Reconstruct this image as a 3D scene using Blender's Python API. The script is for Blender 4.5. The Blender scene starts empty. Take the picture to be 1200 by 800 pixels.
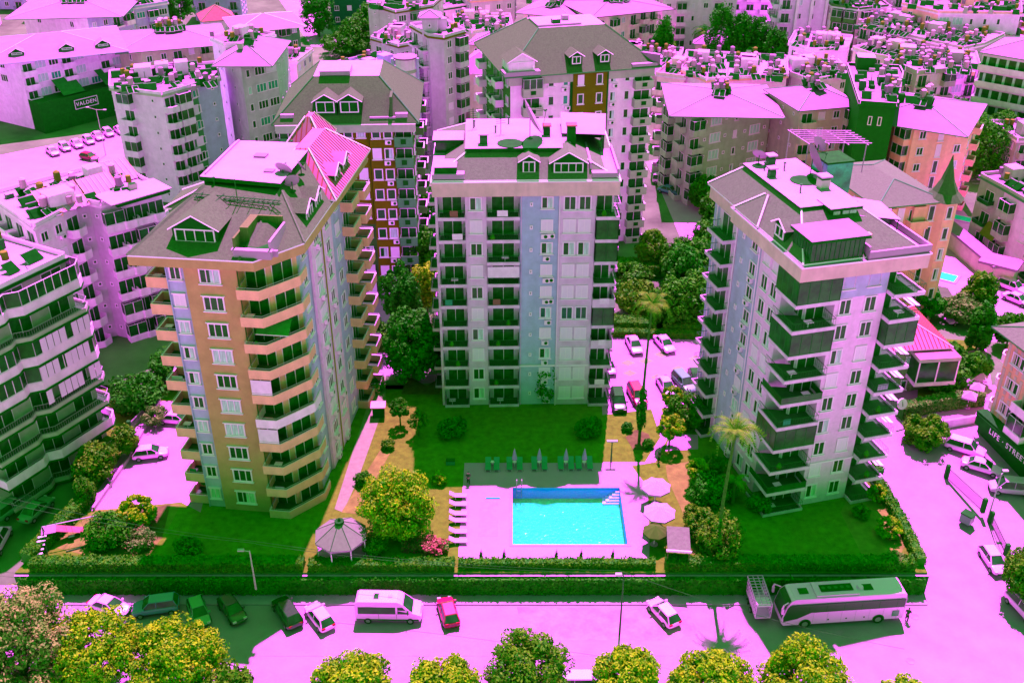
import bpy, math, random
import numpy as np
from mathutils import Vector, Matrix
R = math.radians
scene = bpy.context.scene
COL = scene.collection
rnd = random.Random(11)

# ------------------------------------------------------------------ camera
cam_d = bpy.data.cameras.new('camera')
cam = bpy.data.objects.new('camera', cam_d)
COL.objects.link(cam)
cam.location = (0, 0, 72)
cam.rotation_euler = (R(90 - 30.3), 0, 0)
cam_d.sensor_width = 36
cam_d.lens = 36
cam_d.clip_start = 1
cam_d.clip_end = 4000
scene.camera = cam

# ------------------------------------------------------------------ sky and sun (a green sky and a magenta sun, as the photograph's light reads)
SUN_EL = 62.0
SUN_AZ = 8.0          # degrees from +Y towards +X
world = bpy.data.worlds.new('World')
scene.world = world
world.use_nodes = True
wn = world.node_tree
wn.nodes.clear()
sky = wn.nodes.new('ShaderNodeTexSky')
sky.sky_type = 'NISHITA'
sky.sun_disc = False
sky.sun_elevation = R(SUN_EL)
sky.sun_rotation = R(SUN_AZ)
tint = wn.nodes.new('ShaderNodeMix')
tint.data_type = 'RGBA'
tint.blend_type = 'MULTIPLY'
tint.inputs['Factor'].default_value = 1
tint.inputs['B'].default_value = (0.12, 1.0, 0.10, 1)
bg = wn.nodes.new('ShaderNodeBackground')
bg.inputs['Strength'].default_value = 0.061
wo = wn.nodes.new('ShaderNodeOutputWorld')
wn.links.new(sky.outputs[0], tint.inputs['A'])
wn.links.new(tint.outputs['Result'], bg.inputs['Color'])
wn.links.new(bg.outputs[0], wo.inputs['Surface'])

sun_d = bpy.data.lights.new('sun', 'SUN')
sun_d.energy = 5.0
sun_d.angle = R(0.5)
sun_d.color = (1.0, 0.088, 1.0)
sun = bpy.data.objects.new('sun', sun_d)
COL.objects.link(sun)
sd = Vector((math.sin(R(SUN_AZ)) * math.cos(R(SUN_EL)), math.cos(R(SUN_AZ)) * math.cos(R(SUN_EL)), math.sin(R(SUN_EL))))
sun.rotation_euler = sd.to_track_quat('Z', 'Y').to_euler()
sun.location = sd * 300

vs = scene.view_settings
vs.view_transform = 'Standard'
vs.look = 'None'
vs.exposure = 2.65
vs.gamma = 1
vs.use_curve_mapping = False

# ------------------------------------------------------------------ photograph pixel -> place in the world (layout survey)
FPX, TH, HC = 1200.0, R(30.3), 72.0
def at(px, py, z=0.0):
    u = (px - 600) / FPX
    v = (py - 400) / FPX
    Y = math.cos(TH) - v * math.sin(TH)
    Z = -math.sin(TH) - v * math.cos(TH)
    t = (z - HC) / Z
    return Vector((t * u, t * Y, z))

# ------------------------------------------------------------------ materials
def lin(c):
    c /= 255.0
    return c / 12.92 if c <= 0.04045 else ((c + 0.055) / 1.055) ** 2.4

ESUN = (8.9, 1.3, 8.6)
EFAC = (0.64, 0.50, 0.62)
class Calc(tuple): pass
def S(r, g, b):
    return Calc(min(0.85, max(0.004, lin(c) / e)) for c, e in zip((r, g, b), ESUN))
def F(r, g, b):
    return Calc(min(k, max(0.004, lin(c) / e)) for c, e, k in zip((r, g, b), EFAC, (0.9, 0.62, 0.9)))

MATS = {}
BRIGHT = ('frame', 'shutter', 'cloth_white', 'w_bright', 'car_white', 'tile_floor')
def mat(name, col, rough=0.85, var=0.12, scale=1.5, bump=0.0, bscale=12.0, spec=0.06, metal=0.0, detail=4.0, stain=0.0, kind=None, aniso=None):
    if not isinstance(col, Calc) and name not in BRIGHT:
        col = (col[0] * .78, col[1] * .84, col[2] * .78)
    m = bpy.data.materials.new(name)
    m.use_nodes = True
    nt = m.node_tree
    p = nt.nodes['Principled BSDF']
    p.inputs['Roughness'].default_value = rough
    p.inputs['Specular IOR Level'].default_value = spec
    p.inputs['Metallic'].default_value = metal
    c = list(col) + [1]
    if var > 0:
        tc = nt.nodes.new('ShaderNodeTexCoord')
        mp = nt.nodes.new('ShaderNodeMapping')
        nz = nt.nodes.new('ShaderNodeTexNoise')
        nz.inputs['Scale'].default_value = scale
        nz.inputs['Detail'].default_value = detail
        nz.inputs['Roughness'].default_value = 0.65
        rp = nt.nodes.new('ShaderNodeValToRGB')
        rp.color_ramp.elements[0].position = 0.3
        rp.color_ramp.elements[1].position = 0.7
        rp.color_ramp.elements[0].color = [max(0, x * (1 - var)) for x in col] + [1]
        rp.color_ramp.elements[1].color = [min(1, x * (1 + var)) for x in col] + [1]
        nt.links.new(tc.outputs['Object'], mp.inputs['Vector'])
        if aniso:
            mp.inputs['Scale'].default_value = aniso
        nt.links.new(mp.outputs[0], nz.inputs['Vector'])
        nt.links.new(nz.outputs[0], rp.inputs[0])
        out = rp.outputs[0]
        if stain > 0:      # rain streaks running down walls
            m2 = nt.nodes.new('ShaderNodeMapping')
            m2.inputs['Scale'].default_value = (0.7, 0.7, 0.07)
            n2 = nt.nodes.new('ShaderNodeTexNoise')
            n2.inputs['Scale'].default_value = 1.2
            n2.inputs['Detail'].default_value = 5
            r2 = nt.nodes.new('ShaderNodeValToRGB')
            r2.color_ramp.elements[0].position = 0.35
            r2.color_ramp.elements[1].position = 0.62
            r2.color_ramp.elements[0].color = (1 - stain * 0.6, 1 - stain * 0.4, 1 - stain * 0.6, 1)
            r2.color_ramp.elements[1].color = (1, 1, 1, 1)
            mx = nt.nodes.new('ShaderNodeMix')
            mx.data_type = 'RGBA'
            mx.blend_type = 'MULTIPLY'
            mx.inputs['Factor'].default_value = 1
            nt.links.new(tc.outputs['Object'], m2.inputs['Vector'])
            nt.links.new(m2.outputs[0], n2.inputs['Vector'])
            nt.links.new(n2.outputs[0], r2.inputs[0])
            nt.links.new(out, mx.inputs['A'])
            nt.links.new(r2.outputs[0], mx.inputs['B'])
            out = mx.outputs['Result']
        nt.links.new(out, p.inputs['Base Color'])
        if bump > 0:
            bn = nt.nodes.new('ShaderNodeTexNoise')
            bn.inputs['Scale'].default_value = bscale
            bn.inputs['Detail'].default_value = 3
            bp = nt.nodes.new('ShaderNodeBump')
            bp.inputs['Strength'].default_value = bump
            bp.inputs['Distance'].default_value = 0.1
            nt.links.new(tc.outputs['Object'], bn.inputs['Vector'])
            nt.links.new(bn.outputs[0], bp.inputs['Height'])
            nt.links.new(bp.outputs[0], p.inputs['Normal'])
    else:
        p.inputs['Base Color'].default_value = c
    MATS[name] = m
    return m

# setting
mat('paving', (0.45, 0.26, 0.43), var=0.10, scale=0.25, detail=8)
mat('asphalt', (0.37, 0.24, 0.36), var=0.12, scale=0.35, detail=9, bump=0.15)
mat('worn_asphalt', (0.36, 0.23, 0.30), var=0.3, scale=0.6, detail=9)
mat('kerb_stone', (0.5, 0.27, 0.5), var=0.1)
mat('deck_stone', (0.55, 0.28, 0.55), var=0.06, scale=0.5, detail=7)
mat('lawn', S(185, 150, 60), var=0.35, scale=1.2, detail=10, bump=0.5, bscale=8)
mat('dry_lawn', S(235, 150, 110), var=0.3, scale=0.9, detail=10, bump=0.4)
mat('soil', S(190, 110, 100), var=0.4, scale=1.0, detail=9, bump=0.5)
mat('town_ground', (0.08, 0.22, 0.06), var=0.6, scale=0.06, detail=10)
mat('retaining', (0.02, 0.26, 0.02), var=0.35, scale=1.5, detail=8, bump=0.6, stain=0.3)
mat('brick_pave', S(255, 160, 210), var=0.15)
# walls
mat('w_white', F(225, 175, 245), stain=0.18, var=0.13, scale=0.8, detail=8)
mat('w_bright', (0.85, 0.58, 0.9), stain=0.12, var=0.13, scale=0.8, detail=8)
mat('w_cream', F(205, 160, 175), stain=0.2, var=0.13, scale=0.8, detail=8)
mat('w_lilac', (0.58, 0.52, 0.9), stain=0.2, var=0.13, scale=0.8, detail=8)
mat('w_blue', (0.5, 0.52, 0.88), stain=0.18, var=0.13, scale=0.8, detail=8)
mat('w_beige', F(182, 133, 182), stain=0.18, var=0.13, scale=0.8, detail=8)
mat('w_mauve', F(165, 132, 165), stain=0.2, var=0.13, scale=0.8, detail=8)
mat('w_pinkb', F(198, 136, 195), stain=0.18, var=0.1)
mat('w_orange', (0.62, 0.35, 0.18), stain=0.12, var=0.13, scale=0.8, detail=8)
mat('w_salmon', F(192, 125, 118), stain=0.15, var=0.13, scale=0.8, detail=8)
mat('w_pink', F(235, 150, 200), stain=0.15, var=0.13, scale=0.8, detail=8)
mat('w_olive', F(58, 92, 45), stain=0.25, var=0.13, scale=0.8, detail=8)
mat('w_rust', F(82, 72, 8), stain=0.15, var=0.13, scale=0.8, detail=8)
mat('w_grey', F(138, 128, 128), stain=0.2, var=0.13, scale=0.8, detail=8)
mat('w_dkgrey', F(60, 105, 70), stain=0.2, var=0.13, scale=0.8, detail=8)
mat('w_dark', (0.01, 0.19, 0.012), stain=0.1, var=0.1)
mat('w_band', F(182, 130, 150), stain=0.25, var=0.13, scale=0.8, detail=8)
mat('w_sand', F(165, 132, 138), stain=0.2, var=0.13, scale=0.8, detail=8)
mat('w_terra', F(218, 130, 132), stain=0.15, var=0.13, scale=0.8, detail=8)
mat('w_brick', F(100, 110, 80), var=0.5, scale=4, detail=6)
# roofs
mat('r_pink', (0.32, 0.19, 0.31), var=0.07, scale=0.4, detail=8)
mat('r_white', (0.5, 0.29, 0.5), var=0.06, scale=0.4, detail=8)
mat('r_brown', S(172, 120, 148), var=0.2, scale=3.5, detail=10, bump=0.4)
mat('r_mauve', S(205, 130, 185), var=0.18, scale=3.5, detail=10, bump=0.4)
mat('r_sheet', (0.34, 0.17, 0.22), var=0.08, scale=0.5)
mat('r_dark', (0.01,0.26,0.01), var=0.2)
mat('r_red', (0.30, 0.12, 0.10), var=0.15, scale=1.5)
mat('r_grey', S(150, 140, 140), var=0.1, scale=0.6)
# details
mat('frame', (0.9,0.66,0.92), var=0, rough=0.5)
mat('shutter', (0.85,0.60,0.9), var=0.04, rough=0.6)
mat('glass', (0.008, 0.13, 0.012), var=0.5, scale=0.9, rough=0.2, spec=0.2)
mat('glass_teal', (0.02, 0.4, 0.22), var=0.5, scale=1.1, rough=0.2, spec=0.25)
mat('curtain', F(140, 150, 160), var=0.4, scale=2.2, aniso=(6, 6, 0.4), rough=0.35, spec=0.4)
mat('dark', (0.005, 0.14, 0.007), var=0.25, rough=0.8)
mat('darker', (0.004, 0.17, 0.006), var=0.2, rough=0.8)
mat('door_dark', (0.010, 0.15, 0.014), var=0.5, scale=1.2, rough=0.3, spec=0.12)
mat('metal_dark', (0.02,0.18,0.03), var=0, rough=0.5)
mat('metal_light', (0.4, 0.42, 0.42), var=0, rough=0.4)
mat('ac_white', F(200, 170, 200), var=0, rough=0.5)
mat('awning', (0.02,0.3,0.03), var=0.2, rough=0.9)
mat('cloth_white', (0.85,0.6,0.88), var=0.1)
mat('wood', (0.10, 0.20, 0.04), var=0.3, aniso=(6, 6, 0.6))
mat('rib_red', (0.3, 0.10, 0.02), var=0)
mat('tank_white', (0.6,0.33,0.5), var=0.06, rough=0.5)
mat('tank_orange', S(255, 130, 90), var=0.15, rough=0.7)
mat('panel', (0.003, 0.11, 0.004), var=0.15, rough=0.6, spec=0.0)
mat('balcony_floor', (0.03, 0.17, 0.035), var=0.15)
mat('tile_floor', (0.008, 0.76, 0.20), var=0.22, scale=2.2, detail=6)  # uneven tone paints the water's light sparkle into the floor colour
mat('tile_wall', (0.01, 0.42, 0.80), var=0.06, scale=3.0)
mat('car_white', (0.90, 0.36, 0.92), var=0, rough=0.25, spec=0.5)
mat('car_silver', (0.5,0.33,0.55), var=0, rough=0.3, spec=0.5)
mat('car_grey', (0.06, 0.3, 0.12), var=0, rough=0.3, spec=0.5)
mat('car_black', (0.005, 0.08, 0.006), var=0, rough=0.2, spec=0.5)
mat('car_red', (0.30, 0.01, 0.05), var=0, rough=0.25, spec=0.5)
mat('car_blue', (0.08, 0.25, 0.35), var=0, rough=0.25, spec=0.5)
mat('tyre', (0.006, 0.06, 0.006), var=0, rough=0.9)
mat('rim', (0.2, 0.25, 0.22), var=0, rough=0.4)
mat('lamp_glass', (0.5, 0.5, 0.5), var=0, rough=0.2)
mat('tail_red', (0.35, 0.01, 0.02), var=0, rough=0.3)
mat('bark', (0.05, 0.2, 0.02), var=0.4, scale=5, bump=0.5)
mat('skin', (0.25, 0.2, 0.15), var=0)
mat('cloth_dark', (0.01, 0.12, 0.015), var=0.1)
mat('canvas', (0.44, 0.34, 0.44), var=0.03)
mat('canvas_brown', S(140, 120, 70), var=0.1)
mat('canvas_stripe', (0.4, 0.33, 0.5), var=0.15)
mat('teal_fabric', (0.04, 0.33, 0.2), var=0.1)
mat('gold', (0.3, 0.3, 0.02), var=0)

def leaf_mat(name, c0, c1, rough=0.6, trans=0.12):
    m = bpy.data.materials.new(name)
    m.use_nodes = True
    nt = m.node_tree
    p = nt.nodes['Principled BSDF']
    p.inputs['Roughness'].default_value = rough
    p.inputs['Specular IOR Level'].default_value = 0.05
    tc = nt.nodes.new('ShaderNodeTexCoord')
    nz = nt.nodes.new('ShaderNodeTexNoise')
    nz.inputs['Scale'].default_value = 1.1
    nz.inputs['Detail'].default_value = 6
    nz.inputs['Roughness'].default_value = 0.8
    rp = nt.nodes.new('ShaderNodeValToRGB')
    rp.color_ramp.elements[0].position = 0.38
    rp.color_ramp.elements[1].position = 0.62
    rp.color_ramp.elements[0].color = list(c0) + [1]
    rp.color_ramp.elements[1].color = list(c1) + [1]
    nt.links.new(tc.outputs['Object'], nz.inputs['Vector'])
    nt.links.new(nz.outputs[0], rp.inputs[0])
    nt.links.new(rp.outputs[0], p.inputs['Base Color'])
    tr = nt.nodes.new('ShaderNodeBsdfTranslucent')
    mx = nt.nodes.new('ShaderNodeMixShader')
    mx.inputs[0].default_value = trans
    nt.links.new(rp.outputs[0], tr.inputs['Color'])
    nt.links.new(p.outputs[0], mx.inputs[1])
    nt.links.new(tr.outputs[0], mx.inputs[2])
    nt.links.new(mx.outputs[0], nt.nodes['Material Output'].inputs[0])
    MATS[name] = m

leaf_mat('leaf_yellow', (0.008, 0.24, 0.002), (0.20, 0.64, 0.002))  # mottling carries the crown's shaded greens and sunlit yellows in its colour
leaf_mat('leaf_green', (0.003, 0.19, 0.002), (0.035, 0.34, 0.002))
leaf_mat('leaf_dark', (0.003, 0.22, 0.002), (0.02, 0.30, 0.003))
leaf_mat('leaf_hedge', (0.004, 0.21, 0.002), (0.05, 0.32, 0.003))
leaf_mat('leaf_olive', (0.005, 0.20, 0.002), (0.07, 0.34, 0.003))
leaf_mat('leaf_pale', (0.006, 0.22, 0.002), (0.22, 0.42, 0.06))
leaf_mat('leaf_flower', (0.02, 0.24, 0.01), (0.12, 0.34, 0.04))
leaf_mat('leaf_palm', (0.02, 0.26, 0.004), (0.10, 0.38, 0.01))

def water_mat():
    m = bpy.data.materials.new('water')
    m.use_nodes = True
    nt = m.node_tree
    nt.nodes.clear()
    o = nt.nodes.new('ShaderNodeOutputMaterial')
    t = nt.nodes.new('ShaderNodeBsdfTransparent')
    t.inputs[0].default_value = (0.75, 0.98, 1.0, 1)
    g = nt.nodes.new('ShaderNodeBsdfGlossy')
    g.inputs['Roughness'].default_value = 0.12
    g.inputs['Color'].default_value = (1, 1, 1, 1)
    fr = nt.nodes.new('ShaderNodeFresnel')
    fr.inputs[0].default_value = 1.33
    tc = nt.nodes.new('ShaderNodeTexCoord')
    nz = nt.nodes.new('ShaderNodeTexNoise')
    nz.inputs['Scale'].default_value = 3.5
    nz.inputs['Detail'].default_value = 5
    bp = nt.nodes.new('ShaderNodeBump')
    bp.inputs['Strength'].default_value = 0.5
    bp.inputs['Distance'].default_value = 0.08
    mx = nt.nodes.new('ShaderNodeMixShader')
    L = nt.links.new
    L(tc.outputs['Object'], nz.inputs['Vector'])
    L(nz.outputs[0], bp.inputs['Height'])
    L(bp.outputs[0], g.inputs['Normal'])
    L(bp.outputs[0], fr.inputs['Normal'])
    L(fr.outputs[0], mx.inputs[0])
    L(t.outputs[0], mx.inputs[1])
    L(g.outputs[0], mx.inputs[2])
    L(mx.outputs[0], o.inputs[0])
    MATS['water'] = m
water_mat()

# ------------------------------------------------------------------ mesh helpers
class MB:
    def __init__(s):
        s.v = []; s.f = []; s.m = []; s.mats = []; s.tf = None
    def mi(s, m):
        if m not in s.mats:
            s.mats.append(m)
        return s.mats.index(m)
    def face(s, pts, m):
        b = len(s.v)
        for p in pts:
            s.v.append(tuple(s.tf @ Vector(p)) if s.tf else tuple(p))
        s.f.append(tuple(range(b, b + len(pts))))
        s.m.append(s.mi(m))
    def box(s, x0, y0, z0, x1, y1, z1, m, top=None):
        if x0 > x1: x0, x1 = x1, x0
        if y0 > y1: y0, y1 = y1, y0
        if z0 > z1: z0, z1 = z1, z0
        s.prism([(x0, y0), (x1, y0), (x1, y1), (x0, y1)], z0, z1, m, top)
    def prism(s, poly, z0, z1, m, top=None, edge_mats=None, bottom=True):
        n = len(poly)
        for i in range(n):
            a = poly[i]; b = poly[(i + 1) % n]
            mm = edge_mats[i] if edge_mats else m
            s.face([(a[0], a[1], z0), (b[0], b[1], z0), (b[0], b[1], z1), (a[0], a[1], z1)], mm)
        s.face([(p[0], p[1], z1) for p in poly], top or m)
        if bottom:
            s.face([(p[0], p[1], z0) for p in reversed(poly)], m)
    def loft(s, ring0, ring1, m, cap0=False, cap1=False):
        n = len(ring0)
        for i in range(n):
            j = (i + 1) % n
            s.face([ring0[i], ring0[j], ring1[j], ring1[i]], m)
        if cap0: s.face(list(reversed(ring0)), m)
        if cap1: s.face(ring1, m)
    def cyl(s, c, r, h, m, seg=8, r2=None, cap=True):
        r2 = r if r2 is None else r2
        a = [(c[0] + r * math.cos(2 * math.pi * i / seg), c[1] + r * math.sin(2 * math.pi * i / seg), c[2]) for i in range(seg)]
        b = [(c[0] + r2 * math.cos(2 * math.pi * i / seg), c[1] + r2 * math.sin(2 * math.pi * i / seg), c[2] + h) for i in range(seg)]
        s.loft(a, b, m, cap, cap)
    def tube(s, p, q, r, m, seg=6, r2=None):
        p = Vector(p); q = Vector(q)
        d = q - p
        if d.length < 1e-6: return
        z = d.normalized()
        x = z.orthogonal().normalized(); y = z.cross(x)
        r2 = r if r2 is None else r2
        A = []; B = []
        for i in range(seg):
            t = 2 * math.pi * i / seg + math.pi / 4
            o = x * math.cos(t) + y * math.sin(t)
            A.append(tuple(p + o * r)); B.append(tuple(q + o * r2))
        s.loft(A, B, m, True, True)
    def mesh(s, name='mesh', smooth=False):
        me = bpy.data.meshes.new(name)
        me.from_pydata(s.v, [], s.f)
        for k in s.mats:
            me.materials.append(MATS[k])
        if s.m:
            me.polygons.foreach_set('material_index', s.m)
        if smooth:
            me.polygons.foreach_set('use_smooth', [True] * len(s.f))
        return me

def put(name, me, parent=None, loc=(0, 0, 0), rz=0.0, rot=None, scale=None, label=None, cat=None, group=None, kind=None):
    o = bpy.data.objects.new(name, me)
    COL.objects.link(o)
    if parent is not None:
        o.parent = parent
    o.location = loc
    o.rotation_euler = rot if rot else (0, 0, rz)
    if scale:
        o.scale = scale if isinstance(scale, (tuple, list)) else (scale,) * 3
    if label: o['label'] = label
    if cat: o['category'] = cat
    if group: o['group'] = group
    if kind: o['kind'] = kind
    return o

def root(name, label, cat, loc=(0, 0, 0), rz=0.0, group=None):
    return put(name, None, None, loc, rz, None, None, label, cat, group)

def copy_tree(o, loc=None, rz=None, label=None, group=None, parent=None, scale=None):
    c = o.copy()
    COL.objects.link(c)
    if parent is not None: c.parent = parent
    if loc is not None: c.location = loc
    if rz is not None: c.rotation_euler = (0, 0, rz)
    if scale is not None: c.scale = (scale,) * 3
    if label: c['label'] = label
    if group: c['group'] = group
    for ch in o.children:
        copy_tree(ch, parent=c)
    return c

def text(name, body, parent, loc, rot, size, m, ext=0.02, **kw):
    cu = bpy.data.curves.new(name, 'FONT')
    cu.body = body
    cu.size = size
    cu.extrude = ext
    cu.space_character = 1.15
    cu.align_x = 'CENTER'
    cu.align_y = 'CENTER'
    tmp = bpy.data.objects.new('tmp', cu)
    COL.objects.link(tmp)
    bpy.context.view_layer.update()
    me = bpy.data.meshes.new_from_object(tmp)
    bpy.data.objects.remove(tmp)
    me.materials.clear()
    me.materials.append(MATS[m])
    return put(name, me, parent, loc, rot=rot, **kw)

# ------------------------------------------------------------------ ground
def smooth(t):
    t = max(0.0, min(1.0, t))
    return t * t * (3 - 2 * t)
def ground_z(x, y):
    if y < 77: return -2.5
    return -2.5 + 2.5 * smooth((y - 76) / 34)

def build_terrain():
    xs = [-1500, -600, -300] + list(range(-200, 201, 20)) + [300, 600, 1500]
    ys = [-300, 0, 30, 50, 65, 76] + list(range(78, 112, 3)) + [112, 130, 160, 200, 250, 300, 400, 700, 1500]
    b = MB()
    for i in range(len(xs) - 1):
        for j in range(len(ys) - 1):
            x0, x1, y0, y1 = xs[i], xs[i + 1], ys[j], ys[j + 1]
            m = 'asphalt' if (y1 <= 78 or (y1 <= 112 and x0 >= 20)) else 'town_ground'
            b.face([(x0, y0, ground_z(x0, y0)), (x1, y0, ground_z(x1, y0)), (x1, y1, ground_z(x1, y1)), (x0, y1, ground_z(x0, y1))], m)
    put('ground', b.mesh(), kind='structure')
build_terrain()

POOL = (0.05, 81.3, 12.05, 90.7)
def build_terrace():
    x0, y0, x1, y1 = POOL
    b = MB()
    for poly in ([(-50, 77.2), (41.8, 77.2), (41.9, 81.3), (-48.9, 81.3)],
                 [(-48.9, 81.3), (x0, 81.3), (x0, y1), (-46.4, y1)],
                 [(x1, 81.3), (41.9, 81.3), (41.6, 90.7), (x1, y1)],
                 [(-46.4, 90.7), (41.6, 90.7), (40.6, 99), (41, 112), (-60, 112), (-51, 104)]):
        b.prism(poly, -3.2, 0, 'retaining', 'lawn', bottom=False)
    put('garden_terrace', b.mesh(), kind='structure')
    # pool basin
    t = root('swimming_pool', 'rectangular blue swimming pool sunk in the pale deck in front of the middle tower', 'swimming pool', ((x0 + x1) / 2, (y0 + y1) / 2, 0))
    w = (x1 - x0) / 2 - 0.01; d = (y1 - y0) / 2 - 0.01
    b = MB()
    b.face([(-w, -d, -1.45), (w, -d, -1.45), (w, d, -1.45), (-w, d, -1.45)], 'tile_floor')
    for a, c in (((-w, -d), (-w, d)), ((-w, d), (w, d)), ((w, d), (w, -d)), ((w, -d), (-w, -d))):
        b.face([(a[0], a[1], -1.45), (c[0], c[1], -1.45), (c[0], c[1], 0.06), (a[0], a[1], 0.06)], 'tile_wall')
    put('basin', b.mesh(), t)
    b = MB()
    n = 1
    b.face([(-w, -d, -0.16), (w, -d, -0.16), (w, d, -0.16), (-w, d, -0.16)], 'water')
    put('water', b.mesh(), t)
    b = MB()
    for i in range(5):       # corner steps
        b.box(w - 1.9 + i * 0.36, d - 0.1 - 0.2 * (5 - i), -1.44, w - 0.02, d - 0.02, -1.3 + i * 0.25, 'cloth_white')
    put('steps', b.mesh(), t)
    b = MB()
    for s in (-0.28, 0.28):
        pts = [(s, 0.55, 0.06), (s, 0.5, 0.85), (s, 0.1, 0.95), (s, -0.18, 0.5), (s, -0.2, -1.1)]
        for p, q in zip(pts, pts[1:]): b.tube(p, q, 0.035, 'metal_light', 5)
    for k in range(4): b.tube((-0.28, -0.2, -0.2 - k * 0.26), (0.28, -0.2, -0.2 - k * 0.26), 0.03, 'metal_light', 4)
    put('ladder', b.mesh(), t, (-w + 0.75, d, 0))
    # coping
    b = MB()
    c = 0.32
    b.box(-w - c, -d - c, 0.05, w + c, -d - 0.005, 0.09, 'kerb_stone'); b.box(-w - c, d + 0.005, 0.05, w + c, d + c, 0.09, 'kerb_stone')
    b.box(-w - c, -d, 0.05, -w - 0.005, d, 0.088, 'kerb_stone'); b.box(w + 0.005, -d, 0.05, w + c, d, 0.088, 'kerb_stone')
    put('coping', b.mesh(), t)
build_terrace()

def sheet(name, pts, z, m, px=True, th=0.0, zfun=None):
    w = [at(p[0], p[1], z) if px else Vector((p[0], p[1], z)) for p in pts]
    ar = sum(w[i].x * w[(i + 1) % len(w)].y - w[(i + 1) % len(w)].x * w[i].y for i in range(len(w)))
    if ar < 0: w.reverse()
    b = MB()
    if th:
        b.prism([(p.x, p.y) for p in w], z, z + th, m, m, bottom=False)
    else:
        b.face([(p.x, p.y, z) for p in w], m)
    return put(name, b.mesh(), kind='structure')

# pool deck in four slabs round the pool, one sheet
b = MB()
X0, Y0, X1, Y1 = -5.5, 79.1, 15.2, 95.3
x0, y0, x1, y1 = POOL
b.prism([(X0, Y0), (X1 - 1.2, Y0), (X1 - 0.9, y0), (X0, y0)], 0.001, 0.05, 'deck_stone', bottom=False)
b.prism([(X0, y0), (x0, y0), (x0, y1), (X0, y1)], 0.001, 0.05, 'deck_stone', bottom=False)
b.prism([(x1, y0), (X1 - 0.9, y0), (X1, y1), (x1, y1)], 0.001, 0.05, 'deck_stone', bottom=False)
b.prism([(X0, y1), (X1, y1), (X1 - 1.6, Y1), (X0, Y1)], 0.001, 0.05, 'deck_stone', bottom=False)
put('pool_deck', b.mesh(), kind='structure')
sheet('path', [(707, 548), (745, 545), (768, 541), (782, 514), (775, 478), (763, 478), (774, 512), (756, 541), (707, 541)], 0.012, 'paving')
sheet('path', [(779, 528), (786, 508), (818, 509), (818, 526)], 0.016, 'paving')
sheet('path', [(432, 470), (442, 440), (452, 440), (452, 470), (420, 560), (402, 600), (392, 596)], 0.012, 'brick_pave')
sheet('path', [(400, 600), (450, 520), (462, 522), (418, 602)], 0.016, 'dry_lawn')
sheet('path', [(492, 440), (520, 437), (520, 447), (490, 450)], 0.010, 'paving')
sheet('parking_court', [(700, 392), (850, 392), (850, 470), (765, 479), (706, 486)], 0.008, 'paving')
for i, (cx, cy) in enumerate([(736, 425), (757, 423), (795, 432), (738, 437), (770, 442), (800, 450), (815, 420), (775, 415)]):
    sheet('paving_pattern', [(cx - 9, cy), (cx, cy - 4), (cx + 9, cy), (cx, cy + 4)], 0.016, 'brick_pave')
sheet('parking_court', [(98, 599), (212, 588), (235, 600), (250, 540), (222, 470), (190, 470), (160, 500), (135, 545)], 0.008, 'paving')
sheet('playground_sand', [(60, 640), (112, 597), (212, 590), (196, 622), (170, 655), (120, 655)], 0.010, 'dry_lawn')
sheet('flower_bed', [(1000, 570), (1035, 570), (1060, 640), (1045, 672), (1010, 650), (985, 600)], 0.010, 'dry_lawn')
sheet('flower_bed', [(780, 545), (812, 540), (835, 600), (838, 650), (812, 650), (800, 600), (782, 560)], 0.010, 'dry_lawn')
sheet('flower_bed', [(733, 512), (745, 503), (760, 508), (764, 518), (758, 527), (742, 527)], 0.020, 'soil')
sheet('flower_bed', [(478, 440), (500, 452), (520, 440), (515, 462), (470, 462)], 0.018, 'soil')
sheet('flower_bed', [(150, 600), (200, 590), (190, 630), (165, 640)], 0.020, 'soil')
b = MB(); b.box(-3.6, 82.6, .051, -1.5, 88.5, .058, 'kerb_stone'); put('deck_inlay', b.mesh(), kind='structure')
b = MB(); b.box(-2.9, 88.7, .051, -1.3, 89.0, .12, 'tile_wall'); put('starting_block', b.mesh(), label='flat blue slab on the deck beside the far left corner of the pool', cat='pool slab')
# the street: worn patches, kerb and pavement
def wsheet(name, pts, z, m, **k): return sheet(name, pts, z, m, px=False, **k)
wsheet('pavement', [(-90, 75.2), (41.6, 75.2), (41.6, 77.15), (-90, 77.15)], -2.498, 'kerb_stone', th=0.12)
wsheet('worn_road_edge', [(1.0, 70.6), (16.0, 70.6), (18, 72), (17.5, 74.6), (0.5, 75.0)], -2.494, 'worn_asphalt')
wsheet('repair_strip', [(-60, 68.55), (30, 68.6), (30, 68.68), (-60, 68.63)], -2.492, 'worn_asphalt')
for cx, cy in ((1067, 774), (1072, 722)):
    p = at(cx, cy, -2.49)
    b = MB(); b.cyl((0, 0, 0), 0.42, 0.012, 'worn_asphalt', 16)
    put('manhole_cover', b.mesh(), loc=p, label='round worn manhole cover in the pale road ' + ('near the bottom right corner' if cx == 1067 else 'behind the white coach'), cat='manhole cover')
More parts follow.
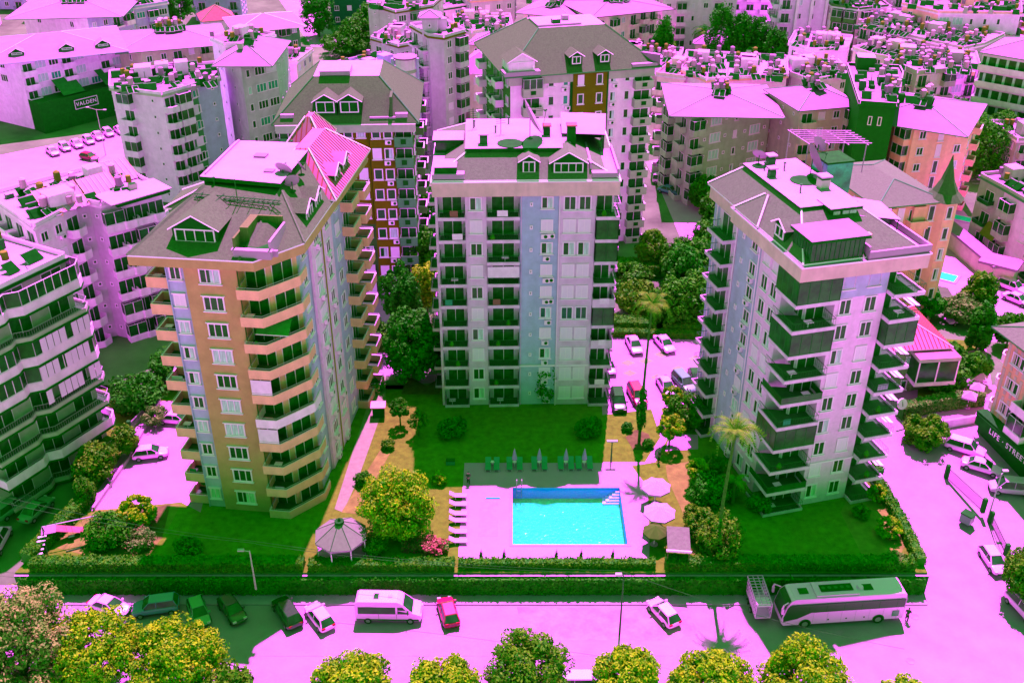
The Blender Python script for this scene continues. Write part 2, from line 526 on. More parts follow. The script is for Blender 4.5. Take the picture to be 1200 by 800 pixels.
# roads and courts further back
sheet('road', [(757, 190), (800, 180), (812, 200), (840, 268), (800, 285), (775, 225)], 0.012, 'paving')
sheet('road', [(300, -40), (348, -40), (398, 55), (365, 55)], 0.02, 'paving')
sheet('parking_court', [(-40, 240), (-40, 190), (150, 152), (200, 190), (150, 235)], 0.012, 'paving')
sheet('road', [(1100, 320), (1120, 300), (1200, 350), (1200, 400), (1150, 400)], 0.012, 'paving')
sheet('terrace_paving', [(1085, 235), (1110, 225), (1175, 300), (1150, 345), (1100, 335)], 0.016, 'paving')
sheet('road', [(495, 175), (560, 155), (560, 190), (500, 215)], 0.012, 'paving')
sheet('road', [(425, 350), (470, 350), (500, 440), (435, 440)], 0.012, 'paving')
sheet('road', [(1080, 395), (1150, 400), (1150, 470), (1075, 465)], 0.016, 'lawn')
sheet('cafe_terrace', [(1125, 415), (1155, 405), (1165, 470), (1120, 470)], 0.03, 'paving')

# ------------------------------------------------------------------ building kit
CACHE = {}
def cached(key, fn):
    if key not in CACHE:
        CACHE[key] = fn()
    return CACHE[key]

# all feature meshes: origin on the wall plane, x along the wall, -y outward, z up
def m_frame(w, h, n, shut=False):
    def f():
        b = MB(); t = 0.13; d = 0.10
        b.box(-w / 2, -d, 0, -w / 2 + t, 0.0, h, 'frame'); b.box(w / 2 - t, -d, 0, w / 2, 0.0, h, 'frame')
        b.box(-w / 2 + t, -d, h - t, w / 2 - t, 0, h, 'frame'); b.box(-w / 2 + t, -d, 0, w / 2 - t, 0, t, 'frame')
        for i in range(1, n):
            x = -w / 2 + w * i / n
            b.box(x - 0.04, -0.08, t, x + 0.04, 0, h - t, 'frame')
        return b.mesh('window_frame')
    return cached(('fr', w, h, n, shut), f)
def m_pane(w, h, m):
    def f():
        b = MB()
        if m == 'shutter':
            k = max(6, int(h / 0.16))
            for i in range(k):
                z = 0.09 + (h - 0.18) * i / k
                dz = (h - 0.18) / k
                b.face([(-w / 2 + 0.09, -0.075, z), (w / 2 - 0.09, -0.075, z), (w / 2 - 0.09, -0.055, z + dz), (-w / 2 + 0.09, -0.055, z + dz)], m)
        else:
            b.face([(-w / 2 + 0.09, -0.03, 0.09), (w / 2 - 0.09, -0.03, 0.09), (w / 2 - 0.09, -0.03, h - 0.09), (-w / 2 + 0.09, -0.03, h - 0.09)], m)
        return b.mesh('pane')
    return cached(('pa', w, h, m), f)
def m_half(w, h, m):
    def f():
        b = MB()
        b.face([(-w / 2 + 0.09, -0.03, 0.09), (w / 2 - 0.09, -0.03, 0.09), (w / 2 - 0.09, -0.03, h - 0.09), (-w / 2 + 0.09, -0.03, h - 0.09)], 'glass')
        b.face([(0.0, -0.036, 0.09), (w / 2 - 0.09, -0.036, 0.09), (w / 2 - 0.09, -0.036, h - 0.09), (0.0, -0.036, h - 0.09)], m)
        return b.mesh('pane')
    return cached(('ph', w, h, m), f)
def m_sill(w):
    def f():
        b = MB(); b.box(-w / 2 - 0.12, -0.22, -0.1, w / 2 + 0.12, 0, -0.002, 'frame'); return b.mesh('sill')
    return cached(('si', w), f)
def m_ac():
    def f():
        b = MB(); b.box(-0.42, -0.36, 0, 0.42, -0.03, 0.58, 'ac_white')
        pts = [(0.1 + 0.22 * math.cos(a * math.pi / 5), -0.365, 0.29 + 0.22 * math.sin(a * math.pi / 5)) for a in range(10)]
        b.face(pts, 'dark'); b.box(-0.4, -0.3, -0.05, 0.4, 0, -0.003, 'metal_dark')
        return b.mesh('air_conditioner')
    return cached('ac', f)
def m_simple_window(w, h, m, n):      # far windows: frame and pane in one mesh
    def f():
        b = MB(); t = 0.1
        b.box(-w / 2, -0.08, 0, -w / 2 + t, 0, h, 'frame'); b.box(w / 2 - t, -0.08, 0, w / 2, 0, h, 'frame')
        b.box(-w / 2 + t, -0.08, h - t, w / 2 - t, 0, h, 'frame'); b.box(-w / 2 - 0.05, -0.14, -0.05, w / 2 + 0.05, 0, t, 'frame')
        b.face([(-w / 2 + t, -0.03, t), (w / 2 - t, -0.03, t), (w / 2 - t, -0.03, h - t), (-w / 2 + t, -0.03, h - t)], m)
        for i in range(1, n):
            x = -w / 2 + w * i / n
            b.box(x - 0.05, -0.07, t, x + 0.05, 0, h - t, 'frame')
        return b.mesh('window')
    return cached(('sw', w, h, m, n), f)
def m_door(w, h):
    def f():
        b = MB()
        b.face([(-w / 2, -0.03, 0.02), (w / 2, -0.03, 0.02), (w / 2, -0.03, h), (-w / 2, -0.03, h)], 'door_dark')
        n = max(2, int(w / 1.0))
        for i in range(n + 1):
            x = -w / 2 + w * i / n
            b.box(x - 0.035, -0.06, 0, x + 0.035, -0.0, h, 'frame')
        b.box(-w / 2, -0.06, h, w / 2, 0, h + 0.07, 'frame')
        return b.mesh('balcony_door')
    return cached(('do', w, h), f)

def offset_path(path, d):
    out = []
    n = len(path)
    for i in range(n):
        a = Vector(path[max(0, i - 1)]); p = Vector(path[i]); c = Vector(path[min(n - 1, i + 1)])
        d1 = (p - a).normalized() if i > 0 else (c - p).normalized()
        d2 = (c - p).normalized() if i < n - 1 else d1
        n1 = Vector((-d1.y, d1.x)); n2 = Vector((-d2.y, d2.x))
        m = (n1 + n2)
        m = m.normalized() if m.length > 1e-6 else n1
        k = max(0.35, m.dot(n1))
        out.append(tuple(p + m * (d / k)))
    return out

def m_balcony(path, style, wm, ph=0.95):
    """path: open outline from wall to wall, outside edge, as (x, y) with -y outward"""
    def f():
        b = MB()
        inner = offset_path(path, 0.13)
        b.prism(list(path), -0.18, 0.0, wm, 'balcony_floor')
        if style in ('solid', 'glazed', 'low'):
            hh = {'solid': ph, 'glazed': 0.85, 'low': 0.3}[style]
            for i in range(len(path) - 1):
                q = [path[i], path[i + 1], inner[i + 1], inner[i]]
                b.prism(q, 0.001, hh, wm, 'frame' if style == 'solid' else wm)
        if style == 'dark':
            for i in range(len(path) - 1):
                q = [path[i], path[i + 1], inner[i + 1], inner[i]]
                b.prism(q, 0.001, 0.22, wm)
        return b.mesh('balcony')
    return cached(('ba', tuple(path), style, wm, ph), f)
def m_rail(path, style, hgt=1.0, m='metal_dark', z0=0.0, sp=0.28):
    def f():
        b = MB()
        pin = offset_path(path, 0.06)
        for i in range(len(pin) - 1):
            a = Vector(pin[i] + (0,)); c = Vector(pin[i + 1] + (0,))
            L = (c - a).length
            b.tube(a + Vector((0, 0, hgt)), c + Vector((0, 0, hgt)), 0.035, m, 4)
            if style == 'bars':
                b.tube(a + Vector((0, 0, z0 + 0.08)), c + Vector((0, 0, z0 + 0.08)), 0.025, m, 4)
                k = max(1, int(L / sp))
                for j in range(k + 1):
                    p = a.lerp(c, j / k)
                    b.tube(p + Vector((0, 0, z0)), p + Vector((0, 0, hgt)), 0.016, m, 3)
            elif style == 'panel':
                b.face([(a.x, a.y, z0 + 0.04), (c.x, c.y, z0 + 0.04), (c.x, c.y, hgt - 0.05), (a.x, a.y, hgt - 0.05)], 'glass')
            elif style == 'glazing':
                k = max(1, int(L / 0.95))
                for j in range(k + 1):
                    p = a.lerp(c, j / k)
                    b.tube(p + Vector((0, 0, z0)), p + Vector((0, 0, hgt)), 0.045, m, 4)
                b.tube(a + Vector((0, 0, z0 + 0.03)), c + Vector((0, 0, z0 + 0.03)), 0.04, m, 4)
                b.face([(a.x, a.y, z0), (c.x, c.y, z0), (c.x, c.y, hgt), (a.x, a.y, hgt)], 'glass')
        return b.mesh('railing')
    return cached(('ra', tuple(path), style, hgt, m, z0, sp), f)

class Bld:
    def __init__(s, name, label, cat, loc, rz, r=None):
        s.t = root(name, label, cat, loc, rz)
        s.rnd = random.Random(sum(map(ord, label)) if r is None else r)
    def place(s, name, me, p, q, dist, z, parent=None, off=0.0):
        d = Vector((q[0] - p[0], q[1] - p[1])); L = d.length; d /= L
        x = p[0] + d.x * dist + d.y * off
        y = p[1] + d.y * dist - d.x * off
        return put(name, me, s.t, (x, y, z), math.atan2(d.y, d.x))
    def window(s, p, q, dist, z, w=1.5, h=1.4, n=2, st=None, near=True, ac=False, sill=True, pane=None):
        r = s.rnd.random()
        if st is None:
            st = 'glass' if r < 0.6 else ('half' if r < 0.72 else ('curtain' if r < 0.82 else 'shutter'))
        if not near:
            if st == 'half': st = 'glass'
            if st == 'glass' and r < 0.12: st = 'glass_teal'
            return s.place('window', m_simple_window(w, h, st, n), p, q, dist, z)
        o = s.place('window', m_frame(w, h, n), p, q, dist, z)
        put('pane', m_half(w, h, 'curtain') if st == 'half' else m_pane(w, h, st), o)
        if sill: put('sill', m_sill(w), o)
        if ac:
            s.place('air_conditioner', m_ac(), p, q, dist + s.rnd.choice((-0.25, 0.3, 0)), z - 0.8)
        return o
    def balcony(s, p, q, dist, z, path, style='solid', wm='w_white', rail=None, door=True, off=0.0, dw=2.2, ph=0.95, rm='metal_dark'):
        o = s.place('balcony', m_balcony(tuple(path), style, wm, ph), p, q, dist, z)
        if rail:
            kw = dict(bars=('bars', 1.02, rm, {'low': 0.3}.get(style, 0.0)), panel=('panel', 1.0, rm, 0.0),
                      top=('top', ph + 0.22, 'metal_light', 0), glazing=('glazing', 2.6, 'frame', 0.86), fullglass=('glazing', 2.6, 'metal_dark', 0.05),
                      low=('bars', 1.05, rm, 0.3))[rail]
            put('railing', m_rail(tuple(path), kw[0], kw[1], kw[2], kw[3]), o)
        if door:
            s.place('balcony_door', m_door(dw, 2.2), p, q, dist, z, off=-off)
        return o
    def body(s, poly, z0, z1, m, edge_mats=None, top='r_white', name='wall'):
        b = MB(); b.prism(poly, z0, z1, m, top, edge_mats, bottom=False)
        return put(name, b.mesh(), s.t)
    def band(s, poly, z0, z1, o, m, top=None, name='cornice'):
        n = len(poly)
        cl = list(poly) + [poly[0], poly[1]]
        out = []
        for i in range(n):
            a = Vector(poly[i - 1]); p = Vector(poly[i]); c = Vector(poly[(i + 1) % n])
            d1 = (p - a).normalized(); d2 = (c - p).normalized()
            n1 = Vector((d1.y, -d1.x)); n2 = Vector((d2.y, -d2.x))
            mm = (n1 + n2).normalized(); k = max(0.4, mm.dot(n1))
            out.append(tuple(p + mm * o / k))
        b = MB(); b.prism(out, z0, z1, m, top)
        put(name, b.mesh(), s.t)
        return out

def rect(w, d, x0=0, y0=0): return [(x0, y0), (x0 + w, y0), (x0 + w, y0 + d), (x0, y0 + d)]

def hip_mesh(r0, z0, r1, z1, m, mt=None, th=0.18, fascia='frame', ribs=None):
    """roof from eave rectangle r0 = (x0,y0,x1,y1) to top rectangle r1"""
    b = MB()
    A = [(r0[0], r0[1]), (r0[2], r0[1]), (r0[2], r0[3]), (r0[0], r0[3])]
    B = [(r1[0], r1[1]), (r1[2], r1[1]), (r1[2], r1[3]), (r1[0], r1[3])]
    b.prism(A, z0 - th, z0, fascia, m)
    for i in range(4):
        j = (i + 1) % 4
        b.face([A[i] + (z0 + 0.002,), A[j] + (z0 + 0.002,), B[j] + (z1,), B[i] + (z1,)], m)
    for i in range(4):       # ridge caps
        b.tube(A[i] + (z0 + 0.03,), B[i] + (z1 + 0.03,), 0.09, fascia if fascia != 'w_dark' else m, 4)
    b.face([p + (z1,) for p in B], mt or m)
    if ribs:
        for i in range(4):
            j = (i + 1) % 4
            a0 = Vector(A[i] + (z0,)); a1 = Vector(A[j] + (z0,)); b0 = Vector(B[i] + (z1,)); b1 = Vector(B[j] + (z1,))
            L = (a1 - a0).length; d = (a1 - a0).normalized()
            k = int(L / ribs)
            s0 = (b0 - a0).dot(d); s1 = (b1 - a0).dot(d)
            up = (b0 - a0) - d * s0
            for n in range(1, k):
                s = L * n / k
                t = 1.0
                if s < s0: t = s / max(s0, 1e-6)
                elif s > s1: t = (L - s) / max(L - s1, 1e-6)
                b.tube(a0 + d * s + Vector((0, 0, 0.03)), a0 + d * s + up * t + Vector((0, 0, 0.03)), 0.06, 'rib_red', 3)
    return b.mesh('roof')

def dormer(bl, x, y, z, w, d, h, rz=0, roofm='r_brown', wallm='w_dark', n=2, arch=False):
    b = MB()
    b.box(-w / 2, 0, 0, w / 2, d, h, wallm)
    b.face([(-w / 2, 0, h), (w / 2, 0, h), (0, 0, h + w * 0.28)], wallm)
    o = put('dormer', b.mesh(), bl.t, (x, y, z), rz)
    b = MB(); e = 0.3; hh = h + w * 0.28
    for sx in (-1, 1):
        pts = [(sx * (w / 2 + e), -e, h - 0.1), (0, -e, hh + 0.12), (0, d, hh + 0.12), (sx * (w / 2 + e), d, h - 0.1)]
        if sx > 0: pts.reverse()
        b.face(pts, roofm)
        b.tube((sx * (w / 2 + e), -e, h - 0.1), (0, -e, hh + 0.12), 0.06, 'frame', 4)
    put('dormer_roof', b.mesh(), o)
    ww = w - 0.5
    f = put('dormer_window', m_frame(round(ww, 2), round(h - 0.35, 2), n), o, (0, -0.01, 0.3))
    return o

# ------------------------------------------------------------------ roof equipment
def dish_mesh(r, m='r_white'):
    b = MB(); prev = None
    for k in range(5):
        rr = r * k / 4; z = 0.22 * r * (k / 4) ** 2
        ring = [(rr * math.cos(a * math.pi / 7), rr * math.sin(a * math.pi / 7), z) for a in range(14)]
        if prev: b.loft(prev, ring, m)
        prev = ring
    for a in (0, 2.1, 4.2):
        b.tube((r * 0.9 * math.cos(a), r * 0.9 * math.sin(a), 0.2 * r), (0, 0, 0.9 * r), 0.03, 'metal_dark', 4)
    b.tube((0, 0, 0.8 * r), (0, 0, 0.95 * r), 0.08, 'metal_dark', 5)
    return b.mesh('dish')
def sat_dish(loc, r, az, el, label, m='r_white', group=None):
    t = root('satellite_dish', label, 'satellite dish', loc, 0, group)
    b = MB(); b.tube((0, 0, 0), (0, 0, r * 0.9 + 0.3), 0.06, 'metal_dark', 6); b.cyl((0, 0, 0), 0.35, 0.08, 'metal_dark', 8)
    put('stand', b.mesh(), t)
    put('dish', cached(('dish', r, m), lambda: dish_mesh(r, m)), t, (0, 0, r * 0.9 + 0.3), rot=(R(90 - el), 0, R(az)))
    return t
def heater_parts(m):
    b = MB()      # stand
    for x in (-0.55, 0.55):
        for y in (-0.45, 0.45):
            b.tube((x, y, 0), (x, y, 1.1), 0.04, 'metal_dark', 4)
    b.box(-0.6, -0.5, 1.05, 0.6, 0.5, 1.12, 'metal_dark')
    st = b.mesh('stand')
    b = MB(); b.cyl((0, 0, 1.121), 0.52, 1.35, m, 12); b.cyl((0, 0, 2.47), 0.52, 0.22, m, 12, r2=0.2); tk = b.mesh('tank', False)
    b = MB()
    for x in (-1.05, 0.05):
        b.face([(x, -2.3, 0.15), (x + 1.0, -2.3, 0.15), (x + 1.0, -0.75, 1.05), (x, -0.75, 1.05)], 'panel')
        b.tube((x, -2.3, 0.13), (x + 1.0, -2.3, 0.13), 0.05, 'metal_light', 4); b.tube((x, -0.75, 1.03), (x + 1.0, -0.75, 1.03), 0.05, 'metal_light', 4)
        b.tube((x, -2.3, 0.13), (x, -0.75, 1.03), 0.05, 'metal_light', 4); b.tube((x + 1, -2.3, 0.13), (x + 1, -0.75, 1.03), 0.05, 'metal_light', 4)
        b.tube((x + 0.5, -0.8, 0), (x + 0.5, -0.8, 1.0), 0.03, 'metal_dark', 4)
    return st, tk, b.mesh('collector')
HEAT = {m: heater_parts(m) for m in ('tank_white', 'tank_orange', 'r_pink')}
NHEAT = [0]
def heater(loc, rz, where, m=None, s=1.0, spot=''):
    if NHEAT[0] >= 298: return None
    m = m or rnd.choice(('tank_white', 'tank_white', 'tank_orange', 'r_pink'))
    nm = {'tank_white': 'white', 'tank_orange': 'orange', 'r_pink': 'pale pink'}[m]
    t = root('solar_water_heater', f'{nm} tank heater, {spot} of {where}', 'solar heater', loc, rz, 'solar water heaters on ' + where)
    t.scale = (s,) * 3
    st, tk, cl = HEAT[m]
    put('stand', st, t); put('tank', tk, t); put('collector', cl, t)
    NHEAT[0] += 1
    return t
def chimney(bl, x, y, z, h=1.2, s=0.6, m='w_white', cap='r_red'):
    b = MB(); b.box(x - s / 2, y - s / 2, z - 0.5, x + s / 2, y + s / 2, z + h, m); b.box(x - s / 2 - 0.12, y - s / 2 - 0.12, z + h + 0.25, x + s / 2 + 0.12, y + s / 2 + 0.12, z + h + 0.4, cap)
    b.box(x - s / 2 + 0.05, y - s / 2 + 0.05, z + h, x + s / 2 - 0.05, y + s / 2 - 0.05, z + h + 0.25, 'dark')
    put('chimney', b.mesh(), bl.t)
def vent(bl, x, y, z):
    b = MB(); b.cyl((x, y, z), 0.09, 0.7, 'metal_dark', 6); b.cyl((x, y, z + 0.7), 0.17, 0.12, 'metal_dark', 6)
    put('vent_pipe', b.mesh(), bl.t)
def pipe(bl, x, y, z0, z1, m='frame', r=0.07):
    b = MB(); b.cyl((x, y, z0), r, z1 - z0, m, 6); put('downpipe', b.mesh(), bl.t)

def balcony_item(T, x, y, z, i):
    g = T.rnd; k = g.random(); b = MB()
    if k < .4:
        w = g.uniform(.5, 1.3); m = g.choice(('cloth_white', 'teal_fabric', 'cloth_white', 'r_red', 'canvas_stripe'))
        b.face([(x, y, z + .35), (x + w, y, z + .35), (x + w, y + .03, z + 1.08), (x, y + .03, z + 1.08)], m); nm = 'hung_laundry'
    elif k < .75:
        b.box(x, y + .35, z + .6, x + .8, y + 1.0, z + .66, 'cloth_white'); b.box(x + .35, y + .6, z, x + .42, y + .7, z + .6, 'frame'); nm = 'balcony_table'
    else:
        b.cyl((x + .3, y + .4, z), .2, .4, 'tank_orange', 8, r2=.25); b.cyl((x + .3, y + .4, z + .4), .34, .5, 'leaf_green', 7, r2=.1); nm = 'potted_plant'
    put(nm, b.mesh(), T.t)

# ------------------------------------------------------------------ left tower (orange and lilac)
def left_tower():
    T = Bld('apartment_tower', 'tall orange and lilac apartment tower with brown and pink roofs, left of the gazebo', 'apartment tower', (-33.1, 87.7, 0), R(-6.5))
    fh = 2.95; H = 29.5
    poly = [(0, 0), (2.0, 0), (2.0, -0.35), (7.2, -0.35), (7.2, 1.3), (9.6, 1.3), (11.6, 4.2), (11.6, 8), (11.9, 8), (11.9, 15.6), (11.6, 15.6), (11.6, 27), (0, 27)]
    em = ['w_lilac', 'w_orange', 'w_orange', 'w_orange', 'w_salmon', 'w_salmon', 'w_lilac', 'w_pinkb', 'w_pinkb', 'w_pinkb', 'w_lilac', 'w_lilac', 'w_lilac']
    T.body(poly, 0, H + 0.9, 'w_lilac', em)
    for k in range(10):
        z = k * fh + 0.12
        T.window((0, 0), (2, 0), 1.0, z + 1.0, 1.2, 1.45, 2)
        T.window((2, -.35), (7.2, -.35), 2.55, z + 0.95, 2.1, 1.6, 3, st='curtain' if k in (3, 4, 6) else 'glass' if k % 3 else 'half')
        b = T.place('window_hood', m_sill(2.1), (2, -.35), (7.2, -.35), 2.55, z + 2.66)
        b = T.place('window_hood', m_sill(1.2), (0, 0), (2, 0), 1.0, z + 2.56)
        path = [(0.05, 1.3), (0.05, -1.2), (2.3, -1.2), (3.7, 0.5), (4.1, 1.0), (5.2, 2.4), (5.2, 4.6)]
        T.balcony((7.2, 0), (8, 0), 0, z, path, 'solid', 'w_salmon' if k not in (4,) else 'w_white', rail='top', door=False, ph=0.85)
        T.place('balcony_door', m_door(2.0, 2.2), (7.2, 1.3), (9.6, 1.3), 1.2, z)
        T.place('balcony_door', m_door(2.4, 2.2), (9.6, 1.3), (11.6, 4.2), 1.7, z)
        if k in (7,):     # sloping awning
            w = MB(); w.face([(-1.4, -1.5, 0), (1.9, -1.5, 0), (1.9, 0, 1.1), (-1.4, 0, 1.1)], 'awning'); w.tube((-1.4, -1.5, 0), (1.9, -1.5, 0), .05, 'frame', 4)
            put('awning', w.mesh(), T.t, (9.6, 1.2, z + 1.5))
        if k in (5, 3):     # curtain blinds closing the balcony front
            w = MB(); w.face([(0.1, -1.15, 0.9), (2.2, -1.15, 0.9), (2.2, -1.15, 2.6), (0.1, -1.15, 2.6)], 'cloth_white')
            put('balcony_blind', w.mesh(), T.t, (7.2, 0, z))
        if k % 3: balcony_item(T, 7.5 + T.rnd.random() * 1.2, -1.0, z, k)
        if k % 2: balcony_item(T, -2.0, 1.2 - T.rnd.random(), z, k)
        p, q = (11.6, 4.4), (11.6, 27)
        T.window(p, q, 1.7, z + 1.0, 1.3, 1.5, 2)
        T.window(p, q, 14.0, z + 1.0, 1.5, 1.5, 2)
        p2, q2 = (11.9, 8), (11.9, 15.6)
        T.window(p2, q2, 1.8, z + 1.0, 1.9, 1.5, 3, ac=True)
        T.window(p2, q2, 5.6, z + 1.0, 1.5, 1.5, 2, ac=k % 2 == 0)
        T.balcony(p, q, 17.6, z, [(-1.6, 0), (-1.6, -1.4), (1.6, -1.4), (1.6, 0)], 'solid', 'w_salmon', rail='top', dw=2.0)
        T.balcony(p, q, 21.1, z, [(-1.4, 0), (-1.4, -1.9), (1.4, -1.9), (1.4, 0)], 'solid', 'w_salmon', rail='top', dw=2.0)
        T.balcony((0, 27), (0, 0), 25.3, z, [(-1.4, 0), (-1.4, -2.3), (1.4, -2.3), (1.4, 0)], 'solid', 'w_salmon', rail='top', dw=2.0)
        T.window((0, 27), (0, 0), 20.5, z + 1, 1.4, 1.4)
        T.balcony((0, 27), (0, 0), 14, z, [(-1.9, 0), (-1.9, -1.4), (1.9, -1.4), (1.9, 0)], 'solid', 'w_salmon', rail='top', dw=2.4)
    pipe(T, 0.12, -0.1, 0, H, 'w_blue'); pipe(T, 7.35, -0.45, 0, H, 'dark', .05); pipe(T, 12.0, 11.7, 0, H, 'gold', .07)
    pipe(T, 11.7, 7.85, 0, H, 'w_beige'); pipe(T, 11.7, 15.75, 0, H, 'w_beige')
    # eaves
    b = MB()
    e = [(-2.8, -1.3), (8.0, -1.3), (9.4, -1.3), (12.9, 3.2), (13.1, 28.2), (-1.0, 28.2), (-1.0, 9), (-2.8, 9)]
    b.prism(e, 29.6, 30.5, 'w_orange', 'r_brown')
    put('eaves_soffit', b.mesh(), T.t)
    b = MB()
    b.prism(e, 30.502, 30.66, 'frame', 'r_brown')
    put('gutter', b.mesh(), T.t)
    # brown tiled slopes up to the flat white top
    b = MB(); m = 'r_brown'
    E = [Vector(p + (30.68,)) for p in e]
    tA, tB, tC, tD = Vector((1.6, 8.2, 34.0)), Vector((9.4, 8.2, 34.0)), Vector((9.4, 19.5, 34.0)), Vector((1.6, 19.5, 34.0))
    b.face([E[0], E[1], tB, tA], m); b.face([E[1], E[2], tB], m); b.face([E[2], E[3], tB], m); b.face([E[3], Vector((13.03, 19.5, 30.68)), tC, tB], m)
    b.face([E[7], E[0], tA], m); b.face([E[6], E[7], tA], m); b.face([E[5], E[6], tA, tD], m); b.face([Vector((13.03, 19.5, 30.68)), E[4], E[5], tD, tC], m)
    b.face([tA, tB, tC, tD], m)
    put('roof', b.mesh(), T.t)
    for p, q in ((E[0], tA), (E[7], tA), (E[1], tB), (E[3], tB)):
        b = MB(); b.tube(p, q, 0.16, 'r_mauve', 4); put('ridge_cap', b.mesh(), T.t)
    b = MB()
    b.prism([(1.0, 8.8), (9.6, 7.8), (9.6, 19.5), (1.0, 19.5)], 34.3, 34.75, 'dark', 'r_white'); b.box(1.2, 9.2, 33, 9.4, 19.3, 34.3, 'dark')
    b.box(1.3, 9.3, 34.75, 1.45, 19.3, 34.95, 'r_white'); b.box(4.6, 14.5, 34.75, 5.9, 15.5, 34.95, 'r_pink'); b.box(7, 10.5, 34.75, 8.0, 11.3, 34.9, 'r_pink')
    put('flat_roof', b.mesh(), T.t)
    put('side_roof', hip_mesh((-4.2, 10.5, 4, 15.5), 30.4, (0.5, 12.5, 3.5, 13.5), 32.6, 'r_brown'), T.t)
    put('sheet_roof', hip_mesh((5.8, 13.2, 13.4, 28.5), 31.0, (8.2, 17.5, 9.6, 24), 34.9, 'r_sheet', ribs=0.55), T.t)
    put('sheet_roof', hip_mesh((4.6, 25.0, 9.0, 30.5), 32.6, (6.5, 27, 7.1, 28.6), 35.2, 'r_sheet', ribs=0.5), T.t)
    dormer(T, 3.2, 0.9, 31.0, 4.4, 6.0, 1.7, 0, 'r_brown', 'dark', 4)
    dormer(T, 12.1, 8.0, 30.9, 2.6, 4.5, 1.5, R(90), 'r_brown', 'dark', 3)
    dormer(T, 12.1, 11.2, 30.9, 2.6, 4.5, 1.5, R(90), 'r_brown', 'dark', 3)
    dormer(T, 12.5, 17.4, 31.2, 2.6, 4.5, 1.5, R(90), 'r_sheet', 'dark', 2)
    dormer(T, 12.5, 20.8, 31.2, 2.6, 4.5, 1.5, R(90), 'r_sheet', 'dark', 2)
    b = MB()      # sunk roof terrace with timber walls and white kerb
    b.box(7.4, -0.9, 30.7, 11.0, -0.6, 31.5, 'r_white'); b.box(7.4, -0.6, 30.7, 7.6, 4.0, 32.6, 'wood'); b.box(10.8, -0.6, 30.7, 11.0, 4.0, 32.4, 'r_white')
    b.box(7.6, 3.9, 30.7, 10.8, 4.1, 33.0, 'wood'); b.box(7.6, -0.6, 30.8, 10.8, 3.9, 31.3, 'darker'); b.box(7.6, 1.0, 31.3, 8.4, 3.9, 33.0, 'wood'); b.box(7.3, -1.0, 31.5, 11.2, -0.5, 31.62, 'r_white')
    put('roof_terrace', b.mesh(), T.t)
    b = MB(); b.box(10.4, 25.2, 30.7, 12.9, 28, 31.4, 'r_white'); b.box(9.7, -0.2, 30.7, 11.4, 0.1, 31.3, 'r_white')
    put('terrace_parapet', b.mesh(), T.t)
    for x, y, z in ((2.5, 8.6, 34), (7, 20, 34)): vent(T, x, y, z)
    # lattice aerial lying across the roof
    t = root('roof_aerial', 'lattice aerial mast lying over the brown roof of the orange tower', 'aerial', T.t.matrix_basis @ Vector((0, 0, 0)) + Vector((6.3, 5.2, 33.5)), R(-12))
    b = MB()
    for y, z in ((0, 0), (0.35, 0), (0.17, 0.35)): b.tube((-4.5, y, z), (4.5, y, z), 0.05, 'metal_dark', 4)
    for i in range(18):
        x = -4.5 + i * 0.5
        b.tube((x, 0, 0), (x + 0.5, 0.35, 0), 0.03, 'metal_dark', 3); b.tube((x, 0.35, 0), (x + 0.5, 0.17, 0.35), 0.03, 'metal_dark', 3)
    put('boom', b.mesh(), t)
    b = MB()
    for i in range(8): b.tube((-4 + i * 1.1, -0.9 + 0.05 * i, 0.2), (-4 + i * 1.1, 1.2 - 0.05 * i, 0.2), 0.035, 'metal_dark', 4)
    put('cross_bar', b.mesh(), t)
    b = MB(); b.tube((0, 0.2, 0.1), (0, 0.2, 2.2), 0.05, 'metal_dark', 5); b.tube((0, 0.2, -1.2), (0, 0.2, 0.1), 0.05, 'metal_dark', 5); put('mast', b.mesh(), t)
    base = T.t.matrix_basis.copy()
    M = Matrix.Translation((-33.1, 87.7, 0)) @ Matrix.Rotation(R(-6.5), 4, 'Z')
    for x, y, z, r, az, el, lb in ((9.0, 10.6, 34.0, 0.9, 160, 35, 'round white dish beside the flat white roof of the orange tower'), (10.2, 9.4, 33.3, 0.8, 200, 25, 'second round white dish leaning on the brown roof of the orange tower'), (10.2, 12.6, 33.8, 0.7, 120, 30, 'small white dish nearest the pink sheet roof of the orange tower')):
        sat_dish(M @ Vector((x, y, z)), r, az, el, lb)
left_tower()

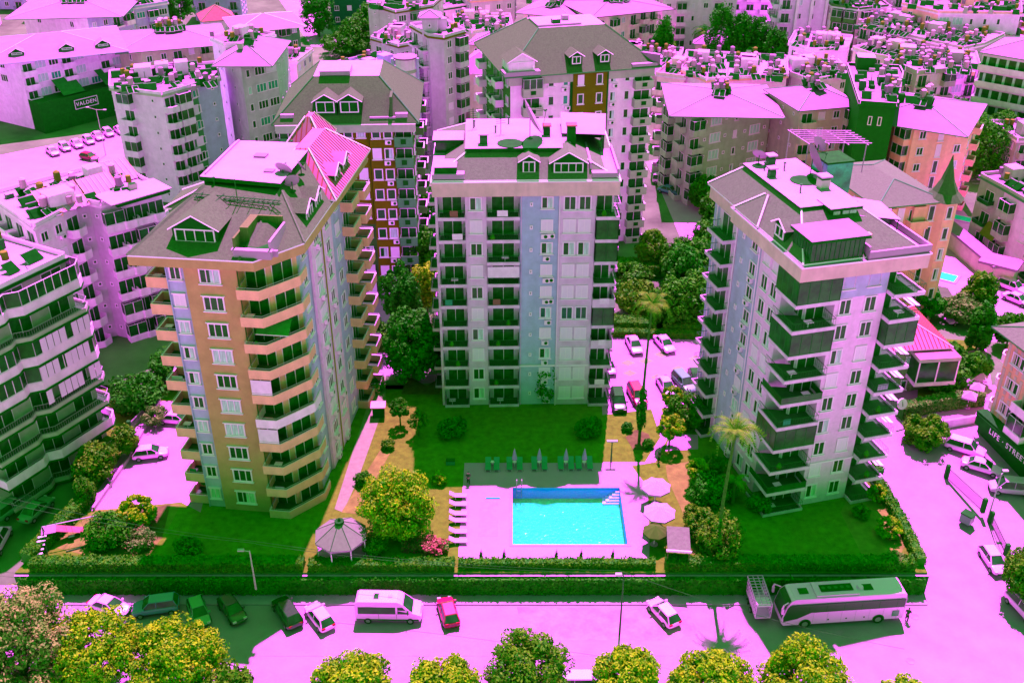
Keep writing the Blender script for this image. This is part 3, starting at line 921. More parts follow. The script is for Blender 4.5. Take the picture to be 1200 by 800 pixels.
# ------------------------------------------------------------------ middle tower
def middle_tower():
    ang = R(1.5); ox, oy = -8.7, 107.3
    T = Bld('apartment_tower', 'pale beige and blue apartment tower with mansard roof, directly behind the swimming pool', 'apartment tower', (ox, oy, 0), ang)
    fh = 2.82; H = 28.2
    poly = [(0, 0), (0.3, 0), (0.3, 1.4), (3.4, 1.4), (3.4, 0), (5.8, 0), (5.8, 1.4), (9.6, 1.4), (9.6, 0), (14, 0), (14, -0.15), (18.2, -0.15), (18.2, 1.2), (20.4, 1.2), (20.4, 16), (0, 16)]
    em = ['w_beige'] * 8 + ['w_blue', 'w_beige', 'w_beige', 'w_beige', 'w_beige', 'w_beige', 'w_beige', 'w_beige']
    T.body(poly, 0, H + 0.2, 'w_beige', em)
    for k in range(10):
        z = k * fh + 0.12
        top = k == 9
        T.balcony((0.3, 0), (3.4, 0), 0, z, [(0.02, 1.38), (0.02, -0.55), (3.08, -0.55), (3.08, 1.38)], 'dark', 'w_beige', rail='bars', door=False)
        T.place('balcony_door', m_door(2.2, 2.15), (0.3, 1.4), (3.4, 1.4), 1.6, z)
        if k % 3 != 1: balcony_item(T, .5 + T.rnd.random() * 1.5, -.62, z, k)
        if k % 4 != 2: balcony_item(T, 6.0 + T.rnd.random() * 2.3, -.62, z, k)
        if k % 2: balcony_item(T, 18.6 + T.rnd.random(), -.76, z, k)
        T.window((3.4, 0), (5.8, 0), 1.2, z + 0.85, 1.45, 1.65, 2, st='shutter' if k in (8, 6, 4, 2) else 'glass' if k % 3 else 'half')
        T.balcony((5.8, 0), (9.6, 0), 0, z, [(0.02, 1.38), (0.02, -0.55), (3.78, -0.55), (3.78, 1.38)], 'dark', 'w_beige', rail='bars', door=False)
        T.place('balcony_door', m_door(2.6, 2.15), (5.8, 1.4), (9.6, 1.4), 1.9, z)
        if k == 6:
            w = MB(); w.face([(0.05, -0.6, 1.1), (3.75, -0.6, 1.1), (3.75, -0.6, 2.5), (0.05, -0.6, 2.5)], 'cloth_white'); put('balcony_blind', w.mesh(), T.t, (5.8, 0, z))
        T.window((9.6, 0), (14, 0), 1.3, z + 1.3, 0.35, 0.5, 1, st='glass', sill=False)
        T.window((9.6, 0), (14, 0), 3.1, z + 1.0, 1.4, 1.5, 2, st='shutter' if k in (8, 6, 5, 3, 1) else 'half', ac=k != 9)
        if k in (8, 6, 5): T.place('air_conditioner', m_ac(), (9.6, 0), (14, 0), 3.6, z + 0.25)
        for s in (1.25, 2.95):
            T.window((14, -.15), (18.2, -.15), s, z + 0.85, 1.45, 1.75, 2, st='glass' if k in (9, 4) else ('half' if k == 7 else 'shutter'))
        T.balcony((18.2, 0), (20.4, 0), 0, z, [(0.02, 1.19), (0.02, -0.7), (2.7, -0.7), (2.7, 2.6), (2.25, 2.6)], 'solid' if k in (5, 3) else 'dark', 'w_beige', rail='bars' if k not in (7, 8, 4) else 'fullglass', door=False)
        T.place('balcony_door', m_door(1.8, 2.15), (18.2, 1.2), (20.4, 1.2), 1.1, z)
        for s in (3.5, 10.5):
            T.balcony((20.4, 1.2), (20.4, 16), s, z, [(-1.5, 0), (-1.5, -1.1), (1.5, -1.1), (1.5, 0)], 'dark', 'w_beige', rail='bars', dw=1.8)
            T.balcony((0, 16), (0, 0), s, z, [(-1.5, 0), (-1.5, -1.1), (1.5, -1.1), (1.5, 0)], 'dark', 'w_beige', rail='bars', dw=1.8)
        T.window((20.4, 1.2), (20.4, 16), 7, z + 1, 1.2, 1.3, 2); T.window((0, 16), (0, 0), 7, z + 1, 1.2, 1.3, 2)
        b = MB(); b.box(9.62, -0.06, z - 0.1, 18.3, -0.003, z + 0.02, 'w_beige')
        if k == 2: b.box(9.62, -0.22, z - 0.12, 18.3, -0.06, z + 0.1, 'frame'); put('string_course', b.mesh(), T.t)
    pipe(T, 14.1, -0.25, 0, H); pipe(T, 9.75, -0.1, 0, H, 'w_beige', .05)
    b = MB(); b.box(-0.25, -0.62, 28.25, 20.75, 16.4, 29.9, 'w_band'); put('parapet_band', b.mesh(), T.t)
    b = MB(); b.box(-0.35, -0.72, 29.902, 20.85, 16.5, 30.05, 'frame'); put('gutter', b.mesh(), T.t)
    put('roof', hip_mesh((-0.2, -0.55, 20.7, 16.3), 30.2, (4.0, 3.0, 15.2, 12.5), 32.5, 'r_mauve', 'r_white'), T.t)
    b = MB(); b.box(3.6, 2.6, 32.2, 15.4, 12.8, 32.5, 'dark'); b.box(3.5, 2.5, 32.5, 15.5, 12.9, 32.78, 'dark', 'r_white'); put('flat_roof', b.mesh(), T.t)
    b = MB()     # white roof terraces at both ends
    b.box(-0.2, -0.5, 30.3, 3.4, 9.0, 30.9, 'r_white'); b.box(0.1, -0.2, 30.9, 2.6, 2.4, 31.6, 'dark', 'r_white'); b.box(-0.3, 6.2, 32.2, 3.3, 9.4, 32.5, 'dark', 'r_white'); b.box(0.0, 6.4, 30.9, 3.0, 9.2, 32.2, 'glass')
    b.box(17.6, -0.4, 30.3, 20.6, 7.5, 30.85, 'r_white'); b.box(20.4, -0.4, 30.85, 20.6, 7.5, 31.3, 'r_white'); b.box(17.4, 0.6, 30.3, 17.6, 7.5, 31.7, 'r_white')
    put('roof_terrace', b.mesh(), T.t)
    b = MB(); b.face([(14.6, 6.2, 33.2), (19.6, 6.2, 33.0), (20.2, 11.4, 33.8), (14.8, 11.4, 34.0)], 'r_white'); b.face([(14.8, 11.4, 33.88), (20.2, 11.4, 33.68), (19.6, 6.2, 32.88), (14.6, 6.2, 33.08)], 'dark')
    for x, y, zz in ((15, 6.5, 33), (19.3, 6.5, 32.9), (19.8, 11, 33.6), (15.1, 11, 33.9)): b.tube((x, y, 30.8), (x, y, zz), .08, 'metal_dark', 4)
    b.box(15.0, 10.9, 31, 19.8, 11.1, 33.6, 'glass'); b.box(19.5, 6.6, 31, 19.6, 11, 32.9, 'glass')
    put('terrace_canopy', b.mesh(), T.t)
    dormer(T, 10.6, 0.4, 30.35, 1.9, 3.0, 1.7, 0, 'r_mauve', 'dark', 2)
    dormer(T, 15.0, 0.3, 30.35, 3.8, 3.6, 1.55, 0, 'r_mauve', 'dark', 4)
    chimney(T, 12.9, 7.0, 32.8, 0.8, 0.8, 'dark'); chimney(T, 15.6, 5.0, 32.3, 2.0, 1.0, 'dark'); chimney(T, 5.6, 4.2, 32.8, 0.8, 0.9, 'metal_dark', 'r_white')
    for x, y in ((7.0, 8), (4.5, 10), (8.6, 11.2)): vent(T, x, y, 32.75)
    M = Matrix.Translation((ox, oy, 0)) @ Matrix.Rotation(ang, 4, 'Z')
    sat_dish(M @ Vector((10.9, 5.6, 32.75)), 2.3, 95, 28, 'huge white dish tilted on edge, on the roof of the tower behind the pool')
    b = MB(); b.cyl((8.6, 4.0, 32.79), 1.5, 0.06, 'dark', 18); put('dark_disc', b.mesh(), T.t)  # flat dark disc on the roof beside the huge dish
    for x, y in ((4.4, 9.6), (7.6, 7.6)):
        t = root('roof_antenna', ('left' if x < 5 else 'right') + ' one of two thin rod antennas on the tower roof behind the pool', 'antenna', M @ Vector((x, y, 32.78)), 0.4, 'rod antennas on the tower behind the pool')
        b = MB(); b.tube((0, 0, 0), (0, 0, 2.4), .05, 'metal_dark', 4)
        for i in range(5): b.tube((-.6, 0, 1.2 + i * .25), (.6, 0, 1.2 + i * .25), .03, 'metal_dark', 3)
        put('mast', b.mesh(), t)
middle_tower()

# ------------------------------------------------------------------ right tower
def right_tower():
    ang = R(15); ox, oy = 27.6, 86.7
    T = Bld('apartment_tower', 'pale lilac apartment tower with dark corner balconies, between garden palm and curved road', 'apartment tower', (ox, oy, 0), ang)
    fh = 2.83; H = 28.3
    poly = [(3.9, 1.5), (3.9, 0), (9.4, 0), (9.4, 1.6), (11.5, 1.6), (11.5, 20), (0.2, 20), (0.2, 18.6), (0.2, 14), (0.2, 8.3), (0, 8.3), (0, 3.4), (1.6, 3.4), (1.6, 1.5)]
    em = ['w_beige', 'w_pinkb', 'w_beige', 'w_beige', 'w_beige', 'w_beige', 'w_lilac', 'w_beige', 'w_lilac', 'w_beige', 'w_pinkb', 'w_beige', 'w_beige', 'w_beige']
    T.body(poly, 0, H + 0.2, 'w_beige', em)
    b = MB(); b.box(4.2, -0.1, 7 * fh + 5.7, 9.3, -0.004, H, 'w_lilac'); put('painted_panel', b.mesh(), T.t)
    A, B = (0.2, 20), (0.2, 8.3)
    for k in range(10):
        z = k * fh + 0.12
        path = [(-0.85, 3.3), (-0.85, -0.85), (3.85, -0.85), (3.85, 0.0), (3.85, 1.4)]
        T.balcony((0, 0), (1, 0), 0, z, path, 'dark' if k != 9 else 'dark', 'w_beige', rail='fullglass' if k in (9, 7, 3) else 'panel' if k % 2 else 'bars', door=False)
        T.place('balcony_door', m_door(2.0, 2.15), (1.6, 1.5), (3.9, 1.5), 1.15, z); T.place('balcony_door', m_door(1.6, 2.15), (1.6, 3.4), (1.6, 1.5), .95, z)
        if k % 4 != 3: balcony_item(T, -.4 + T.rnd.random() * 2.5, -.7, z, k)
        if k % 3: balcony_item(T, 9.8 + T.rnd.random() * 1.6, -1.15, z, k)
        p, q = (3.9, 0), (9.4, 0)
        T.window(p, q, 1.15, z + 0.85, 1.35, 1.75, 2, st='shutter' if k in (9, 5, 1) else 'glass' if k % 3 else 'half')
        T.window(p, q, 3.9, z + 0.85, 1.35, 1.75, 2, st='shutter' if k in (6, 2) else 'glass')
        p, q = (0, 8.3), (0, 3.4)
        for s in (1.4, 3.4): T.window(p, q, s, z + 0.85, 1.35, 1.75, 2, st='shutter' if k in (9, 5, 2) else 'glass' if k % 3 else 'half')
        T.window(A, B, 7.4, z + 1.2, 0.45, 0.6, 1, st='glass', sill=False)
        T.window(A, B, 10.0, z + 0.95, 1.4, 1.55, 2, st='glass' if k in (9, 8) else None, ac=k != 9)
        T.balcony(A, B, 3.6, z, [(-2.0, 0), (-2.0, -1.5), (2.0, -1.5), (2.0, 0)], 'dark', 'w_beige', rail='bars', dw=2.6)
        T.balcony((9.4, 0), (10, 0), 0, z, [(0.05, 1.5), (0.05, -1.3), (3.5, -1.3), (3.5, 2.9), (2.15, 2.9)], 'dark', 'w_beige', rail='bars' if k not in (7,) else 'fullglass', door=False)
        T.place('balcony_door', m_door(1.8, 2.15), (9.4, 1.6), (11.5, 1.6), 1.05, z)
        if k in (8, 6, 5, 4, 3, 1):
            w = MB(); w.face([(3.1, -0.2, 0.98), (3.9, -0.5, 1.0), (4.0, 1.2, 1.02), (3.2, 1.6, 0.98)], 'cloth_white'); put('hung_laundry', w.mesh(), T.t, (9.4, 0, z))
        for s in (5, 12):
            T.balcony((11.5, 1.6), (11.5, 20), s, z, [(-1.6, 0), (-1.6, -1.2), (1.6, -1.2), (1.6, 0)], 'dark', 'w_beige', rail='bars')
        T.window((11.5, 1.6), (11.5, 20), 8.6, z + 1, 1.3, 1.4)
    b = MB(); b.box(3.95, -0.13, 2 * fh - .2, 9.5, -0.005, 2 * fh, 'frame'); put('string_course', b.mesh(), T.t)
    pipe(T, -0.12, 8.5, 0, H); pipe(T, 0.05, 14.05, 0, H); pipe(T, 0.05, 19.0, 0, H)
    b = MB(); bp = [(-0.9, -0.9), (12.6, -1.2), (12.6, 6), (12.0, 6), (12.0, 20.6), (-0.3, 20.6), (-0.3, 14), (-0.9, 14)]
    b.prism(bp, 28.32, 29.75, 'w_band'); put('parapet_band', b.mesh(), T.t)
    b = MB(); bp2 = [(-1.0, -1.0), (12.7, -1.3), (12.7, 6.1), (12.1, 6.1), (12.1, 20.7), (-0.4, 20.7), (-0.4, 14.1), (-1.0, 14.1)]
    b.prism(bp2, 29.752, 29.92, 'frame', 'r_white'); put('gutter', b.mesh(), T.t)
    put('roof', hip_mesh((-0.7, -0.7, 12.0, 20.5), 30.1, (2.1, 5.6, 7.8, 17.5), 32.9, 'r_mauve', 'r_white'), T.t)
    put('side_roof', hip_mesh((-0.9, 8.2, 4, 13.5), 30.15, (1.2, 10.6, 4, 11.2), 32.3, 'r_mauve'), T.t)
    b = MB(); b.box(2.0, 5.5, 31.8, 7.9, 17.6, 32.9, 'dark'); b.box(1.8, 5.3, 32.9, 8.1, 17.8, 33.1, 'dark', 'r_white'); put('flat_roof', b.mesh(), T.t)
    b = MB(); b.box(0.0, -0.55, 30.0, 5.6, 2.9, 32.1, 'glass'); 
    for i in range(12): b.box(0.0 + i * .5, -0.6, 30.0, 0.06 + i * .5, -0.552, 32.1, 'metal_dark')
    for i in range(7): b.box(-0.05, -0.5 + i * .5, 30.0, -0.002, -0.44 + i * .5, 32.1, 'metal_dark')
    put('glass_penthouse', b.mesh(), T.t)
    b = MB(); b.box(-0.25, -0.85, 32.1, 5.9, 3.2, 32.4, 'dark', 'r_pink'); put('penthouse_roof', b.mesh(), T.t)
    b = MB()
    b.box(5.9, -1.1, 29.95, 12.5, 5.8, 30.12, 'r_pink'); b.box(5.9, -1.15, 30.12, 12.6, -0.95, 30.75, 'r_white'); b.box(12.4, -0.95, 30.12, 12.6, 5.8, 30.75, 'r_white'); b.box(5.95, -0.9, 30.12, 6.1, 3, 31.2, 'r_white')
    b.box(6.1, 1.4, 30.12, 7.6, 3.0, 31.3, 'w_terra'); b.box(6.6, 5.6, 30.12, 12.4, 5.8, 31.6, 'r_white')
    put('roof_terrace', b.mesh(), T.t)
    b = MB(); b.box(4.6, 4.4, 31.0, 7.4, 6.2, 32.9, 'dark'); b.box(4.3, 3.9, 32.9, 7.8, 6.6, 33.2, 'dark', 'r_white')
    for x in (5.3, 6.3, 7.1): b.box(x - .35, 4.33, 31.7, x + .35, 4.397, 32.7, 'curtain')
    put('stair_head', b.mesh(), T.t)
    b = MB(); b.box(8.4, 12, 31, 11.4, 15, 34.4, 'glass_teal'); b.box(8.3, 11.9, 34.4, 11.5, 15.1, 34.6, 'dark'); put('water_tank_room', b.mesh(), T.t)
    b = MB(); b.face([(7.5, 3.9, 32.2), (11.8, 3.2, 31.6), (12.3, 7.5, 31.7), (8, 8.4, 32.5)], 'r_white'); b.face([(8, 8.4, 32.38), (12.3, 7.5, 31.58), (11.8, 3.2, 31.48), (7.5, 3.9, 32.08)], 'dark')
    for x, y in ((11.7, 3.4), (12, 7.2)): b.tube((x, y, 30.1), (x, y, 31.6), .07, 'metal_dark', 4)
    put('terrace_canopy', b.mesh(), T.t)
    dormer(T, -0.4, 4.7, 30.2, 2.2, 3.4, 1.5, R(-90), 'r_mauve', 'dark', 2)
    chimney(T, 4.4, 16.6, 33.0, 0.9, 0.8, 'metal_dark', 'r_white'); chimney(T, 3.0, 13.6, 33.0, 0.7, 0.7, 'metal_dark', 'r_white'); chimney(T, 6.6, 9.5, 33.0, 1.0, 1.0, 'w_grey', 'r_white')
    for x, y in ((3.2, 15.6), (5.2, 15), (3.8, 9)): vent(T, x, y, 33.1)
    M = Matrix.Translation((ox, oy, 0)) @ Matrix.Rotation(ang, 4, 'Z')
    sat_dish(M @ Vector((6.9, 12.6, 33.1)), 1.7, 95, 22, 'large pinkish dish standing on edge on the roof of the right hand tower', 'r_pink')
    b = MB(); b.cyl((5.6, 11.6, 33.12), 1.4, 0.05, 'dark', 18); put('dark_disc', b.mesh(), T.t)  # thin dark round disc next to the pinkish dish
    sat_dish(M @ Vector((9.5, 16.0, 34.0)), 0.9, 120, 20, 'small white dish by the teal tank room on the right hand tower')
    sat_dish(M @ Vector((3.2, 17.0, 33.1)), 0.8, 150, 40, 'small white dish at the back left corner of the right hand tower roof')
    t = root('pergola', 'white bar pergola frame on the roof behind the right hand tower dish', 'pergola', M @ Vector((9.6, 18.2, 33.2)), ang)
    b = MB()
    for i in range(7): b.tube((0, i * 0.7, 1.4), (6.5, i * 0.7 - 2, 1.4), 0.06, 'r_white', 4)
    for i in range(4): b.tube((i * 2, -0.4 - i * .6, 1.3), (i * 2, 4.6 - i * .6, 1.3), 0.06, 'r_white', 4)
    put('beams', b.mesh(), t)
    for x, y in ((0, 0), (6, -1.8), (0, 4.2), (6, 2.4)):
        b = MB(); b.tube((x, y, -2), (x, y, 1.3), 0.07, 'r_white', 4); put('post', b.mesh(), t)

right_tower()

# ------------------------------------------------------------------ the other buildings of the town
def pieces(T, name, lst):
    for q in lst:
        b = MB(); b.box(*q); put(name, b.mesh(), T.t)
FOOT = []      # footprints already taken, world polygons
def inside(px, py, poly):
    c = False; n = len(poly)
    for i in range(n):
        x0, y0 = poly[i]; x1, y1 = poly[(i + 1) % n]
        if (y0 > py) != (y1 > py) and px < (x1 - x0) * (py - y0) / (y1 - y0) + x0: c = not c
    return c

def feature(T, code, p, q, s, z, near, wm, fh, k):
    if code == 'w': T.window(p, q, s, z + 0.95, 1.3, 1.4, 2, near=near)
    elif code == 'W': T.window(p, q, s, z + 0.85, 2.2, 1.55, 3, near=near)
    elif code == 'n': T.window(p, q, s, z + 0.9, 0.8, 1.4, 1, near=near)
    elif code == 't': T.window(p, q, s, z + 1.4, 0.55, 0.6, 1, st='glass', near=near, sill=False)
    elif code == 's': T.window(p, q, s, z + 0.9, 1.3, 1.5, 2, st='shutter', near=near)
    elif code == 'c': T.window(p, q, s, z + 0.8, 2.4, 1.8, 3, st='curtain', near=near)
    elif code == 'a': T.window(p, q, s, z + 0.95, 1.3, 1.4, 2, near=near, ac=True) if near else (T.window(p, q, s, z + .95, 1.3, 1.4, 2, near=False), T.place('air_conditioner', m_ac(), p, q, s + .2, z + .2))
    elif code == 'l': T.window(p, q, s, z + 0.35, 1.0, 2.3, 1, st='shutter' if T.rnd.random() < .4 else 'glass', near=near)
    elif code in 'bBdgr':
        w = 2.7
        path = [(-w / 2, 0), (-w / 2, -1.3), (w / 2, -1.3), (w / 2, 0)]
        if code == 'B': path = [(-w / 2, 0), (-w / 2, -0.9), (-w / 4, -1.5), (w / 4, -1.5), (w / 2, -0.9), (w / 2, 0)]
        st, rl = {'b': ('solid', None), 'B': ('solid', None), 'd': ('dark', 'bars'), 'g': ('glazed', 'glazing'), 'r': ('low', 'panel')}[code]
        if code == 'g' and T.rnd.random() < .3: rl = None
        T.balcony(p, q, s, z, path, st, wm, rail=rl, dw=2.0)

def block(label, path, h, depth, nf, wall, pats, roof=('hip', 'r_pink', 2.2), base=0.0, near=False, heaters=0, short=None, wm=None, em=None, over=0.7, sides='wbw', cat='apartment building', podium=None, name='apartment_building', world_pts=None, band=None, left_depth=None, hs=0.9):
    P = [at(x, y, h) for x, y in path] if world_pts is None else [Vector((x, y, h)) for x, y in world_pts]
    P0, Pn = P[0], P[-1]
    d = Pn - P0; ang = math.atan2(d.y, d.x)
    T = Bld(name, label, cat, (P0.x, P0.y, base), ang)
    ca, sa = math.cos(-ang), math.sin(-ang)
    loc = [((p.x - P0.x) * ca - (p.y - P0.y) * sa, (p.x - P0.x) * sa + (p.y - P0.y) * ca) for p in P]
    L = loc[-1][0]
    ymin = min(l[1] for l in loc)
    poly = loc + [(L, depth), (0, depth)]
    n = len(poly)
    H = h - base; fh = H / nf
    if isinstance(wall, str): wall = [wall]
    ems = [wall[min(i, len(wall) - 1)] for i in range(n)] if em is None else em
    T.body(poly, 0, H, wall[0], ems)
    wm = wm or wall[0]
    cx, cy = P0.x, P0.y
    def w2(p): return (P0.x + p[0] * math.cos(ang) - p[1] * math.sin(ang), P0.y + p[0] * math.sin(ang) + p[1] * math.cos(ang))
    FOOT.append([w2(p) for p in [(-1, ymin - 1.5), (L + 1, ymin - 1.5), (L + 1, depth + 1), (-1, depth + 1)]])
    for e in range(n):
        p, q = poly[e], poly[(e + 1) % n]
        a, b = w2(p), w2(q)
        nx, ny = b[1] - a[1], -(b[0] - a[0])
        m = ((a[0] + b[0]) / 2, (a[1] + b[1]) / 2)
        ln = math.hypot(nx, ny)
        if ln < 1.2: continue
        vis = (-m[0] * nx - m[1] * ny) / (ln * math.hypot(*m))
        if vis < -0.12: continue
        nfront = len(loc) - 1
        pat = pats[e] if e < nfront and e < len(pats) else (sides if e != nfront + 1 else '')
        if not pat: continue
        if e >= nfront:
            cnt = max(1, int(ln / 3.3)); pat = (pat * 8)[:cnt]
        cnt = len(pat)
        for k in range(nf):
            z = k * fh
            if podium and z < podium[0]: continue
            if vis < 0.1 and not near and k % 1: continue
            for i, c in enumerate(pat):
                if c == ' ': continue
                feature(T, c, p, q, ln * (i + 0.5) / cnt, z, near, wm, fh, k)
    if podium and podium[1]:
        b = MB(); b.box(-0.6, ymin - 2.2, 0, L + 0.6, 2, podium[0], podium[1]); put('podium', b.mesh(), T.t)
    if band:
        for k in range(1, nf + 1):
            z = k * fh
            o = T.band(poly, z - 0.3, z + 0.15, 0.12, band, name='floor_band') if k < nf else None
    kind = roof[0]
    rr = T.rnd
    if kind == 'hip':
        rise = roof[2]; r1 = min(L, depth - ymin) * 0.42
        eave = (-over, ymin - over, L + over, depth + over)
        w_, d_ = eave[2] - eave[0], eave[3] - eave[1]
        cyy = (eave[1] + eave[3]) / 2; cxx = (eave[0] + eave[2]) / 2
        if w_ >= d_: top = (eave[0] + d_ / 2, cyy - .05, eave[2] - d_ / 2, cyy + .05)
        else: top = (cxx - .05, eave[1] + w_ / 2, cxx + .05, eave[3] - w_ / 2)
        if top[2] <= top[0]: top = (cxx - .05, top[1], cxx + .05, top[3])
        if top[3] <= top[1]: top = (top[0], cyy - .05, top[2], cyy + .05)
        put('roof', hip_mesh(eave, H + 0.2, top, H + 0.2 + rise, roof[1], fascia=roof[3] if len(roof) > 3 else 'w_dkgrey', ribs=roof[4] if len(roof) > 4 else None), T.t)
        def rz_at(x, y):
            t = min((x - eave[0]) / max(.1, top[0] - eave[0] + .01), (eave[2] - x) / max(.1, eave[2] - top[2] + .01), (y - eave[1]) / max(.1, top[1] - eave[1] + .01), (eave[3] - y) / max(.1, eave[3] - top[3] + .01), 1.0)
            return H + 0.2 + rise * max(0, t)
        zone = (top[0] - 1, top[1] - 1.5, top[2] + 1, top[3] + 2.5)
    elif kind == 'mansard':
        rise = roof[2]; ins = roof[3]
        eave = (-over, ymin - over, L + over, depth + over)
        top = (ins, ymin + ins, L - ins, depth - ins)
        put('roof', hip_mesh(eave, H + 0.2, top, H + 0.2 + rise, roof[1], 'r_white' if len(roof) < 5 else roof[4], fascia='w_dkgrey'), T.t)
        def rz_at(x, y): return H + 0.2 + rise
        zone = top
    else:
        b = MB(); t = 0.22; ph = 0.55
        b.prism(poly, H + 0.002, H + 0.12, wm, roof[1])
        o = T.band(poly, H - 0.25, H + 0.14, 0.35, roof[2] if len(roof) > 2 else wm, roof[1])
        for i in range(n):
            a = Vector(poly[i]); c = Vector(poly[(i + 1) % n]); dd = (c - a).normalized(); nn = Vector((-dd.y, dd.x))
            if (c - a).length < .8: continue
            if cat == 'shed': continue
            qd = [tuple(a - nn * .3 + dd * .01), tuple(c - nn * .3 - dd * .01), tuple(c + nn * (-.3 + t) - dd * .01), tuple(a + nn * (-.3 + t) + dd * .01)]
            b.prism(qd, H + 0.13, H + 0.13 + ph, wm, 'r_white')
        if b.f: put('parapet', b.mesh(), T.t)
        def rz_at(x, y): return H + 0.14
        zone = (0.8, ymin + 1.5, L - 0.8, depth - 0.8)
        b = MB()
        for _ in range(0 if cat == 'shed' else 1 + int(L / 9)):
            x = rr.uniform(2, max(2.1, L - 3)); y = rr.uniform(3, max(3.1, depth - 3)); s = rr.uniform(1.0, 1.7)
            b.box(x - s, y - s, H + .13, x + s, y + s, H + 2.4, wm, 'r_white')
        if b.f: put('stair_head', b.mesh(), T.t)
    short = short or 'a town roof'
    heaters = int(heaters * 1.5 + .5) if heaters > 4 else heaters
    cnt = max(1, heaters)
    nx = max(1, int(math.sqrt(cnt * max(1, (zone[2] - zone[0])) / max(1, (zone[3] - zone[1])))))
    ny = (heaters + nx - 1) // nx if heaters else 0
    c = 0
    for j in range(ny):
        for i in range(nx):
            if c >= heaters: break
            x = zone[0] + (zone[2] - zone[0]) * (i + 0.5 + rr.uniform(-.25, .25)) / nx
            y = zone[1] + (zone[3] - zone[1]) * (j + 0.5 + rr.uniform(-.25, .25)) / ny
            wx, wy = w2((x, y))
            fx_ = (x - zone[0]) / max(.1, zone[2] - zone[0]); fy_ = (y - zone[1]) / max(.1, zone[3] - zone[1])
            spot = ('front', 'middle', 'back')[min(2, max(0, int(fy_ * 3)))] + ' ' + ('far left', 'left', 'centre', 'right', 'far right')[min(4, max(0, int(fx_ * 5)))]
            heater((wx, wy, base + rz_at(x, y) - 0.05), ang + rr.uniform(-.5, .5), short, s=hs, spot=spot)
            c += 1
    if cat != 'shed' and (kind == 'flat' or heaters):       # loose roof clutter: pipes, boxes, small tanks
        b = MB()
        clutter = int(max(0, (zone[2] - zone[0]) * (zone[3] - zone[1])) / 5) if kind == 'flat' and roof[1] != 'dark' else heaters * 4
        for _ in range(clutter):     # far tanks and collectors too small to pick apart
            x = rr.uniform(zone[0], zone[2]); y = rr.uniform(zone[1], zone[3]); z = rz_at(x, y); tp = rr.random()
            if tp < .5:
                w_ = rr.uniform(.5, 1.1); b.face([(x - w_, y - .8, z + .1), (x + w_, y - .8, z + .1), (x + w_, y + .5, z + 1.0), (x - w_, y + .5, z + 1.0)], 'panel')
                b.tube((x - w_, y + .5, z + 1.0), (x + w_, y + .5, z + 1.0), .07, 'metal_light', 3)
            elif tp < .75: b.cyl((x, y, z + .8), .4, .95, rr.choice(('tank_white', 'tank_orange', 'r_pink')), 8)
            elif tp < .9: b.box(x - .5, y - .4, z, x + .5, y + .4, z + rr.uniform(.5, 1.6), rr.choice(('dark', 'metal_dark', 'w_grey')), rr.choice(('r_white', 'r_pink', 'dark')))
            else: b.tube((x, y, z + .4), (x + rr.uniform(-2.5, 2.5), y + rr.uniform(-2, 2), z + .5), .07, 'metal_dark', 4)
        for _ in range(4 + heaters):
            x = rr.uniform(zone[0], zone[2]); y = rr.uniform(zone[1], zone[3]); z = rz_at(x, y)
            tp = rr.random()
            if tp < .4:
                s = rr.uniform(.2, .5); b.box(x - s, y - s, z - .3, x + s, y + s, z + rr.uniform(.3, .8), rr.choice(('r_white', 'metal_dark', 'w_terra', 'dark')))
            elif tp < .7: b.tube((x, y, z), (x, y, z + rr.uniform(1, 2.2)), .05, 'metal_dark', 4)
            else: b.tube((x, y, z + .15), (x + rr.uniform(-2, 2), y + rr.uniform(-1, 1), z + .15), .06, 'r_white', 4)
        put('roof_pipes', b.mesh(), T.t, kind='stuff')
    T.ang = ang; T.w2 = w2; T.L = L; T.H = H; T.ymin = ymin
    return T

# footprints of the three towers
FOOT += [[(-36, 84), (-18, 84), (-15, 117), (-36, 117)], [(-11, 105), (13, 105), (13, 126), (-11, 126)], [(20, 84), (42, 84), (40, 112), (18, 112)]]

# brown block behind the orange tower
T = block('green brown apartment block with brown mansard roof and two oval dormers, behind the orange tower', [(328, 145), (483, 143)], 27, 17, 9, ['w_olive', 'w_olive'], [''], roof=('mansard', 'r_brown', 5.0, 4.5), near=True, over=1.0, sides='wbw')
L = T.L; f = L / 155.0
b = MB(); b.box(21 * f, -0.3, 0, 47 * f, -0.01, 26.9, 'w_olive'); b.box(68 * f, -0.3, 12, 103 * f, -0.01, 26.9, 'w_rust'); b.box(104 * f, -0.7, 3, 133 * f, -0.01, 26.9, 'w_rust'); put('painted_panel', b.mesh(), T.t)
for k in range(9):
    z = k * 3.0
    for s0, off in ((35, .3), (79, .3), (94, .3), (112, .7), (126, .7)):
        st = None if s0 > 40 else 'glass'
        T.window((0, -off - .005), (L, -off - .005), s0 * f, z + 0.95, 1.25, 1.6, 1, st=st, ac=s0 == 126)
    for s0, w in ((10, 2.5), (57, 2.7), (144, 2.5)):
        T.balcony((0, 0), (L, 0), s0 * f, z, [(-w / 2, 0), (-w / 2, -1.2), (w / 2, -1.2), (w / 2, 0)], 'solid', 'w_dkgrey', rail='glazing' if k > 5 and s0 < 60 else None, dw=2.2, ph=1.2)  # dark grey puts the block's deep shade into the balcony colour
        b = T.place('vent_opening', m_pane(.9, .9, 'dark'), (0, -1.21), (L, -1.21), s0 * f, z + .15)
b = MB(); b.box(-.5, -1.3, 26.0, L + .5, -.75, 27.1, 'w_grey'); put('cornice', b.mesh(), T.t)
dormer(T, 55 * f, -0.2, 28.2, 3.0, 4, 1.9, 0, 'r_brown', 'dark', 2); dormer(T, 83 * f, -0.2, 28.2, 3.0, 4, 1.9, 0, 'r_brown', 'dark', 2)
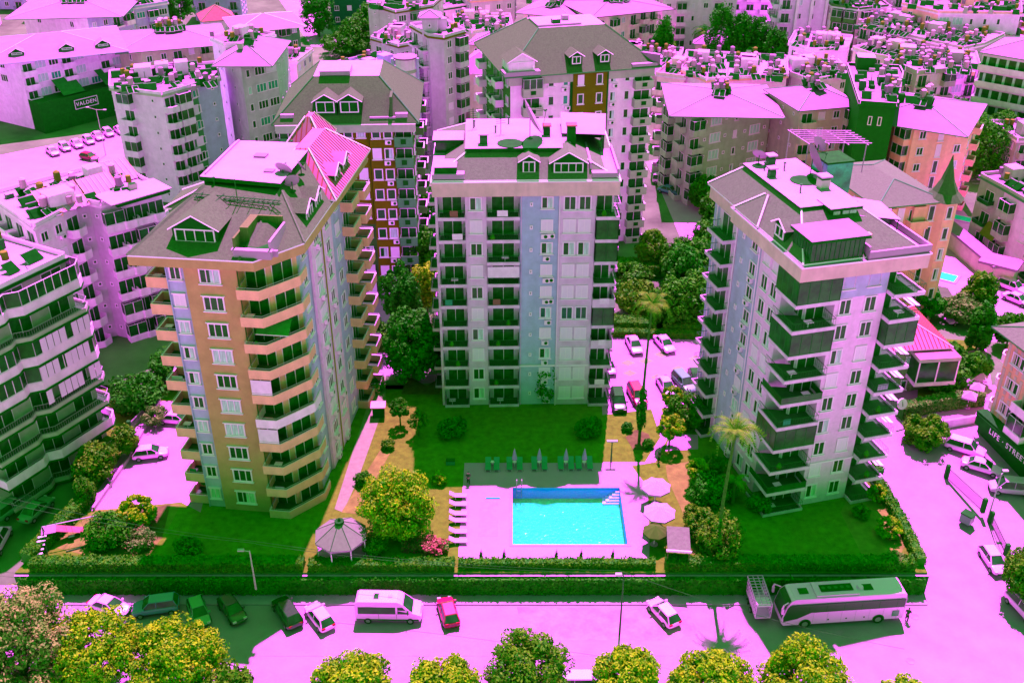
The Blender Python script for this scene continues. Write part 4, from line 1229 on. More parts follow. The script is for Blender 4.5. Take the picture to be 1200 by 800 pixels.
pieces(T, 'roof_terrace_wall', [(106 * f, -.5, 27.3, 136 * f, 3.4, 27.9, 'r_white'), (106 * f, 3.2, 27.9, 130 * f, 3.4, 30.4, 'r_white'), (130 * f, -.3, 27.9, 133 * f, 3.4, 30.6, 'r_brown'), (2 * f, -.3, 27.3, 17 * f, 2, 28.3, 'r_white'), (46 * f, 4.4, 32.3, 82 * f, 8, 32.9, 'r_white'), (136 * f, -.4, 27.3, 150 * f, 1.6, 28.3, 'r_white')])

# tall block behind the middle tower
T = block('tall white and brown block with wide brown mansard roof, behind the tower by the pool', [(598, 90), (765, 78)], 29, 19, 10, ['w_white', 'w_grey', 'w_grey', 'w_olive'], [''], roof=('mansard', 'r_brown', 5.2, 6.0), near=True, over=1.1, sides='bwd')
L = T.L; f = L / 167.0
b = MB(); b.box(72 * f, -.35, 0, 112 * f, -.01, 28.9, 'w_rust'); b.box(69 * f, -.2, 0, 72 * f, -.01, 28.9, 'dark'); b.box(112.2 * f, -.3, 0, 114 * f, -.01, 28.9, 'dark'); b.box(-.3, -.25, 27.6, L + .3, -.012, 28.95, 'w_grey'); put('painted_panel', b.mesh(), T.t)
for k in range(10):
    z = k * 2.9
    T.window((0, 0), (L, 0), 47 * f, z + .9, 1.0, 1.5, 1, st='glass'); T.window((0, 0), (L, 0), 64 * f, z + .9, .9, 1.5, 1, st='glass_teal', ac=True)
    for s0 in (81, 103): T.window((0, -.355), (L, -.355), s0 * f, z + .9, 1.0, 1.6, 1)
    T.window((0, 0), (L, 0), 120 * f, z + .9, 1.0, 1.5, 1, st='half', ac=True); T.window((0, 0), (L, 0), 137 * f, z + .9, .9, 1.5, 1, st='glass')
    for s0, w in ((24, 3.1), (155, 3.0)):
        T.balcony((0, 0), (L, 0), s0 * f, z, [(-w / 2, 0), (-w / 2, -1.3), (w / 2, -1.3), (w / 2, 0)], 'solid', 'w_grey', rail='glazing' if k in (9,) and s0 == 24 else None, dw=2.6, ph=1.15)
        T.place('vent_opening', m_pane(1.0, .8, 'dark'), (0, -1.31), (L, -1.31), s0 * f, z + .15)
dormer(T, 75 * f, -0.3, 30.0, 1.9, 3, 1.5, 0, 'r_brown', 'dark', 2); dormer(T, 108 * f, -0.3, 30.0, 1.9, 3, 1.5, 0, 'r_brown', 'dark', 2)
dormer(T, 12 * f, -0.6, 29.3, 4.0, 4, 2.0, 0, 'r_brown', 'w_white', 3)
pieces(T, 'roof_terrace_wall', [(-1.2, -1.2, 29.3, 32 * f, 1, 29.9, 'r_white'), (140 * f, -.9, 29.3, 170 * f, 6, 29.8, 'r_white')])
b = MB(); b.prism([(L - 5.2, 5.0), (L - 4.6, 5.0), (L + 1, -.4), (L + .6, -1.0)], 29.4, 31.0, 'r_pink')
put('roof_terrace_wall', b.mesh(), T.t)
b = MB(); b.box(6, 6.5, 34.2, 13, 12, 34.7, 'r_white'); b.box(8.5, 7, 34.7, 9.8, 8, 35.3, 'metal_dark', 'r_white'); b.box(10.6, 8.6, 34.7, 11.6, 9.6, 35.4, 'r_white'); put('flat_roof', b.mesh(), T.t)

# grey block behind the parking road
T = block('grey apartment block with pale pink hipped roof, by the road behind the right tower', [(782, 116), (810, 137), (905, 118)], 16, 9, 5, ['w_grey', 'w_grey'], ['gb', 'gtctntct'], roof=('hip', 'r_pink', 1.8), near=True, over=0.5, heaters=5, short='the grey block roof behind the right tower', sides='bw')

# salmon pair joined by a dark tower
T = block('salmon apartment wing with pink hipped roof, left of the dark stair tower', [(938, 130), (1007, 124)], 17, 12, 6, ['w_sand', 'w_sand'], ['bwwg'], near=True, heaters=2, short='the left salmon wing', sides='tt')
T = block('salmon apartment wing with pink hipped roof, right of the dark stair tower', [(1020, 128), (1072, 151), (1138, 146)], 17, 12, 6, ['w_terra', 'w_terra'], ['ltg', 'wlw'], near=True, heaters=3, short='the right salmon wing', sides='wb')
T = block('dark brown stair tower with two white ring marks, between the two salmon wings', [(996, 85), (1008, 122), (1050, 125), (1056, 88)], 21, 4, 7, ['w_dark', 'w_dark'], ['', '', ''], roof=('flat', 'r_pink', 'w_dark'), heaters=4, short='the dark stair tower', sides='', cat='stair tower', name='stair_tower')
p = T.w2
mid = ((at(1008, 122, 21) + at(1050, 125, 21)) / 2)
e0 = at(1008, 122, 21); e1 = at(1050, 125, 21); ed = (e1 - e0); an = math.atan2(ed.y, ed.x)
nrm = Vector((ed.y, -ed.x, 0)).normalized()
inv = (Matrix.Translation(T.t.location) @ Matrix.Rotation(T.ang, 4, 'Z')).inverted()
for s in (.35, .62):
    b = MB(); w, h = .62, 1.5
    for a in (-w / 2, w / 2 - .12): b.box(a, -.06, 0, a + .12, 0, h, 'frame')
    b.box(-w / 2 + .12, -.06, 0, w / 2 - .12, 0, .12, 'frame'); b.box(-w / 2 + .12, -.06, h - .12, w / 2 - .12, 0, h, 'frame')
    q = inv @ (e0 + ed * s + nrm * .01 + Vector((0, 0, -3.4)))
    put('ring_mark', b.mesh(), T.t, q, an - T.ang)

# block with the conical turret
T = block('salmon columned block with brown roof and a pointed corner turret, behind the right tower', [(1030, 243), (1103, 236)], 18.5, 15, 6, ['w_salmon', 'w_salmon'], ['dlbl'], roof=('hip', 'r_mauve', 1.6), near=True, sides='wl')
b = MB(); oct_ = [(T.L + 1.0 + 2.0 * math.cos(math.pi / 8 + i * math.pi / 4), 1.0 + 2.0 * math.sin(math.pi / 8 + i * math.pi / 4)) for i in range(8)]
b.prism(oct_, 0, 18.6, 'w_terra'); put('turret', b.mesh(), T.t)
b = MB(); c = (T.L + 1.0, 1.0)
prev = None
for r, z in ((2.7, 18.6), (1.7, 19.6), (.9, 21.2), (.35, 23.2), (.05, 24.6)):
    ring = [(c[0] + r * math.cos(math.pi / 8 + i * math.pi / 4), c[1] + r * math.sin(math.pi / 8 + i * math.pi / 4), z) for i in range(8)]
    if prev: b.loft(prev, ring, 'r_brown')
    prev = ring
put('turret_roof', b.mesh(), T.t)
for k in range(6):
    i = 5
    T.window(oct_[5], oct_[6], .75, k * 3.08 + .8, .9, 1.8, 1, near=True)
b = MB(); b.box(T.L * .55, -.5, 0, T.L * .75, -.01, 18.2, 'w_salmon'); b.box(T.L * .2, -.35, 0, T.L * .28, -.01, 18.2, 'w_salmon'); put('pilaster', b.mesh(), T.t)

# block with the long white balconies at the left edge
T = block('white apartment block with long wrap around glazed balconies, cut by the left edge', [(-70, 372), (75, 303)], 23.5, 20, 8, ['w_grey', 'w_white'], [''], roof=('flat', 'r_white', 'dark'), base=-1.0, near=True, heaters=4, short='the white block at the left edge', wm='w_white', sides='')
L = T.L
for k in range(8):
    z = k * 3.05 + .4
    x0, x1 = 0.5, L + 0.4
    path = [(x0, 0), (x0, -1.5), (L * .36, -1.5), (L * .42, -1.0), (L * .5, -1.9), (L - .2, -1.9), (L + .9, -1.0), (L + .9, .3), (L + .9, 2.6), (L + .01, 2.6)]
    st, rl = [('low', 'low'), ('solid', 'top'), ('low', 'low'), ('low', 'low'), ('glazed', 'glazing'), ('glazed', 'glazing'), ('low', 'low'), ('glazed', 'glazing')][k]
    o = T.balcony((0, 0), (L, 0), 0, z, path, st, 'w_white' if st != 'low' else 'w_grey', rail=rl, door=False, rm='metal_light')
    for s in (3, 8, 13, 17.5):
        if s < L - 1.5: T.place('balcony_door', m_door(2.6, 2.2), (0, 0), (L, 0), s, z)
    if k in (3, 4, 5):
        for i in range(9):
            if (i * 7 + k) % 5 == 0: continue
            b = MB(); xx = L * .5 + i * (L * .5) / 9
            b.face([(xx, -1.93, .86), (xx + L * .5 / 9 - .08, -1.93, .86), (xx + L * .5 / 9 - .08, -1.93, 2.55), (xx, -1.93, 2.55)], 'shutter')
            put('balcony_blind', b.mesh(), T.t, (0, 0, z))
    b = MB(); b.prism([(x0 - .05, -1.6), (L * .36, -1.6), (L * .42, -1.1), (L * .5, -2.0), (L - .2, -2.0), (L + 1.0, -1.0), (L + 1.0, 2.7), (L, 2.7), (L, -.01), (x0, -.01)], -.42, -.185, 'darker'); put('slab_edge', b.mesh(), T.t, (0, 0, z))
    for s in (5, 10, 15):
        T.balcony((L, 0), (L, 20), s, z, [(-1.3, 0), (-1.3, -1.3), (1.3, -1.3), (1.3, 0)], 'solid', 'w_bright', rail='top')

# pale block with the curved stair column
T = block('pale lilac block with folded wall of tiny windows, just left of the orange tower', [(40, 267), (89, 241), (103, 238), (119, 241), (188, 224)], 20, 14, 6, ['w_white', 'w_mauve', 'w_mauve', 'w_white', 'w_white'], ['waB', 't', 't', 'gBgB'], roof=('flat', 'r_white', 'w_white'), near=True, heaters=6, short='the pale lilac block on the left', sides='bb')
b = MB(); b.box(T.L * .6, T.ymin - 1.6, 20.1, T.L + .6, 3, 20.6, 'darker', 'r_white'); b.box(T.L * .55, T.ymin - 1.8, 20.6, T.L + .8, 3.2, 20.75, 'r_white'); put('roof_slab', b.mesh(), T.t)

b = MB()
for (x, y, w, d, zz) in ((2.5, 1.5, 5.5, 4.0, 2.2), (T.L * .5, 2.5, 4.5, 3.5, 2.0), (T.L * .72, 6, 5, 4, 1.8)):
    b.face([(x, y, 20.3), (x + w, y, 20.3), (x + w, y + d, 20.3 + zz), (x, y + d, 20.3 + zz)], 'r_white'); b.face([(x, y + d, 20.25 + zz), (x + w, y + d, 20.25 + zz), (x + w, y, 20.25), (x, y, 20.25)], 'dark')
    for i in range(8): b.tube((x + w * i / 7, y, 20.36), (x + w * i / 7, y + d, 20.36 + zz), .04, 'w_salmon', 3)
put('slanted_roof_sheet', b.mesh(), T.t)
# restaurant
T = block('low stone walled restaurant with bright pink sheet roof and glazed bay, below the right tower', [(1000, 408), (1078, 408), (1105, 402)], 6.4, 9, 2, ['w_brick', 'w_brick'], ['nnnn', ''], roof=('hip', 'r_sheet', 2.6, 'w_beige', 0.5), base=-0.6, near=True, over=0.6, sides='', cat='restaurant', name='restaurant')
e0 = at(1078, 408, 6.4)
b = MB(); b.box(T.L - 4.4, T.ymin - 2.2, 3.3, T.L + .8, -.01, 6.3, 'glass'); 
for x in (0, 2.5, 5.1): b.box(T.L - 4.4 + x, T.ymin - 2.3, 3.3, T.L - 4.25 + x, T.ymin - 2.21, 6.3, 'frame')
b.box(T.L - 4.5, T.ymin - 2.35, 2.8, T.L + .9, .2, 3.3, 'w_white'); b.box(T.L - 4.5, T.ymin - 2.35, 6.3, T.L + .9, .2, 6.8, 'w_grey', 'r_sheet')
put('glazed_bay', b.mesh(), T.t)
b = MB(); b.cyl((0, 0, 0), .7, .12, 'frame', 16); o = put('round_sign', b.mesh(), loc=(at(1057, 473, 2.5)), rot=(R(70), 0, R(20)), label='round white shop sign in the shade in front of the restaurant', cat='sign')
text('sign_symbol', 'i', o, (0, 0, .13), (0, 0, 0), 1.0, 'dark')

# shop block at the right edge
P = [at(1166, 385, 13.5), at(1245, 470, 13.5)]
T = block('brown striped apartment block over shops, cut by the right edge of the photograph', [(1186, 390), (1250, 437)], 13.5, 14, 4, ['w_salmon', 'w_salmon'], [''], roof=('hip', 'r_mauve', 2.2), base=-1.2, near=True, over=1.6, sides='gw')
L = T.L
for k in range(1, 4):
    z = .6 + k * 3.3
    for s in (2.2, 5.4, 8.4, 11.6):
        if s > L - 1: continue
        feature(T, 'Wrgb'[(k + int(s)) % 4] if s > 3 else 'W', (0, 0), (L, 0), s, z, True, 'w_white', 3.3, k)
    b = MB()
    for i in range(int(L / 1.0)): b.box(.2 + i * 1.0, -.06, z, .6 + i * 1.0, -.004, z + 3.0, 'w_sand')
    put('wall_stripe', b.mesh(), T.t)
    feature(T, 'B', (0, 14), (0, 0), 12.3, z, True, 'w_white', 3.3, k)
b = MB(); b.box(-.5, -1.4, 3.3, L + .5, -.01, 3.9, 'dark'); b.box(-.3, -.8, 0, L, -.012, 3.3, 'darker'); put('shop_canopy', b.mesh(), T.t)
b = MB(); b.box(-.3, -1.5, 2.2, L, -1.41, 3.6, 'darker'); sgn = put('shop_sign', b.mesh(), T.t)
text('lettering', 'LIFE \u00b7 STREET', sgn, (5.6, -1.53, 2.9), (R(90), 0, 0), 0.98, 'frame')

# striped block upper right
T = block('white apartment block with dark striped balcony floors, upper right edge', [(1152, 62), (1235, 76)], 19, 14, 6, ['w_bright', 'w_bright'], [''], roof=('hip', 'r_pink', 2.5), sides='bb')
for k in range(6):
    z = k * 3.16; b = MB(); b.box(0.3, -.06, z + .9, T.L, -.004, z + 2.6, 'door_dark'); 
    for i in range(8): b.box(1 + i * 1.9, -.1, z + .9, 1.5 + i * 1.9, -.06, z + 2.6, 'curtain')
    put('window_strip', b.mesh(), T.t)
    T.balcony((0, 0), (T.L, 0), T.L / 2, z + .3, [(-T.L / 2, 0), (-T.L / 2, -1.4), (T.L / 2, -1.4), (T.L / 2, 0)], 'solid', 'w_bright', door=False)
# house with awnings right
T = block('white house with flat pink roof and an orange awning, right edge above the small pool', [(1150, 207), (1178, 222), (1240, 258)], 11, 12, 3, ['w_grey', 'w_white'], ['r', 'gwr'], roof=('flat', 'r_pink', 'w_dkgrey'), near=True, sides='bw', cat='house', name='house')
b = MB(); b.face([(0, 0, 0), (3.0, 0, 0), (3.2, -1.2, -2.2), (-.2, -1.2, -2.2)], 'tank_orange'); put('awning', b.mesh(), T.t, (T.L * .25, T.ymin * .6 - .3, 5.2))

# Valden block
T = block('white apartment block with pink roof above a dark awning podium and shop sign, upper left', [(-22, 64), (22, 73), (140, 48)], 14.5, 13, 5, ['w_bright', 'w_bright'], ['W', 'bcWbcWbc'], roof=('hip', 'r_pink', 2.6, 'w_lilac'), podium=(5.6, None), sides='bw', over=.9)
for sx, sy in ((.25, .3), (.6, .3), (.86, .3)): dormer(T, T.L * sx, T.ymin + 2.0 + sy, 15.2, 2.6, 3.0, .8, 0, 'r_pink', 'dark', 2)
e0 = at(22, 73, 14.5); e1 = at(140, 48, 14.5)
M = (Matrix.Translation(T.t.location) @ Matrix.Rotation(T.ang, 4, 'Z')).inverted()
q0 = M @ e0; q1 = M @ e1
dv = (q1 - q0); an = math.atan2(dv.y, dv.x); dn = dv.normalized(); nn = Vector((dn.y, -dn.x, 0))
def vp(px, py, out):      # point on a plane parallel to the long front, `out` metres in front of it
    o = e0 + (Matrix.Rotation(T.ang, 4, 'Z') @ nn) * out; wn_ = (Matrix.Rotation(T.ang, 4, 'Z') @ nn)
    C0 = Vector((0, 0, 72)); D = at(px, py, 0) - C0
    t = (o - C0).dot(wn_) / D.dot(wn_)
    return M @ (C0 + D * t)
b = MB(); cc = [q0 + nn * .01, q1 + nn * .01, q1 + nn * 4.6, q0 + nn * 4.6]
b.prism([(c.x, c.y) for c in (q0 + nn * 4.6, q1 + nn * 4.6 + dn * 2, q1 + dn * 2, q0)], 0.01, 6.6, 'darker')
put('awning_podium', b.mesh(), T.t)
for a in (.25, .68):
    b = MB(); w = 5; o = q0.lerp(q1, a)
    b.face([(0, -4.4, 0), (w, -4.4, 0), (w, -.1, 2.6), (0, -.1, 2.6)], 'awning')
    put('awning', b.mesh(), T.t, (o.x, o.y, 6.9), an)
s = vp(101, 120, 4.7)
b = MB(); W_, H_ = 5.4, 2.0
b.box(-W_ / 2, -.05, -H_ / 2, W_ / 2, 0, H_ / 2, 'darker')
for x in (-W_ / 2, W_ / 2 - .1): b.box(x, -.12, -H_ / 2, x + .1, -.051, H_ / 2, 'frame')
for z in (-H_ / 2, H_ / 2 - .1): b.box(-W_ / 2 + .1, -.12, z, W_ / 2 - .1, -.051, z + .1, 'frame')
sg = put('shop_sign', b.mesh(), T.t, s, an)
text('lettering', 'VALDEN', sg, (0, -.1, 0), (R(90), 0, 0), 1.15, 'frame')


BL = [
 ('white block with stepped balconies and dark window strip, in front of the dark podium', [(130, 104), (165, 109), (190, 112), (218, 104), (257, 93)], 20, 10, 7, ['w_bright', 'w_bright', 'w_bright', 'w_lilac'], ['g', 't', 'Bg', 'wt'], ('flat', 'r_pink', 'w_grey'), 5, 'the white block in front of the podium', 'tw'),
 ('brown and beige block with wide pink hipped roof, behind the white stepped block', [(138, 53), (165, 61), (262, 43)], 14, 12, 4, ['w_sand', 'w_sand'], ['n', 'wwdwgw'], ('hip', 'r_pink', 2.2), 8, 'the beige block upper left', 'w'),
 ('pale mauve block with a row of top windows, left of the brown mansard roof', [(262, 68), (282, 78), (323, 68)], 22, 11, 7, ['w_pink', 'w_mauve'], ['t', 'nWW'], ('hip', 'r_pink', 2.4), 2, 'the pale mauve block left of centre', 't'),
 ('white pink stair block with flat roof, beside the pale mauve block', [(248, 47), (264, 54), (290, 53)], 23, 8, 7, ['w_pink', 'w_pink'], ['t', 't'], ('flat', 'r_pink', 'w_white'), 1, 'the stair block left of centre', ''),
 ('dark fronted block with a white eave and dormer, beside the upper road', [(272, 33), (286, 38), (350, 26)], 13, 10, 4, ['w_dkgrey', 'w_dkgrey'], ['n', 'wlwgw'], ('hip', 'r_pink', 2.0, 'w_white'), 0, None, 'w'),
 ('small house with red roof and white gable, upper left', [(238, 26), (274, 23)], 8, 9, 2, ['w_white'], ['ww'], ('hip', 'r_red', 3.0), 0, None, 'w'),
 ('large white roofed hall with blue panelled side, top left corner', [(25, 11), (102, 21), (153, 8)], 15, 12, 4, ['w_white', 'w_lilac'], ['ww', 'wwdg'], ('hip', 'r_pink', 1.8), 8, 'the big roof in the top left corner', 'w'),
 ('lilac block with flat white roof, right of the blue panelled hall', [(157, 10), (196, 4)], 14, 12, 4, ['w_lilac'], ['WgW'], ('flat', 'r_white', 'w_white'), 3, 'the lilac block top left', 'w'),
 ('brown block with red banded floors, right of the upper road', [(431, 5), (464, 15), (506, 8)], 16, 12, 5, ['w_mauve', 'w_mauve'], ['tt', 'Wgw'], ('flat', 'r_pink', 'w_rust'), 1, 'the red banded block', 'w'),
 ('low red banded block with terrace roof, in front of the taller red banded block', [(436, 46), (467, 55), (494, 50)], 14, 10, 4, ['w_mauve', 'w_mauve'], ['dw', 'dW'], ('flat', 'r_white', 'w_rust'), 5, 'the low red banded block', 'w'),
 ('block with pink single pitch roof above dark windows, top centre', [(508, 13), (547, 7)], 12, 13, 4, ['w_white'], ['dW'], ('flat', 'r_pink', 'dark'), 0, None, 'w'),
 ('tall mauve apartment slab with deep vertical groove, behind the brown mansard block', [(503, 43), (520, 45), (544, 38)], 24, 9, 8, ['w_mauve', 'w_mauve'], ['', 'wg'], ('flat', 'r_white', 'w_rust'), 0, None, 'd'),
 ('slim white pink stair tower with pointed cap, above the tall mauve slab', [(494, 22), (512, 22)], 27, 4, 9, ['w_mauve'], ['t'], ('hip', 'r_pink', 1.0), 0, None, ''),
 ('white shed roofed block with ribbed lilac wall, behind the brown mansard roof', [(430, 92), (447, 97), (490, 78)], 17, 12, 5, ['w_lilac', 'w_lilac'], ['w', 'gww'], ('flat', 'r_white', 'w_white'), 0, None, 'w'),
 ('cream house block with twin pink gables, left of the wide brown mansard roof', [(537, 80), (550, 86), (584, 84)], 16, 11, 5, ['w_cream', 'w_cream'], ['w', 'sb'], ('hip', 'r_pink', 3.0, 'w_white'), 0, None, 'w'),
 ('cream annex with small orange roof, between the gabled block and the wide brown mansard block', [(569, 93), (597, 93)], 13, 8, 4, ['w_cream'], ['tb'], ('hip', 'r_red', 1.6, 'w_terra'), 0, None, 'b'),
 ('low white block crowded with tanks, above the cream gabled block', [(533, 33), (553, 39), (600, 32)], 13, 12, 4, ['w_cream', 'w_cream'], ['w', 'lBw'], ('flat', 'r_white', 'w_white'), 9, 'the low white block top centre', 'w'),
 ('brown fronted block with pink roof, top centre left of the dark collectors', [(552, 2), (603, -2)], 14, 12, 4, ['w_mauve'], ['wwww'], ('flat', 'r_pink', 'w_terra'), 3, 'the brown block at the top edge', 'w'),
 ('cream block with pink roof and a dense row of dark collectors, top centre', [(614, 12), (662, 21), (676, 18)], 13, 12, 4, ['w_cream', 'w_cream'], ['nWwn', 'w'], ('hip', 'r_pink', 1.2), 7, 'the cream block top centre', 'w'),
 ('long block with dark edged pink roof and curtained balconies, top centre right', [(680, 14), (713, 19), (771, 5)], 14, 12, 4, ['w_cream', 'w_cream'], ['wd', 'gwdgd'], ('hip', 'r_pink', 1.4, 'dark'), 6, 'the long block top right of centre', 'd'),
 ('cream terraced block with orange chimneys and many tanks, above the grey block', [(800, 83), (828, 95), (922, 90)], 15, 14, 4, ['w_pink', 'w_pink'], ['n', 'nnsnns'], ('flat', 'r_white', 'w_terra'), 16, 'the cream terraced block', 'w'),
 ('pale block behind the tall white and brown block, with balconies towards the palm', [(770, 88), (802, 92)], 14, 10, 4, ['w_cream'], ['gbd'], ('flat', 'r_pink', 'w_white'), 3, 'the pale block beside the mansard roof', 'b'),
 ('white house block with curved parapet, right of the cypress trees', [(925, 52), (950, 60), (992, 58)], 13, 11, 4, ['w_bright', 'w_bright'], ['wb', 'nsn'], ('flat', 'r_white', 'w_white'), 8, 'the white block right of the cypresses', 'w'),
 ('white block covered with tanks, above the left salmon wing', [(928, 88), (950, 96), (996, 88)], 14, 10, 4, ['w_bright', 'w_bright'], ['n', 'wnw'], ('flat', 'r_white', 'w_white'), 9, 'the white block above the salmon wing', 'w'),
 ('olive banded block, top right of centre', [(976, 8), (1006, 12), (1040, 8)], 15, 11, 5, ['w_olive', 'w_cream'], ['gg', 'gc'], ('flat', 'r_white', 'w_white'), 5, 'the olive banded block', 'w'),
 ('long lilac grey block with a crowded roof, upper right', [(1008, 28), (1064, 43), (1128, 58), (1152, 53)], 13, 12, 4, ['w_grey', 'w_grey'], ['ddWgd', 'gdWdW', 'n'], ('flat', 'r_white', 'w_white'), 20, 'the long lilac grey block', 'w'),
 ('grey white block with curtained balconies, below the long lilac grey block', [(1042, 72), (1075, 86), (1147, 80)], 14, 12, 5, ['w_grey', 'w_white'], ['wd', 'dWgcd'], ('flat', 'r_white', 'w_grey'), 18, 'the grey white block upper right', 'w'),
 ('white pink block with crowded tanks, between the olive block and the dark stair tower', [(1000, 58), (1024, 66), (1046, 70)], 14, 10, 5, ['w_cream', 'w_cream'], ['ww', 'ww'], ('flat', 'r_white', 'w_white'), 8, 'the white pink block upper right', 'w'),
 ('white block with brick red upper storey and a blue glass bay, top right corner', [(1058, 6), (1100, 16), (1196, 17)], 17, 13, 5, ['w_brickred', 'w_bright'], ['ww', 'ccnnnn'], ('flat', 'r_pink', 'w_white'), 1, 'the brick red block', 'w'),
 ('brown block with a row of dark openings, right edge under the brick red storey', [(1150, 36), (1212, 52)], 12, 10, 4, ['w_sand'], ['nnnnn'], ('flat', 'r_white', 'w_white'), 2, 'the brown block at the right edge', 'w'),
 ('mauve block with a slim chimney wall, top edge right of centre', [(1048, -8), (1092, 2)], 16, 10, 5, ['w_mauve'], ['dww'], ('flat', 'r_pink', 'w_white'), 6, 'the mauve block at the top edge', 'w'),
]
mat('w_brickred', F(240, 130, 140), stain=0.15)
mat('w_glassdark', (0.01, 0.16, 0.05), var=0.2)
for lb, path, h, dp, nf, wl, pt, rf, nh, sh, sd_ in BL:
    T = block(lb, path, h, dp, nf, wl, pt, roof=rf, heaters=nh, short=sh, sides=sd_)

    if 'stepped balconies' in lb:      # recessed dark window strip
        b = MB(); p3 = M_inv = (Matrix.Translation(T.t.location) @ Matrix.Rotation(T.ang, 4, 'Z')).inverted()
        a = p3 @ at(218, 104, 20); c = p3 @ at(228, 101, 20); dn_ = (c - a).normalized(); nn_ = Vector((dn_.y, -dn_.x, 0))
        q = [a + nn_ * .12, a + dn_ * 2.2 + nn_ * .12, a + dn_ * 2.2, a]
        b.prism([(v.x, v.y) for v in q], 0, 20.3, 'w_dkgrey'); put('window_strip', b.mesh(), T.t)
        for k in range(7):
            T.window((q[0].x, q[0].y), (q[1].x, q[1].y), 1.1, k * 2.86 + .8, 1.5, 1.7, 2, near=False)
        b = MB()
        for x, y in ((3, 3), (6.5, 5), (9, 4)): b.box(x, y, 20.1, x + 1.8, y + 1.6, 21.6, 'dark', 'r_pink')
        put('roof_shed', b.mesh(), T.t)
# taller blocks whose roofs are above the top edge of the photograph, set by their bases
def base_block(label, px, w, rz, h, dp, nf, wl, pt, rf, sides='w', **k):
    p = at(px[0], px[1], 0)
    return block(label, None, h, dp, nf, wl, pt, roof=rf, sides=sides, world_pts=[(p.x, p.y), (p.x + w * math.cos(R(rz)), p.y + w * math.sin(R(rz)))], **k)
MATS['w_bright'] and None
base_block('dark glass tower with white blue corner ribs, right of the upper road', (389, 30), 11, 6, 26, 12, 8, ['w_glassdark'], ['www'], ('flat', 'r_white', 'w_white'))
base_block('tall white apartment tower with lilac shade and dark window slots, top centre right', (773, 58), 20, 4, 26, 13, 8, ['w_white'], ['wgnwdw'], ('flat', 'r_white', 'w_white'), 'b')
base_block('pale block with banded balconies, behind the cypress trees', (850, 42), 16, -4, 26, 12, 8, ['w_bright'], ['bgbg'], ('flat', 'r_white', 'w_white'), 'b')
T = base_block('white apartment tower with tall vertical ribs, behind the cypress trees', (905, 72), 17, -6, 30, 13, 9, ['w_bright'], ['dwnwn'], ('flat', 'r_white', 'w_white'), 'bd')
b = MB()
for x in (4, 7.6, 11.2, 14.8): b.box(x, -1.4, 0, x + .7, -.01, 30, 'w_white')
put('rib', b.mesh(), T.t)

# pavilion with a pyramid roof
p = at(815, 62, 0)
T = block('small pavilion with pyramid pink roof behind a palm, upper right of centre', [(815, 52), (857, 54)], 5, 9, 1, ['w_cream'], ['nn'], roof=('hip', 'r_pink', 3.0), sides='n', cat='pavilion', name='pavilion')

# white spiral stair cylinder beside the brown mansard block
p = at(490, 205, 0)
T = Bld('round_stair_tower', 'round white glazed stair tower with banded drum, beside the brown mansard block', 'stair tower', (p.x - 1.5, p.y + 2, 0), 0)
b = MB(); b.cyl((0, 0, 0), 1.9, 22, 'w_white', 16); put('drum', b.mesh(), T.t)
b = MB()
for k in range(7): b.cyl((0, 0, 1.5 + k * 3), 2.05, .5, 'w_grey', 16)
put('floor_band', b.mesh(), T.t)
b = MB(); b.cyl((0, 0, 22), 2.2, .3, 'r_pink', 16); b.tube((-2.3, -.4, 0), (-2.3, -.4, 22), .35, 'w_lilac', 6); b.tube((2.2, -.3, 0), (2.2, -.3, 22), .3, 'w_lilac', 6); put('cap', b.mesh(), T.t)
FOOT.append([(p.x - 5, p.y - 2), (p.x + 3, p.y - 2), (p.x + 3, p.y + 6), (p.x - 5, p.y + 6)])

# little pools and pergola roofs at the right
for px, py, w, d, lb in ((1099, 322, 5.5, 2.6, 'small turquoise kidney pool between the turret and the long sheds'), (1127, 256, 5, 2, 'narrow turquoise pool behind the long sheds')):
    p = at(px, py, 0.05)
    t = root('small_pool', lb, 'pool', p, R(-35))
    b = MB(); b.box(-w / 2 - .4, -d / 2 - .4, 0, w / 2 + .4, d / 2 + .4, .06, 'deck_stone'); put('coping', b.mesh(), t)
    b = MB(); b.box(-w / 2, -d / 2, .061, w / 2, d / 2, .075, 'tile_floor'); put('water', b.mesh(), t)
for i, (a, c, dp, h, lb) in enumerate((((1105, 262), (1165, 312), 1.8, 3.0, 'long low shed with pink flat roof, running from the turret'), ((1150, 306), (1190, 316), 3.5, 3.2, 'brown walled shed at the end of the long pink roof'))):
    block(lb, [a, c], h, dp, 1, ['w_sand'], [''], roof=('flat', 'r_pink', 'r_pink'), sides='', cat='shed', name='shed', short='shed')

# filler streets of plain blocks farther back and beyond the frame, standing where no surveyed block stands
roads = [[at(x, y, 0) for x, y in pl] for pl in ([(290, -40), (358, -40), (410, 62), (355, 62)], [(750, 180), (815, 170), (850, 290), (770, 290)], [(-40, 240), (-40, 150), (150, 150), (210, 190), (150, 240)])]
roads = [[(p.x, p.y) for p in pl] for pl in roads]
walls = ['w_cream', 'w_white', 'w_lilac', 'w_pink', 'w_sand', 'w_mauve', 'w_bright', 'w_grey']
fr = random.Random(5)
colr = {'w_cream': 'cream', 'w_white': 'white', 'w_lilac': 'lilac', 'w_pink': 'pale pink', 'w_sand': 'sand coloured', 'w_mauve': 'mauve', 'w_bright': 'bright white', 'w_grey': 'grey'}
nfil = 0
ORD = 'first second third fourth fifth sixth seventh eighth ninth tenth eleventh twelfth thirteenth fourteenth fifteenth sixteenth seventeenth eighteenth nineteenth twentieth'.split()
